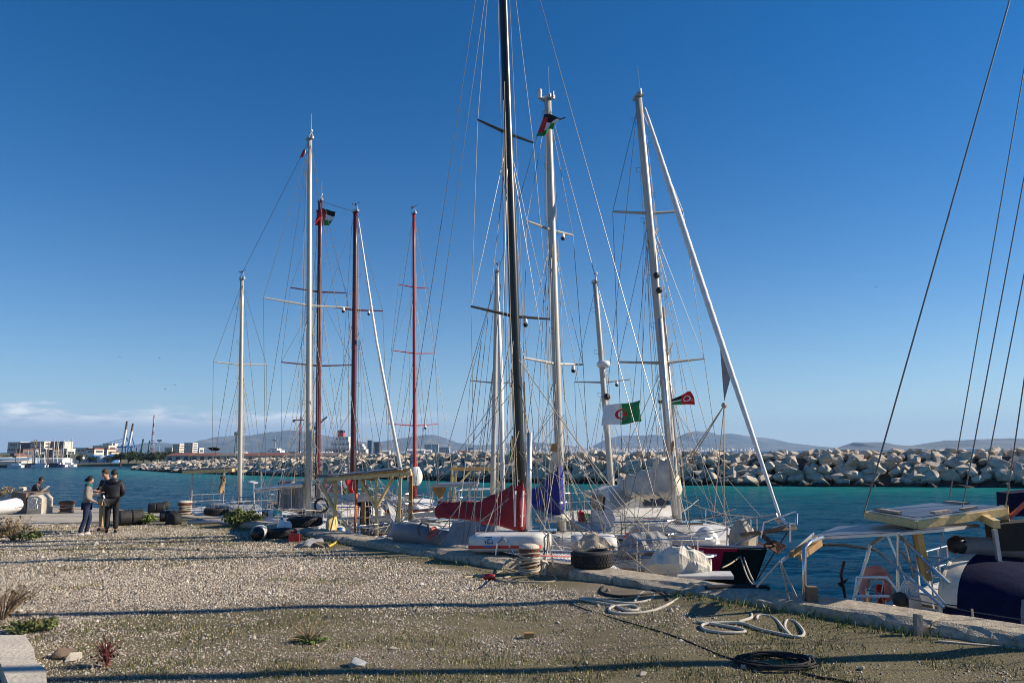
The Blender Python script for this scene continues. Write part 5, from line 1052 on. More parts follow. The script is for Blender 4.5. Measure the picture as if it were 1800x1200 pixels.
# ---------------------------------------------------------------- D: cruising yacht at the near end of the quay (bow out of frame)
def boat_D():
    b = Boat('white cruising yacht with navy sprayhood and solar panels over its stern', 1800, 900, 8, (QU.x, QU.y)); c = Q(-2.0, 2.5); b.M = Vector((c.x, c.y, 0)); b.org = Vector((c.x, c.y, WATER)); b.o.location = b.org
    b.hull(-4.6, 5.4, 3.2, (-.35, -.45, -.15), 'white_gel', 'cream_deck'); b.rails(1.3, .6, True, False); b.cabin(-1.2, 2.6, 1.05, .4, 'white_gel', 3)
    b.mast(b.p(0, 0, -.1), PY(1974, -700, 8.3), .11, 'white_mast', [], forestay=b.p(5.4, 0, 0), backstay=PY(1519, 900, 11.2), halyards=5, wr=.011)
    # navy hood over the companionway
    K = 14; N = 10; zb = -.33
    def f(u, v): y = -1.25*math.cos(math.pi*v); return b.p(-3.2+2.0*u, y*(1-.10*u), zb+(1.02-.6*u**1.6)*max(math.sin(math.pi*v), 0)**.5)
    m = MB(); m.sheet(f, N, K); h = b.part(m, 'sprayhood', 'navy_canvas', True); m = MB(); m.tube([f(0, v/K) for v in range(K+1)], .028, 6); b.part(m, 'hood_edge', 'cream_sail', parent=h)
    m = MB(); m.sheet(lambda u, v: f(.0+.10*u, .06+.88*v)+V3(0, 0, .012)-b.F*.012, 3, 16); b.part(m, 'hood_band', 'cream_sail', True, parent=h)
    for v0 in (.03, .80): m = MB(); m.sheet(lambda u, v: f(.42+.5*u, v0+.14*v)+V3(0, 0, .0)+(b.S*(-.02 if v0 < .5 else .02)), 6, 4); b.part(m, 'hood_window', 'clear_vinyl', True, parent=h)
    # stern rails, wheel, arch
    m = MB(); R1 = [PY(1502, 1050, 10.2), PY(1506, 1014, 10.2), PY(1560, 1014, 10.0), PY(1580, 1040, 9.9)]; m.tube(R1, .018, 6); m.tube([PY(1503, 1047, 10.2), PY(1564, 1047, 10.0)], .018, 6); b.part(m, 'pushpit', 'white_gel')
    m = MB(); m.lathe(PY(1549, 1046, 10.5), [(.225, -.015), (.24, 0), (.225, .015), (.21, 0), (.225, -.015)], 26, Matrix.Rotation(math.pi/2, 3, 'X') @ Matrix.Rotation(.35, 3, 'Y')); wo = b.part(m, 'steering_wheel', 'steel', True); m = MB(); c0 = PY(1549, 1046, 10.5)
    for a in range(5): m.tube([c0, c0+V3(.22*math.cos(a*1.257)*.94, .08*math.cos(a*1.257), .22*math.sin(a*1.257))], .009, 4)
    b.part(m, 'spoke', 'steel', parent=wo)
    m = MB(); arch = [PY(1499, 1058, 10.4), PY(1518, 1000, 10.4), PY(1530, 957, 10.4), PY(1552, 943, 10.3)]; m.tube(arch, .024, 7); m.tube([PY(1443, 957, 10.8), PY(1480, 957, 10.7), PY(1540, 966, 10.4)], .022, 6); m.tube([PY(1540, 966, 10.4), PY(1660, 1068, 9.4)], .02, 6); m.tube([PY(1578, 937, 10.1), PY(1578, 1068, 10.1)], .02, 6)
    m.tube([PY(1590, 945, 10.5), PY(1606, 1015, 10.5)], .018, 6); m.tube([PY(1560, 940, 10.6), PY(1604, 1050, 10.4)], .018, 6); m.tube([PY(1580, 940, 10.2), PY(1668, 1025, 9.6)], .022, 6); m.tube([PY(1576, 962, 10.3), PY(1662, 1062, 9.3)], .015, 5); m.tube([PY(1630, 1005, 10), PY(1655, 985, 10), PY(1690, 975, 10)], .018, 6); b.part(m, 'stern_arch', 'steel')
    def panel(c4, cells, nm='solar_panel', fr='alu', t=.035):
        q = [Vector(v) for v in c4]; m = MB(); m.prism(q, (0, 0, -t)); o = b.part(m, nm, fr); c = sum(q, Vector())/4; m = MB(); m.prism([c+(v-c)*.955+V3(0, 0, .003) for v in q], (0, 0, .004)); b.part(m, 'solar_cells', cells, parent=o)
    panel([PY(1424, 944, 10.6), PY(1579, 936, 9.9), PY(1628, 916, 11.0), PY(1471, 925, 11.8)], 'solar'); panel([PY(1581, 936, 9.9), PY(1660, 929, 9.6), PY(1722, 921, 10.3), PY(1630, 916, 11.0)], 'solar')
    panel([PY(1528, 897, 11.2), PY(1612, 911, 10.0), PY(1765, 889, 10.2), PY(1636, 884, 12.3)], 'solar', t=.03)
    W = [PY(1524, 899, 11.2), PY(1612, 915, 10.0), PY(1765, 893, 10.2), PY(1636, 887, 12.3)]
    for i in range(4): m = MB(); p0, p1 = W[i], W[(i+1) % 4]; e = (p1-p0).normalized()*.02; m.beam(p0-e+V3(0, 0, -.05), p1+e+V3(0, 0, -.05), .07, .10); b.part(m, 'timber_frame', 'pine')
    for x0, y0, Ya, x1, y1, Yb in ((1541, 898, 11.0, 1580, 904, 10.5), (1640, 905, 10.0, 1668, 901, 10.05), (1690, 899, 10.1, 1715, 895, 10.1), (1664, 885, 11.8, 1700, 888, 11.2)): m = MB(); m.beam(PY(x0, y0, Ya)+V3(0, 0, .03), PY(x1, y1, Yb)+V3(0, 0, .03), .10, .03); b.part(m, 'batten', 'grey_wood')
    m = MB(); m.beam(PY(1612, 930, 10.3), PY(1630, 1018, 10.5), .08, .10); b.part(m, 'timber_post', 'pine'); m = MB(); m.beam(PY(1605, 930, 10.4), PY(1621, 1010, 10.6), .04, .05); b.part(m, 'timber_post', 'pine_dark'); m = MB(); m.beam(PY(1720, 905, 10.4), PY(1752, 921, 9.7), .08, .10); b.part(m, 'timber_brace', 'pine'); m = MB(); m.beam(PY(1765, 890, 10.3), PY(1767, 915, 10.2), .1, .09); b.part(m, 'timber_post', 'pine')
    # side panels tilted on the near pole
    pole = [PY(1414, 1075, 9.75), PY(1414, 962, 9.75), PY(1424, 952, 9.9), PY(1446, 945, 10.4)]; m = MB(); m.tube(pole, .03, 8); b.part(m, 'gantry_pole', 'steel', True)
    panel([PY(1372, 985, 9.7), PY(1398, 967, 9.9), PY(1431, 935, 10.4), PY(1405, 958, 10.0)], 'solar_back'); 
    for q in range(2): m = MB(); m.beam(PY(1392+14*q, 974+6*q, 9.8), PY(1436+7*q, 947+6*q, 10.2), .04, .08); b.part(m, 'panel_bracket', 'pine_dark')
    for (x1, y1) in ((1330, 1031), (1412, 1074), (1390, 1068)): m = MB(); m.tube([PY(1371, 986, 9.7), PY(x1, y1, 9.85)], .014, 5); b.part(m, 'strut', 'galv')
    for (x0, y0, x1, y1, Y) in ((1800, 300, 1690, 870, 10.6), (1800, 470, 1735, 790, 11), (1795, 690, 1765, 880, 10.4)): m = MB(); m.tube([PY(x0+ (x0-x1)*.8, y0-(y1-y0)*.8, Y-.6), PY(x1, y1+30, Y)], .009, 5); b.part(m, 'stay', 'wire')
    m = MB(); m.tube([PY(1486, 1050, 10.9), PY(1478, 1010, 10.9), PY(1484, 985, 10.9)], .02, 6); m.prism([PY(1472, 1025, 10.9), PY(1480, 1032, 10.9), PY(1492, 1016, 10.9)], (0, .02, 0)); b.part(m, 'wind_vane_gear', 'black_plastic')
boat_D()
def horseshoe():
    c = PY(1540, 1032, 10.7); m = MB(); pts = []
    for k in range(15): a = math.radians(-50+280*k/14); pts.append(c+V3(.20*math.cos(a), .05*math.cos(a), .235*math.sin(a)))
    m.tube(pts, [.05]+[.068]*13+[.05], 8); r = Rig('lifebuoy', 'faded pink horseshoe lifebuoy on the stern rail', 'lifebuoy', c); r.part(m, 'ring', 'pink_foam', True); m = MB(); m.box(c+V3(.04, -.02, -.08), (.09, .05, .26)); r.part(m, 'light_pouch', 'red_plastic')
horseshoe()
def outboard():
    p = PY(1592, 1058, 9.9); r = Rig('outboard_motor', 'small grey and black outboard motor clamped at the stern rail', 'outboard', p); m = MB(); m.lathe(p+V3(-.07, 0, -.05), [(.03, 0), (.085, .02), (.09, .1), (.07, .16), (.02, .18)], 12); r.part(m, 'cowl', 'black_plastic'); m = MB(); m.box(p+V3(.08, 0, -.02), (.16, .16, .18)); m.tube([p+V3(0, 0, -.1), p+V3(0, 0, -.55)], .04, 6); r.part(m, 'leg', 'galv')
    for k in range(4): m = MB(); q = PY(1583+k*4, 1040, 10.0); m.tube([q+V3(0, 0, -.25), q+V3(0, 0, .05), q+V3(.06, 0, .14), q+V3(.14, 0, .04), q+V3(.15, 0, -.25)], .012, 5); r.part(m, 'hose', 'white_gel')
outboard()
def inflatable():
    r = Rig('inflatable_dinghy', 'grey inflatable dinghy with black bow cone carried on deck', 'dinghy', PY(1740, 960, 10.2)); a = PY(1690, 960, 10.2); e = PY(1900, 966, 10.0); m = MB(); m.tube([a, e], .13, 14); r.part(m, 'tube', 'rib_grey', True); m = MB(); m.tube([PY(1668, 951, 10.2), PY(1676, 955, 10.2), a], [.05, .12, .132], 12); r.part(m, 'cone', 'black_plastic', True)
    m = MB(); m.prism([PY(1746, 922, 10.0), PY(1830, 915, 9.9), PY(1830, 968, 9.9), PY(1752, 968, 10.0)], (.1, .35, 0)); r.part(m, 'cover', 'black_canvas'); m = MB(); m.beam(PY(1748, 930, 9.85), PY(1758, 998, 9.85), .05, .05); r.part(m, 'chock', 'galv')
inflatable()
m = MB(); m.prism([PY(1775, 867, 10.6), PY(1830, 862, 10.5), PY(1830, 905, 10.5), PY(1777, 908, 10.6)], (.1, .45, 0)); solo(m, 'stowage_box', 'navy_canvas', 'navy blue storage box above the dinghy', 'box', PY(1777, 908, 10.6))
m = MB(); m.tube([PY(1765, 918, 10.3), PY(1800, 886, 10.1), PY(1840, 850, 10)], .03, 6); solo(m, 'fishing_rod_holder', 'rope_red', 'red pole sloping up past the navy box', 'pole', PY(1765, 918, 10.3))
# mast of the boat lying outside it, beyond the frame
def boat_K():
    b = Boat('sloop rafted outside the cruising yacht with its mast out of view', 1990, 900, 11.3, (QU.x, QU.y)); c = Vector((9.6, 11.35, 0)); b.M = c; b.org = Vector((c.x, c.y, WATER)); b.o.location = b.org
    b.hull(-3.2, 5, 2.8, (-.35, -.45, -.15), 'white_gel', 'cream_deck'); b.cabin(-1.2, 2.6, .95, .4, 'white_gel', 3); b.rails(1.3, .6)
    b.mast(b.p(0, 0, -.1), b.p(.1, .1, 12.8), .11, 'white_mast', [], forestay=b.p(5, 0, 0), backstay=b.p(-3.1, 0, -.1), halyards=3, wr=.009)
boat_K()
# ---------------------------------------------------------------- flags
flagmesh(PY(566, 366, 32.8), PY(590, 372, 32.6), PY(566, 397, 32.8), PY(584, 395, 32.6), pal, PAL, 'flag', 'black, white and green flag with red triangle high on the maroon mast', .07)
m = MB(); m.sheet(lambda u, v: PY(555+8*u+2*math.sin(v*5), 369+27*v, 32.9+.1*math.sin(v*6+u*3)), 4, 8); solo(m, 'flag', 'red_cloth', 'red cloth hanging on the other side of the maroon mast top', 'flag', PY(560, 380, 32.9), 'flags flown from the masts', True)
flagmesh(PY(534, 262, 24.8), PY(537, 264, 24.7), PY(526, 278, 24.8), PY(536, 275, 24.7), lambda u, v: 3 if u < .7 else 1, PAL, 'pennant', 'small red pennant below the tallest silver masthead', .02, 12, 12)
flagmesh(PY(957, 200, 19.0), PY(996, 208, 18.6), PY(942, 243, 19.0), PY(970, 226, 18.7), lambda u, v: 3 if u < .30 and .15 < v < .85 else (0 if v < .36 else 1 if v < .7 else 2), PAL, 'flag', 'black, white, green and red flag blowing at the top of the white mast', .08, seed=2)
def alg(u, v):
    x = (u-.5)*1.5; y = v-.5; red = (math.hypot(x, y) < .25 and math.hypot(x-.055, y) > .20)
    a = math.atan2(y, x-.09); rr = math.hypot(x-.09, y); st = rr < .115*(.45+.55*abs(math.cos(2.5*a+1.57))**1.6) and rr < .11
    return 3 if (red or st) else (2 if u > .5 else 1)
flagmesh(PY(1061, 712, 25.2), PY(1128, 705, 24.4), PY(1057, 748, 25.2), PY(1127, 742, 24.5), alg, PAL, 'flag', 'green and white flag with red crescent and star on the mizzen mast', .09, 66, 44, 1)
def swirl(u, v):
    if u > .45: return 1 if abs(math.hypot(u-.72, (v-.5)*.7)-.15) < .025 else 3
    return 0 if v < .4 else 1 if v < .55 else 2
flagmesh(PY(1180, 702, 19.9), PY(1215, 686, 19.5), PY(1182, 711, 19.9), PY(1221, 711, 19.5), swirl, PAL, 'flag', 'ragged red, black and green flag with white swirl beside the ketch mast', .05, 40, 26, 3)
m = MB(); m.sheet(lambda u, v: PY(1157+16*u, 702+6*v+1.5*math.sin(u*7), 20.3+.1*math.sin(u*6)), 8, 4); solo(m, 'flag', 'black_cloth', 'torn black flag end blowing behind the ketch mast', 'flag', PY(1160, 705, 20.3), 'flags flown from the masts')
flagmesh(PY(898, 765, 17), PY(912, 768, 16.8), PY(896, 808, 17), PY(912, 806, 16.8), lambda u, v: 0 if v < .45 else (3 if (v < .62 and u > .5) else 1 if v < .6 else 2), PAL, 'flag', 'limp black, white and green flag hanging against the black mast', .05, 16, 24, 4)
flagmesh(PY(601, 836, 26.5), PY(612, 838, 26.3), PY(606, 872, 26.5), PY(624, 868, 26.3), lambda u, v: 3 if (u > .5 or v < .25) else (1 if v < .6 else 2), PAL, 'flag', 'red, white and green flag draped behind the yellow timber frame', .06, 16, 20, 5)
m = MB(); m.sheet(lambda u, v: PY(386+9*u+2*math.sin(v*6), 836+30*v, 31.5+.12*math.sin(u*5+v*4)), 5, 8); solo(m, 'flag', 'ochre_cloth', 'tattered brown flag on the stern post of the grey sloop', 'flag', PY(390, 850, 31.5), 'flags flown from the masts')
m = MB(); pts = [PY(364, 787, 33), PY(374, 785.5, 33), PY(385, 788, 33), PY(380, 792, 33), (PY(372, 792, 33))]; m.prism(pts, (.05, .1, 0)); solo(m, 'wind_sock', ['black_cloth'], 'dark fish-shaped windsock on the rigging of the grey sloop', 'windsock', PY(372, 790, 33))

# ---------------------------------------------------------------- gear lying on the decks
def deck_gear(b, nm, n, seed, x0, x1):
    rr = random.Random(seed)
    for i in range(n):
        x = rr.uniform(x0, x1); w = b.half(x)*.82; y = rr.uniform(.62, 1)*w*rr.choice((-1, 1)); p = b.p(x, y, b.dz(x)+.01); k = rr.choice(('coil', 'coil', 'can', 'bag', 'crate', 'fender', 'bucket')); m = MB(); g = 'gear on the decks'
        if k == 'coil':
            c = rr.choice(('white', 'tan', 'black')); P = []
            for q in range(43): a = q*.45; P.append(p+V3(.15*math.cos(a)*rr.uniform(.9, 1.1), .13*math.sin(a)*rr.uniform(.9, 1.1), .02+.018*q/14)); 
            m.tube(P, .015, 5); solo(m, 'rope_coil', 'rope_'+c, f'{c} rope coil on the deck of the {nm}', 'rope', p, g, True)
        elif k == 'can':
            c, mt = rr.choice((('red', 'red_plastic'), ('blue', 'blue_plastic'), ('white', 'white_gel'), ('black', 'black_plastic'))); m.box(p+V3(0, 0, .16), (.2, .28, .30)); m.tube([p+V3(0, -.09, .30), p+V3(0, -.08, .37), p+V3(0, .05, .37), p+V3(0, .07, .30)], .016, 5); m.lathe(p+V3(0, .11, .31), [(.03, 0), (.03, .05), (.005, .055)], 8); solo(m, 'jerrycan', mt, f'{c} jerrycan on the deck of the {nm}', 'jerrycan', p, g)
        elif k == 'bag':
            c, mt = rr.choice((('grey', 'grey_canvas'), ('cream', 'cream_sail'), ('brown', 'tan_canvas'), ('blue', 'blue_canvas'), ('black', 'black_canvas'))); tarp(p-b.F*.3, p+b.F*.3, .4, rr.uniform(.14, .28), mt, 'cloth_bundle', f'{c} cloth bundle on the deck of the {nm}', 'cloth', seed+i, .06, g, 12)
        elif k == 'crate':
            c, mt = rr.choice((('green', 'green_cloth'), ('wooden', 'pine_dark'), ('teal', 'teal_plastic'), ('grey', 'rib_grey')))
            for s in (-1, 1): m.box(p+b.F*.19*s+V3(0, 0, .12), (.02, .3, .22), (b.F, b.S, V3(0, 0, 1))); m.box(p+b.S*.14*s+V3(0, 0, .125), (.36, .02, .21), (b.F, b.S, V3(0, 0, 1)))
            m.box(p+V3(0, 0, .02), (.36, .26, .02), (b.F, b.S, V3(0, 0, 1))); solo(m, 'crate', mt, f'{c} open crate on the deck of the {nm}', 'crate', p, g)
        elif k == 'fender':
            q = b.p(x, (1 if y > 0 else -1)*(b.half(x)+.09), b.dz(x)-.42); c, mt = rr.choice((('white', 'white_gel'), ('navy', 'navy_canvas'), ('black', 'rubber'))); fender(q, f'{c} fender hung over the side of the {nm}', mt)
        else:
            c, mt = rr.choice((('black', 'black_plastic'), ('blue', 'blue_plastic'), ('white', 'white_gel'))); m.lathe(p, [(.10, 0), (.13, .24), (.137, .25), (.12, .24), (.095, .02), (.005, .02)], 14); solo(m, 'bucket', mt, f'{c} bucket on the deck of the {nm}', 'bucket', p, g, True)
deck_gear(BA, 'navy sloop with the black mast', 14, 1, -4.6, 3.4); deck_gear(BB, 'white sloop with the blue cover', 13, 2, -5, 2.2); deck_gear(BC, 'green ketch', 15, 3, -7, 3.6); deck_gear(BE, 'silver-masted sloop with the tent', 15, 4, -4.3, 3.0); deck_gear(BF, 'red-hulled boat', 8, 5, -2.3, 1.6); deck_gear(BG, 'maroon-masted schooner', 12, 6, -7, 3.6); deck_gear(BN, 'red-masted sloop', 6, 7, -4, 2.6)
def rail_net(b, x0, x1, sd, nm, mt='net'):
    m = MB(); xs = np.arange(x0, x1, .07); f = lambda x, h: b.p(x, sd*b.half(x)*.97, b.dz(x)+.03+h*.55)
    for i, x in enumerate(xs[:-1]):
        for j in range(7): h = j/7; m.tube([f(x, h), f(xs[i+1], h+1/7)], .003, 3, cap=False); m.tube([f(xs[i+1], h), f(x, h+1/7)], .003, 3, cap=False)
    o = b.part(m, 'safety_net', 'grey_canvas'); o['kind'] = 'stuff'
rail_net(BA, -1.5, 3.2, -1, ''); rail_net(BA, -1.5, 3.2, 1, ''); rail_net(BC, 0, 3, -1, ''); rail_net(BE, -1, 2.8, -1, '')

def deck_lines(b, base, h, n, seed, x0, x1):
    rr = random.Random(seed)
    for i in range(n):
        x = rr.uniform(x0, x1); sd = rr.choice((-1, 1)); a = b.p(x, sd*b.half(x)*.9, b.dz(x)+rr.choice((.05, .6))); q = Vector(base)+V3(rr.uniform(-.12, .12), rr.uniform(-.12, .12), rr.uniform(.6, h)) if rr.random() < .55 else b.p(x+rr.uniform(.8, 2.6)*rr.choice((-1, 1)), rr.choice((-1, 1))*b.half(x)*.8, b.dz(x)+rr.uniform(.1, .9))
        m = MB(); s = rr.uniform(.02, .22); m.tube([a+(q-a)*t/6+V3(0, 0, -s*math.sin(math.pi*t/6)) for t in range(7)], rr.choice((.006, .008, .011)), 5); b.part(m, 'sheet_rope', rr.choice(('rope_white', 'rope_white', 'rope_white', 'rope_tan', 'wire')))
deck_lines(BA, PY(918, 950, 16.2), 4, 26, 1, -4.5, 3.8); deck_lines(BB, PY(988, 945, 19.2), 4, 24, 2, -5, 2.6); deck_lines(BC, PY(1191, 918, 20.2), 5, 28, 3, -6, 4.2); deck_lines(BE, PY(542, 905, 25), 4, 22, 4, -4, 3.4); deck_lines(BG, PY(620, 880, 29.5), 4, 18, 5, -7, 4); deck_lines(BF, PY(640, 900, 20), .9, 10, 6, -2.4, 2)
# ================================================================ THINGS ON THE QUAY
def smooth_path(P, k=6):
    P = [Vector(p) for p in P]; out = []
    for i in range(len(P)-1):
        a = P[max(i-1, 0)]; b = P[i]; c = P[i+1]; d = P[min(i+2, len(P)-1)]
        for j in range(k):
            t = j/k; out.append(.5*((2*b)+(c-a)*t+(2*a-5*b+4*c-d)*t*t+(3*b-a-3*c+d)*t**3))
    out.append(P[-1]); return out
def G(px, py, dz=0.0):
    p = PZ(px, py, 0.0); p.z = gz(p.x, p.y)+dz; return p
def ground_rope(pix, r, mt, label, cat='rope', z=0.0, name='rope', k=6):
    pts = [G(x, y, r+z) if len(q) == 0 else PZ(x, y, q[0]) for (x, y, *q) in pix]; m = MB(); sp = smooth_path(pts, k); m.tube(sp, r, 7); return solo(m, name, mt, label, cat, sp[0], None, True)
def coil(c, rx, ry, turns, r, seed, up=.012):
    rr = random.Random(seed); P = []
    for i in range(turns*14+1):
        a = 2*math.pi*i/14; w = 1+rr.uniform(-.10, .10)+.12*math.sin(a*.37+seed); P.append(Vector(c)+V3(rx*w*math.cos(a), ry*w*math.sin(a), r+up*i/14*.6+rr.uniform(0, r)))
    return P
# tyres
def tyre(c, R, W, label, tilt=None, group='old tyres on the quay', mt='rubber', rim=.58):
    r = Rig('tyre', label, 'tyre', Vector(c), group); rings = []; n = 40; prof = [(R*rim, -W*.36), (R*.74, -W*.5), (R*.93, -W*.46), (R, -W*.36), (R, W*.36), (R*.93, W*.46), (R*.74, W*.5), (R*rim, W*.36), (R*(rim+.07), W*.25), (R*(rim+.12), 0), (R*(rim+.07), -W*.25)]
    T = tilt or Matrix.Identity(3); k = len(prof); m = MB()
    for i in range(n):
        a = 2*math.pi*i/n; rings.append([Vector(c)+T @ V3(p[0]*math.cos(a), p[0]*math.sin(a), p[1]) for p in prof])
    rings.append(rings[0]); m.loft(rings, True, False); r.part(m, 'carcass', mt, True)
    m = MB()
    for i in range(n):
        a = 2*math.pi*(i+.5)/n
        for q in range(4):
            aa = a+(.04 if q % 2 else -.04); e = T @ V3(math.cos(aa), math.sin(aa), 0); t = T @ V3(-math.sin(aa), math.cos(aa), 0); zz = T @ V3(0, 0, 1); m.box(Vector(c)+e*(R+.004)+zz*W*(-.27+.18*q), (.022, 2*math.pi*R/n*.72, W*.145), (e, t, zz))
    o = r.part(m, 'tread', mt); o['kind'] = 'stuff'; return r
def lying(px, py, dz, R, W): p = PZ(px, py, dz); return p+V3(0, 0, W/2)
c = (PZ(996, 998, .165)+PZ(1069, 998, .165))/2; tyre(c+V3(0.1, .12, .14), .345, .275, 'big black truck tyre lying on the kerb beside the rusty bollard')
c = PZ(732, 950, .165); tyre(c+V3(0.05, .1, .10), .33, .20, 'worn tyre lying on the kerb near the grey dinghy')
c = G(487, 948); tyre(c+V3(0, .33, .11), .36, .23, 'tyre lying on the gravel with a white jug inside')
c = PZ(530, 926, .16); tyre(c+V3(0, .3, .12), .46, .24, 'wide tyre lying at the quay edge before the silver-masted sloop')
c = PZ(374, 906, .06); tyre(c+V3(0, .3, .12), .38, .24, 'tyre lying beside the leafy green bush')
# dark rubber fenders and bags by the far bollard
def drum_fender(p0, p1, R, label):
    p0 = Vector(p0); p1 = Vector(p1); d = (p1-p0); r = Rig('rubber_fender', label, 'fender', (p0+p1)/2, 'black rubber fenders by the far bollard'); X = d.normalized(); m = MB(); N = 12; ring = []
    for k in range(2): m = MB(); a = p0+d*(.5*k)+X*.01; b = p0+d*(.5*k+.49); m.tube([a, a+X*.03, b-X*.03, b], [R*.93, R, R, R*.93], 18); r.part(m, 'barrel', 'rubber', False)
drum_fender(G(206, 924)+V3(0, 0, .24), G(250, 921)+V3(0, 0, .24), .235, 'pair of black rubber drums lying on the apron edge')
drum_fender(PZ(241, 905, .0)+V3(0, .8, .18), PZ(272, 904, 0)+V3(0, .8, .18), .2, 'black rubber drum behind the grass tuft')
drum_fender(G(272, 918)+V3(0, .3, .16), G(292, 917)+V3(0, .3, .16), .17, 'short black drum next to the black bags')
tarp(G(292, 922)+V3(0, 0, .0), G(318, 920), .6, .42, 'black_canvas', 'rubbish_bag', 'shiny black bags piled by the far bollard', 'bag', 33, .08); m = MB(); c = PZ(278, 898, 0); m.ball(c+V3(0, .6, .17), .18, 12, 8); solo(m, 'buoy', 'rubber', 'round black buoy at the quay edge beside the far bollard', 'buoy', c+V3(0, .6, 0))
# bollards
def bollard(p, R, H, label, wraps, mt='rust', seed=0, cap='pale_concrete'):
    r = Rig('bollard', label, 'bollard', Vector(p), 'mooring bollards along the quay'); m = MB(); m.lathe(p, [(R*1.15, -.05), (R*1.1, .03), (R*.92, .07), (R*.9, H*.55), (R*.98, H*.74), (R*1.14, H*.84), (R*1.16, H*.93)], 22); r.part(m, 'post', mt, True); m = MB(); m.lathe(Vector(p)+V3(0, 0, H*.93), [(R*1.15, 0), (R*1.12, .035), (R*.7, .065), (.01, .075)], 22); r.part(m, 'cap', cap, True)
    rr = random.Random(seed)
    for k in range(wraps):
        z = H*(.16+.56*k/max(wraps-1, 1)); P = []; tx, ty = rr.uniform(-.035, .035), rr.uniform(-.035, .035)
        for i in range(25): a = 2*math.pi*i/24; w = R*.97+.016+rr.uniform(0, .008); P.append(Vector(p)+V3(w*math.cos(a), w*math.sin(a), z+tx*math.cos(a)+ty*math.sin(a)))
        solo_r = MB(); solo_r.tube(P, .018, 6); r.part(solo_r, 'rope_turn', ['rope_tan', 'rope_white', 'rope_tan'][k % 3], True)
bp = G(931, 1009); bollard(bp, .155, .50, 'rusty iron bollard wound with mooring ropes beside the truck tyre', 9)
bollard(PZ(317, 909, .0)+V3(0, .3, 0), .21, .52, 'far bollard wrapped in white rope by the black bags', 6, 'rust', 3); bollard(PZ(111, 902, 0)+V3(0, .2, 0), .24, .42, 'squat rusty bollard on the apron edge near the graffiti block', 3, 'rust', 5, 'rust')
# ropes on the ground
ground_rope([(905, 1012), (885, 1003), (868, 1010), (880, 1021), (930, 1024), (975, 1022), (970, 1012), (930, 1010), (890, 1000), (872, 992), (905, 996), (912, 1006), (880, 1016), (845, 1012), (815, 1016)], .02, 'rope_tan', 'tan mooring rope looped on the gravel by the rusty bollard')
ground_rope([(952, 985, .32), (962, 990, .22), (957, 1012), (946, 1016)], .02, 'rope_white', 'thick white hose bent down beside the rusty bollard', 'hose')
ground_rope([(964, 935, .75), (962, 965, .45), (955, 1000, .15), (944, 1014)], .017, 'rope_white', 'white rope running down from the boarding ladder to the bollard')
ground_rope([(1250, 1028, .19), (1235, 1023, .19), (1213, 1025, .18), (1206, 1045), (1190, 1058), (1150, 1074), (1100, 1079), (1072, 1076), (1078, 1068), (1110, 1066), (1122, 1072), (1100, 1074), (1078, 1066), (1020, 1056), (1045, 1056), (1100, 1062), (1140, 1058), (1150, 1049), (1132, 1044), (1115, 1060)], .018, 'rope_white', 'long white mooring rope snaking from the kerb over the gravel')
ground_rope([(1060, 1036), (1058, 1046), (1090, 1052), (1140, 1050), (1170, 1047), (1175, 1060), (1165, 1050), (1130, 1038), (1085, 1033)], .022, 'rope_black', 'black rope coil at the foot of the kerb')
ground_rope([(1225, 1096), (1260, 1100), (1300, 1106), (1308, 1111), (1270, 1113), (1238, 1108), (1240, 1099), (1300, 1098), (1340, 1108), (1400, 1118), (1413, 1112), (1400, 1098), (1384, 1094), (1380, 1104), (1392, 1118), (1378, 1106), (1360, 1090), (1335, 1086), (1330, 1092)], .018, 'rope_white', 'white rope lying in loops in the dry grass')
ground_rope([(1298, 1096), (1320, 1090), (1321, 1083)], .018, 'rope_white', 'short frayed white rope end beside the looped rope')
p = G(1362, 1166); m = MB(); m.tube(coil(p, .34, .26, 6, .011, 4), .011, 6); solo(m, 'cable_coil', 'rope_black', 'flat coil of black cable on the gravel', 'cable', p, None, True)
ground_rope([(1400, 1178), (1440, 1190), (1480, 1196), (1560, 1215)], .010, 'rope_black', 'black cable tail trailing from the flat coil', 'cable', name='cable'); ground_rope([(760, 985), (900, 1014), (1000, 1060), (1080, 1085), (1180, 1118), (1270, 1150), (1310, 1160)], .008, 'rope_black', 'thin dark cable stretched across the gravel', 'cable', name='cable')
ground_rope([(830, 961, .19), (870, 969, .19), (925, 980, .19)], .02, 'rope_black', 'black hose lying along the top of the kerb', 'hose', name='hose'); ground_rope([(1240, 1033, .19), (1290, 1030, .19), (1345, 1031, .19), (1350, 1034, .19)], .026, 'rope_black', 'black plaited rope lying on the kerb by the ketch bow')
ground_rope([(752, 1003), (790, 999), (830, 1003), (800, 1006), (770, 1003), (840, 1001), (815, 997)], .009, 'rope_white', 'tangle of thin pale line on the gravel'); 
for i, (a, b, Ya, Yb, sag, mt) in enumerate((((938, 975), (1075, 966), 11.9, 13.5, .06, 'rope_red'), ((938, 978), (880, 972), 11.9, 15.0, .1, 'rope_tan'), ((1095, 966), (1165, 1020), 14, 11.6, .02, 'rope_tan'), ((1302, 978), (1332, 1031), 15.4, 10.6, .15, 'rope_white'), ((1308, 980), (1330, 1030), 15.3, 10.7, .05, 'rope_white'), ((1300, 978), (1270, 997), 15.4, 12.8, .02, 'rope_tan'))):
    p0 = PY(*a, Ya); p1 = PY(*b, Yb); m = MB(); m.tube([p0+(p1-p0)*t/8+V3(0, 0, -sag*math.sin(math.pi*t/8)) for t in range(9)], .013, 6); solo(m, 'mooring_line', mt, ['red mooring line from the bollard over the truck tyre', 'tan mooring line from the bollard to the navy sloop', 'tan line slanting from the guard rail down to the kerb', 'slack white mooring line from the ketch bow to the kerb', 'taut white mooring line from the ketch bow to the kerb', 'tan bow line from the painted hull to the gangplank'][i], 'rope', p0, None, True)
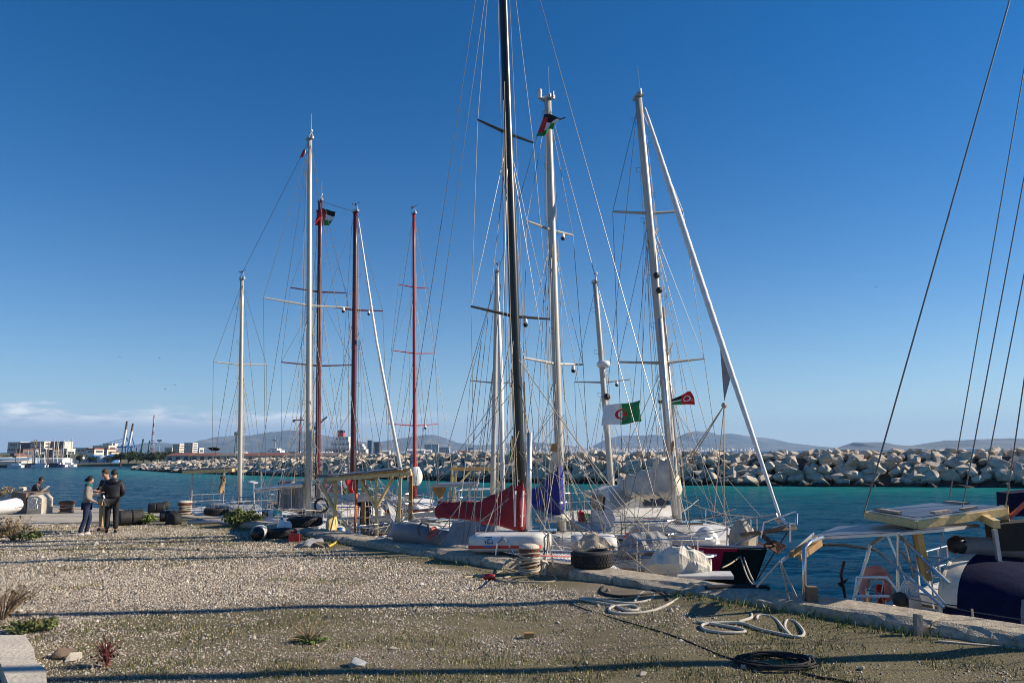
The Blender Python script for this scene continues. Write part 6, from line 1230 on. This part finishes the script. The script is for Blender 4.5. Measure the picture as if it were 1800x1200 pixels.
# bow fairlead block of wood on the ketch and stump
m = MB(); sp0 = PZ(1416, 1070, .1)+QN*.15; m.beam(V3(sp0.x, sp0.y, -.6), V3(sp0.x+.02, sp0.y, PY(1416, 1030, sp0.y).z), .12, .11); solo(m, 'mooring_post', 'old_wood', 'weathered wooden stump behind the kerb by the steel pole', 'post', sp0)
# fender buoy, jug, red can, rags
def buoy():
    p = G(452, 950); q = G(476, 938)+V3(0, .15, .0); d = (q-p).normalized(); r = Rig('fender_buoy', 'dirty white teardrop fender with black nose on the gravel', 'fender', p); P = [p+V3(0, 0, .17)+d*t for t in (-.12, -.09, 0, .1, .25, .42, .56, .66, .70)]; m = MB(); m.tube(P, [.06, .11, .165, .19, .19, .165, .11, .06, .04], 16); r.part(m, 'body', 'old_white', True); m = MB(); m.tube([P[0]-d*.05, P[0]-d*.02, P[1], P[2]+d*.0], [.03, .09, .125, .170], 16); r.part(m, 'nose', 'black_plastic', True)
    m = MB(); m.tube(smooth_path([P[-1], P[-1]+V3(.05, .1, .05), P[-1]+V3(.2, .15, .02), P[-1]+V3(.35, .1, .0)]), .012, 5); r.part(m, 'lanyard', 'rope_tan')
buoy()
def jug():
    p = G(488, 944)+V3(0, .3, .12); r = Rig('plastic_jug', 'white plastic jug standing inside the tyre', 'jug', p); m = MB(); m.lathe(p, [(.10, 0), (.12, .03), (.12, .16), (.09, .22), (.04, .25), (.035, .29)], 14); m.lathe(p+V3(.17, .02, 0), [(.08, 0), (.09, .02), (.09, .16), (.05, .22), (.03, .25)], 12); r.part(m, 'bottle', 'white_gel', True); m = MB(); m.lathe(p+V3(0, 0, .285), [(.04, 0), (.04, .035), (.01, .04)], 10); r.part(m, 'cap', 'blue_plastic')
jug()
def redcan():
    p = G(516, 952); r = Rig('fuel_can', 'bright red plastic fuel can lying by the tyre', 'fuel can', p); m = MB(); m.box(p+V3(0, .1, .10), (.26, .17, .19)); m.tube([p+V3(-.08, .1, .2), p+V3(-.05, .1, .25), p+V3(.06, .1, .25), p+V3(.09, .1, .2)], .016, 6); r.part(m, 'body', 'red_plastic'); m = MB(); m.lathe(p+V3(.09, .1, .19), [(.035, 0), (.03, .06), (.01, .065)], 8); r.part(m, 'cap', 'old_white')
redcan()
tarp(G(525, 960), G(568, 955), .45, .14, 'grey_canvas', 'clothes_heap', 'grey and dark rags dropped on the gravel', 'cloth', 51, .06); tarp(G(550, 957), G(578, 960), .25, .09, 'old_wood', 'clothes_heap', 'brown rag beside the grey rags', 'cloth', 57, .04); m = MB(); q = G(578, 960, .04); m.tube([q, G(588, 957, .05), G(594, 953, .06), G(590, 950, .05)], .022, 6); solo(m, 'tool_handle', 'yellow', 'yellow-handled tool lying by the rags', 'tool', q)
tarp(G(530, 977), G(556, 976), .18, .035, 'old_wood', 'sole', 'brown shoe sole lying on the gravel', 'shoe sole', 61, .012)
m = MB(); p = G(850, 1017, .06); m.tube([p, p+V3(.03, 0, 0), p+V3(.17, -.03, 0), p+V3(.2, -.03, 0)], [.03, .05, .05, .03], 12); solo(m, 'float', ['red_hull'], 'faded red float tied in the tan rope', 'float', p, None, True)
m = MB(); a = PZ(330, 922, .0); b2 = PZ(440, 919, .0); m.tube([a+V3(0, 0, .07), b2+V3(0, 0, .07)], .055, 10); solo(m, 'aluminium_spar', 'galv', 'grey aluminium spar lying on the ground by the bush', 'spar', a, None, True)
# planks at the near end of the kerb
for (a, b2, w, lb) in (((1632, 1104), (1795, 1142), .06, 'long pale batten leaning along the kerb foot'), ((1650, 1134), (1800, 1148), .05, 'thin plank lying below the leaning batten')):
    p0 = G(*a); p1 = G(*b2); m = MB(); m.beam(p0+V3(0, 0, .12 if w > .055 else .03), p1+V3(0, 0, .03), w, .03); solo(m, 'plank', 'grey_wood', lb, 'plank', p0)
m = MB(); p = G(1613, 1122); m.beam(p+V3(0, 0, -.05), p+V3(.05, .05, .24), .06, .09); solo(m, 'wooden_peg', 'grey_wood', 'splintered wooden peg standing against the kerb', 'peg', p)
# concrete slab piece lower left, stones
def slab_corner():
    P = [PZ(-60, 1116, .12), PZ(44, 1115, .12), PZ(60, 1140, .12), PZ(62, 1160, .12), PZ(80, 1175, .12), PZ(84, 1215, .12), PZ(84, 1300, .12), PZ(15, 1300, .12), PZ(14, 1200, .12), PZ(-5, 1150, .12), PZ(-60, 1140, .12)]; m = MB(); m.prism([V3(p.x, p.y, -.1) for p in P][::-1], (0, 0, .22)); solo(m, 'broken_slab', 'pale_concrete', 'pale broken concrete slab at the yard edge', 'slab', P[1])
slab_corner()
def stone(px, py, r, label, mt='boulder', seed=0, group='loose stones on the gravel'):
    p = G(px, py); rr = random.Random(seed); me = SHAPES[seed % 16].copy(); me.materials.clear(); me.materials.append(MATS[mt]); o = bpy.data.objects.new('stone', me); COL.objects.link(o); o.location = p+V3(0, 0, r*.25)
    o.scale = (r*rr.uniform(.8, 1.2), r*rr.uniform(.7, 1.0), r*rr.uniform(.5, .8)); o.rotation_euler = (rr.uniform(-.3, .3), rr.uniform(-.3, .3), rr.uniform(0, 6.28)); tag(o, label, 'stone', group)
stone(112, 1155, .13, 'brown boulder beside the broken slab', 'old_wood', 1); stone(130, 1160, .09, 'pale stone touching the brown boulder', 'pale_concrete', 2); stone(625, 1172, .11, 'grey stone sitting in the dark shadow line', 'grey_hull', 3)
for i, (x, y, r) in enumerate(((930, 1116, .06), (1308, 1172, .07), (440, 1122, .05), (400, 1152, .06), (365, 1118, .045), (700, 1090, .05), (1330, 1178, .06), (180, 1108, .05), (760, 1140, .05), (690, 1140, .055), (910, 1160, .06), (1030, 1160, .05), (1130, 1185, .06), (1420, 1155, .07), (1515, 1175, .07), (305, 1115, .05), (240, 1065, .05), (980, 1090, .05))): stone(x, y, r*.72, 'small pale stone lying loose on the gravel', 'pale_concrete', i+10)
m = MB(); p = G(930, 1115); m.box(p+V3(0, 0, .03), (.11, .08, .07)); solo(m, 'brick_piece', 'pine_dark', 'small ochre brick piece on the gravel', 'brick', p)
# block with graffiti, rubble, RIB
def graffiti_block():
    a = PZ(43, 904, 0); b = PZ(79, 903, 0); h = PY(60, 870, a.y).z; r = Rig('concrete_block', 'big rough concrete block painted with white graffiti', 'block', (a+b)/2); m = MB(); N = 8; D = .7
    w = b.x-a.x; f = lambda u, v: V3(a.x+w*u+.05*(fbmv(u*4, v*4)-.5), a.y+.06*(fbmv(u*5+3, v*5)-.5), h*v-.02)
    rings = []
    for k in range(7):
        t = k/6; y = a.y+D*t; ins = .06 if k in (0, 6) else 0; rings.append([V3(a.x+ins+.08*(fbmv(k, 1)-.5), y, -.05), V3(a.x+ins+.06*(fbmv(k, 2)-.5), y, h*.9), V3(a.x+.12+ins, y, h-ins+.03*fbmv(k, 3)), V3(b.x-.15-ins, y, h-ins+.06*fbmv(k, 4)), V3(b.x-ins, y, h*.82), V3(b.x-ins+.06*fbmv(k, 5), y, -.05)])
    m.loft(rings, True, True); r.part(m, 'body', 'pale_concrete')
    m = MB(); S = lambda u, v: V3(a.x+w*u, a.y-.004, h*v)
    for st in ([(.2, .3), (.18, .62), (.3, .66), (.45, .6)], [(.22, .3), (.5, .28), (.62, .3), (.6, .5)], [(.42, .55), (.5, .48), (.62, .56), (.66, .8), (.5, .84), (.3, .8)], [(.12, .75), (.35, .72)], [(.7, .3), (.72, .55), (.85, .6)], [(.3, .45), (.42, .4), (.55, .42)]): m.tube([S(*q) for q in st], .022, 4)
    r.part(m, 'graffiti', 'white_cloth')
    m = MB(); m.prism([PZ(18, 898, 0), PZ(43, 904, 0), PZ(43, 904, 0)+V3(.2, 1.1, 0), PZ(18, 898, 0)+V3(.2, 1.1, 0)], (0, 0, .78)); r.part(m, 'side_wall', 'old_wood')
def fbmv(a, b): return float(fbm([a+.31], [b+.77], 3)[0])
graffiti_block()
for i, (x, y, r) in enumerate(((8, 880, .5), (18, 872, .35), (36, 862, .3), (90, 903, .18), (96, 905, .14))):
    p = PY(x, 890, 30.6); p.z = 0; m = MB(); rr = random.Random(i+90); rings = []; zc = PY(x, y, p.y).z
    for k in range(6): t = k/5; w = r*(1-.8*max(0, t-.3)); rings.append([V3(p.x+w*1.2*math.cos(q)*rr.uniform(.85, 1.15), p.y+w*math.sin(q)*rr.uniform(.85, 1.15), -.05+(zc+.2)*t) for q in np.linspace(0, 6.283, 9)[:-1]])
    m.loft(rings, True, True); solo(m, 'rubble_rock', 'pale_concrete', 'pale rubble rock heaped beside the graffiti block', 'rock', p, 'rubble beside the graffiti block')
def rib():
    tip = PZ(24, 897, .3); P = tip; r = Rig('inflatable_boat', 'white inflatable boat with grey stripes drawn up on the apron', 'inflatable boat', P); Yv = V3(.0, 1, 0); X = V3(-1, -.1, 0).normalized(); W = .8
    pts = [P+X*3.2-Yv*W+V3(0, 0, -.05), P+X*1.4-Yv*W+V3(0, 0, .0), P+X*.7-Yv*W*.8+V3(0, 0, .06), P+X*.15-Yv*W*.35+V3(0, 0, .15), P+V3(0, 0, .2), P+X*.15+Yv*W*.35+V3(0, 0, .15), P+X*.7+Yv*W*.8+V3(0, 0, .06), P+X*1.4+Yv*W, P+X*3.2+Yv*W]
    m = MB(); sp = smooth_path(pts, 5); m.tube(sp, .23, 14); r.part(m, 'tube', 'rib_white', True)
    for dz in (-.10, -.02): m = MB(); m.tube([q+V3(0, -.0, dz)+(q-(P+X*1.6)).normalized()*.215 for q in sp], .018, 5); r.part(m, 'rubbing_strake', 'rib_grey')
    m = MB(); m.prism([P+X*.5+V3(0, 0, -.1), P+X*3.2-Yv*.6+V3(0, 0, -.25), P+X*3.2+Yv*.6+V3(0, 0, -.25)], (0, 0, .06)); r.part(m, 'floor', 'rib_grey'); m = MB(); m.box(P+X*1.2+V3(0, -.2, .22), (.9, .5, .12)); r.part(m, 'cover', 'rib_grey')
rib()
def grey_rib():
    c = PY(712, 935, 16.9); r = Rig('grey_dinghy', 'grey inflatable dinghy nosed in at the kerb', 'inflatable boat', c); Xd = QN; pts = [c+QN*1.9+QU*.55+V3(0, 0, -.35), c+QN*.6+QU*.55+V3(0, 0, -.2), c+QN*.12+QU*.3+V3(0, 0, -.05), c+V3(0, 0, .0), c+QN*.12-QU*.3+V3(0, 0, -.05), c+QN*.6-QU*.55+V3(0, 0, -.2), c+QN*1.9-QU*.55+V3(0, 0, -.35)]
    m = MB(); m.tube(smooth_path(pts, 5), .24, 12); r.part(m, 'tube', 'rib_grey', True); m = MB(); m.prism([c+QN*.4+QU*.4+V3(0, 0, -.45), c+QN*.4-QU*.4+V3(0, 0, -.45), c+QN*1.9-QU*.45+V3(0, 0, -.5), c+QN*1.9+QU*.45+V3(0, 0, -.5)], (0, 0, .05)); r.part(m, 'floor', 'rubber_grey')
    m = MB(); m.tube([PY(737, 940, 16.2), PY(735, 925, 16.2), PY(742, 918, 16.2), PY(752, 921, 16.2), PY(755, 940, 16.2)], .03, 6); r.part(m, 'handrail', 'rubber_grey')
grey_rib()
tarp(PY(753, 945, 16.2), PY(768, 930, 16.4), .16, .12, 'rope_red', 'rope_heap', 'heap of salmon-red rope by the dinghy', 'rope', 71, .05)
# plants
def bush(px, py, w, h, n, label, col, seed, name='leafy_bush', leaf=.03, twigs=14, tw='bark', cat='bush'):
    p = G(px, py); r = thing(name, label, cat, p); rr = random.Random(seed); m = MB()
    for k in range(twigs):
        a = rr.uniform(0, 6.28); e = V3(math.cos(a)*w*.5*rr.uniform(.2, 1), math.sin(a)*w*.5*rr.uniform(.2, 1), h*rr.uniform(.55, 1.05)); m.tube([V3(0, 0, -.02), e*.5+V3(0, 0, h*.12), e], .007, 4, .003)
        if n == 0 or tw != 'bark':
            for j in range(3): b0 = e*rr.uniform(.45, .9); m.tube([b0, b0+V3(rr.uniform(-.1, .1), rr.uniform(-.1, .1), rr.uniform(.03, .14))], .004, 3, .002)
    m.build('stems', tw, r)
    if n:
        V, F = leafy((0, 0, h*.48), (w*.5, w*.45, h*.5), n, leaf, seed); cc = np.repeat(np.array(col)[None]*(.5+1.0*np.random.default_rng(seed).random((n, 1))), 4, 0); V[:, 2] = np.maximum(V[:, 2], .005); np_mesh('foliage', V, F, 'leaf', r, cc)
    return r
bush(425, 925, 1.05, .58, 1500, 'leafy green bush growing at the edge of the gravel', (.10, .13, .03), 3, leaf=.035); bush(255, 921, .7, .33, 700, 'low green weed tuft among the black drums', (.13, .17, .03), 4, 'weed_tuft', .03, cat='weed')
mat('dry_stem', (.25, .17, .10), .9, var=.3); mat('red_stem', (.16, .035, .035), .9, var=.3)
bush(22, 950, 1.3, .62, 260, 'dry brown shrub with a few green leaves near the white inflatable', (.12, .11, .035), 5, 'dry_shrub', .03, 46, 'dry_stem', 'shrub'); bush(50, 949, .7, .22, 500, 'low green weed under the dry brown shrub', (.075, .10, .025), 6, 'weed_tuft', .03, 8, 'dry_stem', 'weed'); bush(2, 945, .9, .45, 200, 'straw-coloured grass clump at the yard edge', (.30, .22, .10), 7, 'grass_clump', .03, 50, 'dry_stem', 'grass')
bush(5, 1090, .9, .42, 120, 'dead brown twiggy shrub behind the broken slab', (.14, .10, .05), 8, 'dead_shrub', .02, 60, 'dry_stem', 'shrub'); bush(60, 1108, .6, .14, 800, 'short bright grass tuft beside the broken slab', (.11, .125, .035), 9, 'grass_tuft', .02, 6, 'dry_stem', 'grass')
bush(188, 1172, .26, .24, 90, 'small dark red weed in the foreground gravel', (.10, .03, .028), 10, 'red_weed', .014, 14, 'red_stem', 'weed'); bush(4, 878, 1.2, .7, 300, 'pale dry grass clump above the inflatable boat', (.34, .26, .13), 12, 'grass_clump', .04, 60, 'dry_stem', 'grass')
def spiky(px, py, label, seed):
    p = G(px, py); r = thing('spiky_tuft', label, 'weed', p); rr = random.Random(seed); m = MB()
    for k in range(42): a = rr.uniform(0, 6.28); L = rr.uniform(.14, .32); e = rr.uniform(.25, 1.1); q = V3(math.cos(a)*L*math.cos(e), math.sin(a)*L*math.cos(e), L*math.sin(e)); m.tube([V3(0, 0, 0), q*.5+V3(0, 0, .02), q], .005, 4, .002)
    m.build('stems', 'dry_stem', r); V, F = leafy((0, 0, .03), (.18, .14, .05), 160, .02, seed); np_mesh('foliage', V, F, 'leaf', r, np.repeat(np.array([[.10, .15, .03]]), len(V), 0))
spiky(543, 1130, 'spiky dry weed tuft standing alone in the gravel', 3)
# birds
for i, (x, y) in enumerate(((210, 628), (280, 629), (227, 669), (307, 677), (1540, 505), (290, 684))):
    p = PY(x, y, 260); m = MB(); m.add([p+V3(-.45, 0, .12), p+V3(-.18, -.12, .17), p+V3(0, 0, .02), p+V3(.18, -.12, .17), p+V3(.45, 0, .12), p+V3(0, .25, -.02), p+V3(0, -.25, .0), p+V3(0, 0, -.08)], [(0, 1, 2), (2, 3, 4), (0, 2, 5), (4, 5, 2), (6, 2, 7), (5, 7, 2)]); solo(m, 'gull', 'grey_hull', 'tiny gull gliding in the blue sky', 'bird', p, 'gulls in the sky')
# ================================================================ PEOPLE
def skinmesh(name, J, Ed, Rd, mt, parent, sub=2, flat=1.0):
    """J joints (list of vectors), Ed edges, Rd radii -> one continuous skinned mesh"""
    me = bpy.data.meshes.new(name); me.from_pydata([tuple(j) for j in J], Ed, []); o = bpy.data.objects.new(name, me); COL.objects.link(o)
    md = o.modifiers.new('skin', 'SKIN'); md.use_smooth_shade = True
    if not me.skin_vertices: bpy.context.view_layer.objects.active = o; bpy.ops.object.modifier_add(type='SKIN') if False else None
    lay = me.skin_vertices[0].data if me.skin_vertices else None
    for i, r in enumerate(Rd):
        lay[i].radius = r if isinstance(r, tuple) else (r, r*flat); lay[i].use_root = (i == 0)
    sb = o.modifiers.new('sub', 'SUBSURF'); sb.levels = sub; sb.render_levels = sub
    dg = bpy.context.evaluated_depsgraph_get(); ev = o.evaluated_get(dg); m2 = bpy.data.meshes.new_from_object(ev); o.modifiers.clear(); o.data = m2; bpy.data.meshes.remove(me)
    m2.materials.clear(); m2.materials.append(MATS[mt])
    for p in m2.polygons: p.use_smooth = True
    o.parent = parent; return o
def person(loc, rz, H, label, pose, top, legs, hair, skin='skin', shoes='black_plastic', topr=1.0, legr=1.0, hairstyle='short', scarf=None, name='person', hood=None, cuff=None):
    """pose: joint offsets in metres for a 1.7 m figure; x = right, y = facing, z = up"""
    k = H/1.7; root = thing(name, label, 'person', loc, rz); B = {'pel': (0, 0, .90), 'bel': (0, .01, 1.05), 'che': (0, .0, 1.24), 'shb': (0, -.01, 1.39), 'nec': (0, .01, 1.47), 'hea': (0, .03, 1.555), 'hed': (0, .025, 1.63), 'het': (0, .015, 1.68),
         'lsh': (-.17, 0, 1.37), 'lel': (-.22, -.03, 1.10), 'lwr': (-.22, .05, .86), 'rsh': (.17, 0, 1.37), 'rel': (.22, -.03, 1.10), 'rwr': (.22, .05, .86),
         'lhi': (-.09, 0, .86), 'lkn': (-.10, .03, .47), 'lan': (-.10, -.01, .09), 'lto': (-.11, .14, .03), 'rhi': (.09, 0, .86), 'rkn': (.10, .03, .47), 'ran': (.10, -.01, .09), 'rto': (.11, .14, .03)}
    B.update(pose); B = {a: Vector(v)*k for a, v in B.items()}
    rb = {'pel': (.135, .10), 'bel': (.125, .09), 'che': (.15, .10), 'shb': (.12, .08), 'nec': .052, 'hea': (.070, .082), 'hed': (.075, .092), 'het': (.05, .062), 'lsh': .055, 'lel': .042, 'lwr': .028, 'rsh': .055, 'rel': .042, 'rwr': .028, 'lhi': .085, 'lkn': .055, 'lan': .038, 'lto': .03, 'rhi': .085, 'rkn': .055, 'ran': .038, 'rto': .03}
    def sk(nm, names, edges, mt, mul=1.0, add=0.0, extra=None, sub=2, over=None):
        idx = {a: i for i, a in enumerate(names)}; J = [B[a] for a in names]; E = [(idx[a], idx[b]) for a, b in edges]; Rr = []
        for a in names:
            r = (over or {}).get(a, rb.get(a, .01)); Rr.append(tuple((x*mul+add)*k for x in r) if isinstance(r, tuple) else (r*mul+add)*k)
        return skinmesh(nm, J, E, Rr, mt, root, sub)
    # hands: palm and five fingers
    def hand(s):
        w = B[s+'wr']; d = (w-B[s+'el']).normalized(); sd = d.cross(Vector((0, 0, 1)) if abs(d.z) < .8 else Vector((0, 1, 0))).normalized(); up = sd.cross(d); pn = s+'pa'; B[pn] = w+d*.06*k; rb[pn] = .03; out = [(s+'wr', pn)]
        for q in range(4):
            o = (q-1.5)*.017*k; L = (.055, .065, .06, .045)[q]*k; a, b = s+'f%d' % q, s+'g%d' % q; B[a] = w+d*(.085*k+L*.4)+sd*o*1.2+up*.006*k; B[b] = w+d*(.085*k+L*.85)+sd*o*1.2-up*.022*k; rb[a] = .0095; rb[b] = .008; out += [(pn, a), (a, b)]
        a, b = s+'t0', s+'t1'; B[a] = w+d*.05*k-sd*.035*k; B[b] = w+d*.09*k-sd*.045*k-up*.01*k; rb[a] = .011; rb[b] = .009; return out+[(pn, a), (a, b)]
    he = hand('l')+hand('r'); B['nos'] = B['hed']*.4+B['hea']*.6+Vector((0, .10, -.0))*k if 'nos' not in pose else B['nos']; rb['nos'] = .016
    base = ['pel', 'bel', 'che', 'shb', 'nec', 'hea', 'hed', 'het', 'nos', 'lsh', 'lel', 'lwr', 'rsh', 'rel', 'rwr', 'lhi', 'lkn', 'lan', 'lto', 'rhi', 'rkn', 'ran', 'rto']
    ed = [('pel', 'bel'), ('bel', 'che'), ('che', 'shb'), ('shb', 'nec'), ('nec', 'hea'), ('hea', 'hed'), ('hed', 'het'), ('hea', 'nos'), ('shb', 'lsh'), ('lsh', 'lel'), ('lel', 'lwr'), ('shb', 'rsh'), ('rsh', 'rel'), ('rel', 'rwr'), ('pel', 'lhi'), ('lhi', 'lkn'), ('lkn', 'lan'), ('lan', 'lto'), ('pel', 'rhi'), ('rhi', 'rkn'), ('rkn', 'ran'), ('ran', 'rto')]
    fn = sorted({a for e in he for a in e if a not in base}); sk('body', base+fn, ed+he, skin)
    sk('jacket', ['pel', 'bel', 'che', 'shb', 'lsh', 'lel', 'lwr', 'rsh', 'rel', 'rwr'], [('pel', 'bel'), ('bel', 'che'), ('che', 'shb'), ('shb', 'lsh'), ('lsh', 'lel'), ('lel', 'lwr'), ('shb', 'rsh'), ('rsh', 'rel'), ('rel', 'rwr')], top, topr, .022, over={'lwr': .03, 'rwr': .03})
    sk('trousers', ['pel', 'lhi', 'lkn', 'lan', 'rhi', 'rkn', 'ran'], [('pel', 'lhi'), ('lhi', 'lkn'), ('lkn', 'lan'), ('pel', 'rhi'), ('rhi', 'rkn'), ('rkn', 'ran')], legs, legr, .014, over={'lan': .05, 'ran': .05, 'pel': (.13, .10)})
    for s in 'lr':
        B['h'+s] = B[s+'an']+(B[s+'an']-B[s+'to'])*.35; B['h'+s].z = B[s+'to'].z+.01*k; rb['h'+s] = .04; B['q'+s] = B[s+'an']*.6+B[s+'to']*.4; B['q'+s].z = B[s+'to'].z+.02*k; rb['q'+s] = .045
        sk('shoe', ['h'+s, 'q'+s, s+'to'], [('h'+s, 'q'+s), ('q'+s, s+'to')], shoes, 1.0, .008)
    hd = (B['hed']-B['hea']).normalized(); f = Vector((0, 1, 0)); m = MB(); c = B['hed']+hd*.012*k-f*.012*k; rr = random.Random(5); R0 = .102*k if hairstyle != 'cap' else .106*k; rings = []
    for i in range(9):
        th = math.pi*(i/8)*.62; rings.append([])
        for q in range(18):
            a = 2*math.pi*q/18; fr = math.sin(a); cut = 1.0 if fr < .25 else 1-.42*(fr-.25)/.75; t2 = th*cut; j = 1+(rr.uniform(-.09, .12) if hairstyle == 'curly' else rr.uniform(-.03, .03)); rings[-1].append(c+Vector((.86*R0*math.sin(t2)*math.cos(a), R0*math.sin(t2)*math.sin(a), R0*1.02*math.cos(t2)))*j)
    m.loft(rings, True, False); o = m.build('hair', hair, root, True)
    if hairstyle == 'bun': m = MB(); m.ball(c+Vector((0, -.10, -.02))*k, .055*k, 10, 7); m.build('hair_bun', hair, root, True)
    if scarf: B['s0'] = B['nec']+Vector((0, -.05, -.03))*k; B['s1'] = B['nec']+Vector((0, .05, -.03))*k; m = MB(); n0 = B['nec']+Vector((0, 0, -.02))*k; m.lathe(n0, [(.10*k, -.05*k), (.115*k, -.01*k), (.095*k, .04*k), (.075*k, .055*k), (.06*k, .03*k)], 16); m.build('scarf', scarf, root, True)
    if hood: m = MB(); n0 = B['shb']+Vector((0, -.10, .03))*k; m.ball(n0, .12*k, 12, 8, (1.15, .75, .75)); m.build('hood', hood, root, True)
    return root, B, k
def at(px, py): p = PZ(px, py, 0); return V3(p.x, p.y, gz(p.x, p.y))
p1 = at(149, 941); r1, B1, k1 = person(p1, R(-62), 1.56, 'person in a grey knit jumper and dark jeans facing two companions', {'lel': (-.20, .10, 1.13), 'lwr': (-.12, .30, 1.20), 'rel': (.23, -.02, 1.1), 'rwr': (.17, .16, 1.0), 'lkn': (-.09, .10, .48), 'lan': (-.09, .02, .09), 'lto': (-.10, .16, .03), 'ran': (.12, -.14, .09), 'rkn': (.11, -.02, .48), 'rto': (.12, 0, .03), 'hed': (0, .05, 1.62), 'het': (0, .05, 1.67)}, 'knit', 'denim', 'hair_dark', shoes='old_white', topr=1.12, scarf='scarf_teal', hairstyle='bun')
p2 = at(170, 935)+V3(0, .35, 0); person(p2, R(150), 1.72, 'curly-haired person in a black fleece and khaki trousers holding a yellow packet', {'lel': (-.24, .04, 1.12), 'lwr': (-.10, .24, 1.12), 'rel': (.24, .05, 1.12), 'rwr': (.08, .26, 1.14), 'hea': (0, .05, 1.55), 'hed': (0, .07, 1.62), 'het': (0, .07, 1.67), 'lan': (-.12, 0, .09), 'ran': (.11, .0, .09)}, 'fleece_black', 'khaki', 'hair_brown', topr=1.15, legr=1.12, hairstyle='curly', shoes='bark')
c = PY(178.5, 857, p2.y-.35); m = MB(); m.box(c, (.10, .03, .07)); solo(m, 'packet', 'yellow', 'small yellow packet held by the curly-haired person', 'packet', c)
p3 = at(194, 936); person(p3, R(22), 1.70, 'person in a black hooded puffer jacket and black trousers seen from behind', {'lel': (-.25, -.02, 1.12), 'lwr': (-.20, .10, .93), 'rel': (.25, .0, 1.1), 'rwr': (.17, .18, 1.0), 'ran': (.13, -.04, .09), 'lan': (-.10, .03, .09)}, 'puffer', 'black_cloth', 'hair_dark', topr=1.38, legr=1.15, scarf='green_cloth', hood='puffer', hairstyle='cap')
c = PY(187, 879, p3.y-.1); m = MB(); m.box(c, (.02, .20, .30), (V3(.9, .1, .35).normalized(), V3(0, 1, 0), V3(-.35, 0, .93).normalized())); solo(m, 'notebook', 'white_cloth', 'white notebook held by the person in the puffer jacket', 'notebook', c)
# seated by the block
sp = PY(58, 880, 30.4); zs = PY(58, 872, sp.y).z
person(V3(sp.x, sp.y, zs-.86), R(-75), 1.66, 'person in a dark jacket and cap sitting beside the graffiti block reading', {'lkn': (-.12, .42, .95), 'lan': (-.12, .62, .55), 'lto': (-.12, .75, .50), 'rkn': (.12, .42, .93), 'ran': (.12, .60, .52), 'rto': (.12, .74, .48), 'lhi': (-.09, .05, .90), 'rhi': (.09, .05, .90), 'che': (0, .06, 1.22), 'shb': (0, .12, 1.34), 'nec': (0, .17, 1.41), 'hea': (0, .22, 1.48), 'hed': (0, .25, 1.55), 'het': (0, .25, 1.60), 'lsh': (-.17, .12, 1.32), 'rsh': (.17, .12, 1.32), 'lel': (-.22, .22, 1.1), 'rel': (.22, .22, 1.1), 'lwr': (-.10, .42, 1.12), 'rwr': (.10, .42, 1.12)}, 'puffer', 'denim', 'hair_dark', 'skin_brown', hairstyle='cap', topr=1.2)
c = V3(sp.x+.52, sp.y-.1, zs+.30); m = MB(); m.box(c, (.30, .2, .012), (V3(.8, 0, .6), V3(0, 1, 0), V3(-.6, 0, .8))); solo(m, 'paper_sheet', 'white_cloth', 'paper held by the person sitting beside the graffiti block', 'paper', c)
# bending over in the grey dinghy
q = PY(735, 935, 17.3); person(V3(q.x, q.y, -1.0), R(-70), 1.68, 'person in grey bending down inside the grey dinghy', {'bel': (0, .12, 1.05), 'che': (0, .30, 1.14), 'shb': (0, .45, 1.16), 'nec': (0, .53, 1.13), 'hea': (0, .60, 1.08), 'hed': (0, .66, 1.03), 'het': (0, .70, .99), 'lsh': (-.17, .43, 1.13), 'rsh': (.17, .43, 1.13), 'lel': (-.2, .50, .86), 'rel': (.2, .50, .86), 'lwr': (-.12, .58, .62), 'rwr': (.12, .58, .62), 'lkn': (-.12, .12, .48), 'rkn': (.12, .12, .48), 'nos': (0, .70, 1.10)}, 'grey_canvas', 'black_cloth', 'hair_dark', topr=1.15)
# aboard behind the frame
q = PY(643, 880, 23.2); person(V3(q.x, q.y, -.55), R(15), 1.7, 'person in a dark blue jacket standing aboard behind the timber frame', {'lel': (-.24, .04, 1.12), 'lwr': (-.12, .24, 1.10), 'rel': (.24, .05, 1.12), 'rwr': (.12, .24, 1.10)}, 'navy_canvas', 'black_cloth', 'hair_dark', topr=1.2)
# ---------------------------------------------------------------- air
def haze():
    m = bpy.data.materials.new('air'); m.use_nodes = True; nt = m.node_tree; n = nt.nodes
    for k in list(n):
        if k.type == 'BSDF_PRINCIPLED': n.remove(k)
    v = n.new('ShaderNodeVolumePrincipled'); v.inputs['Color'].default_value = (.40, .65, 1.0, 1); v.inputs['Density'].default_value = HAZE_D; v.inputs['Anisotropy'].default_value = .1
    nt.links.new(v.outputs[0], [k for k in n if k.type == 'OUTPUT_MATERIAL'][0].inputs['Volume']); MATS['air'] = m
    b = MB(); b.box((0, 5500, 260), (29000, 19000, 540)); o = b.build('haze', 'air'); tag(o, 'thin blue air haze over the bay', 'haze', None, 'stuff')
HAZE_D = 6.5e-5
haze()
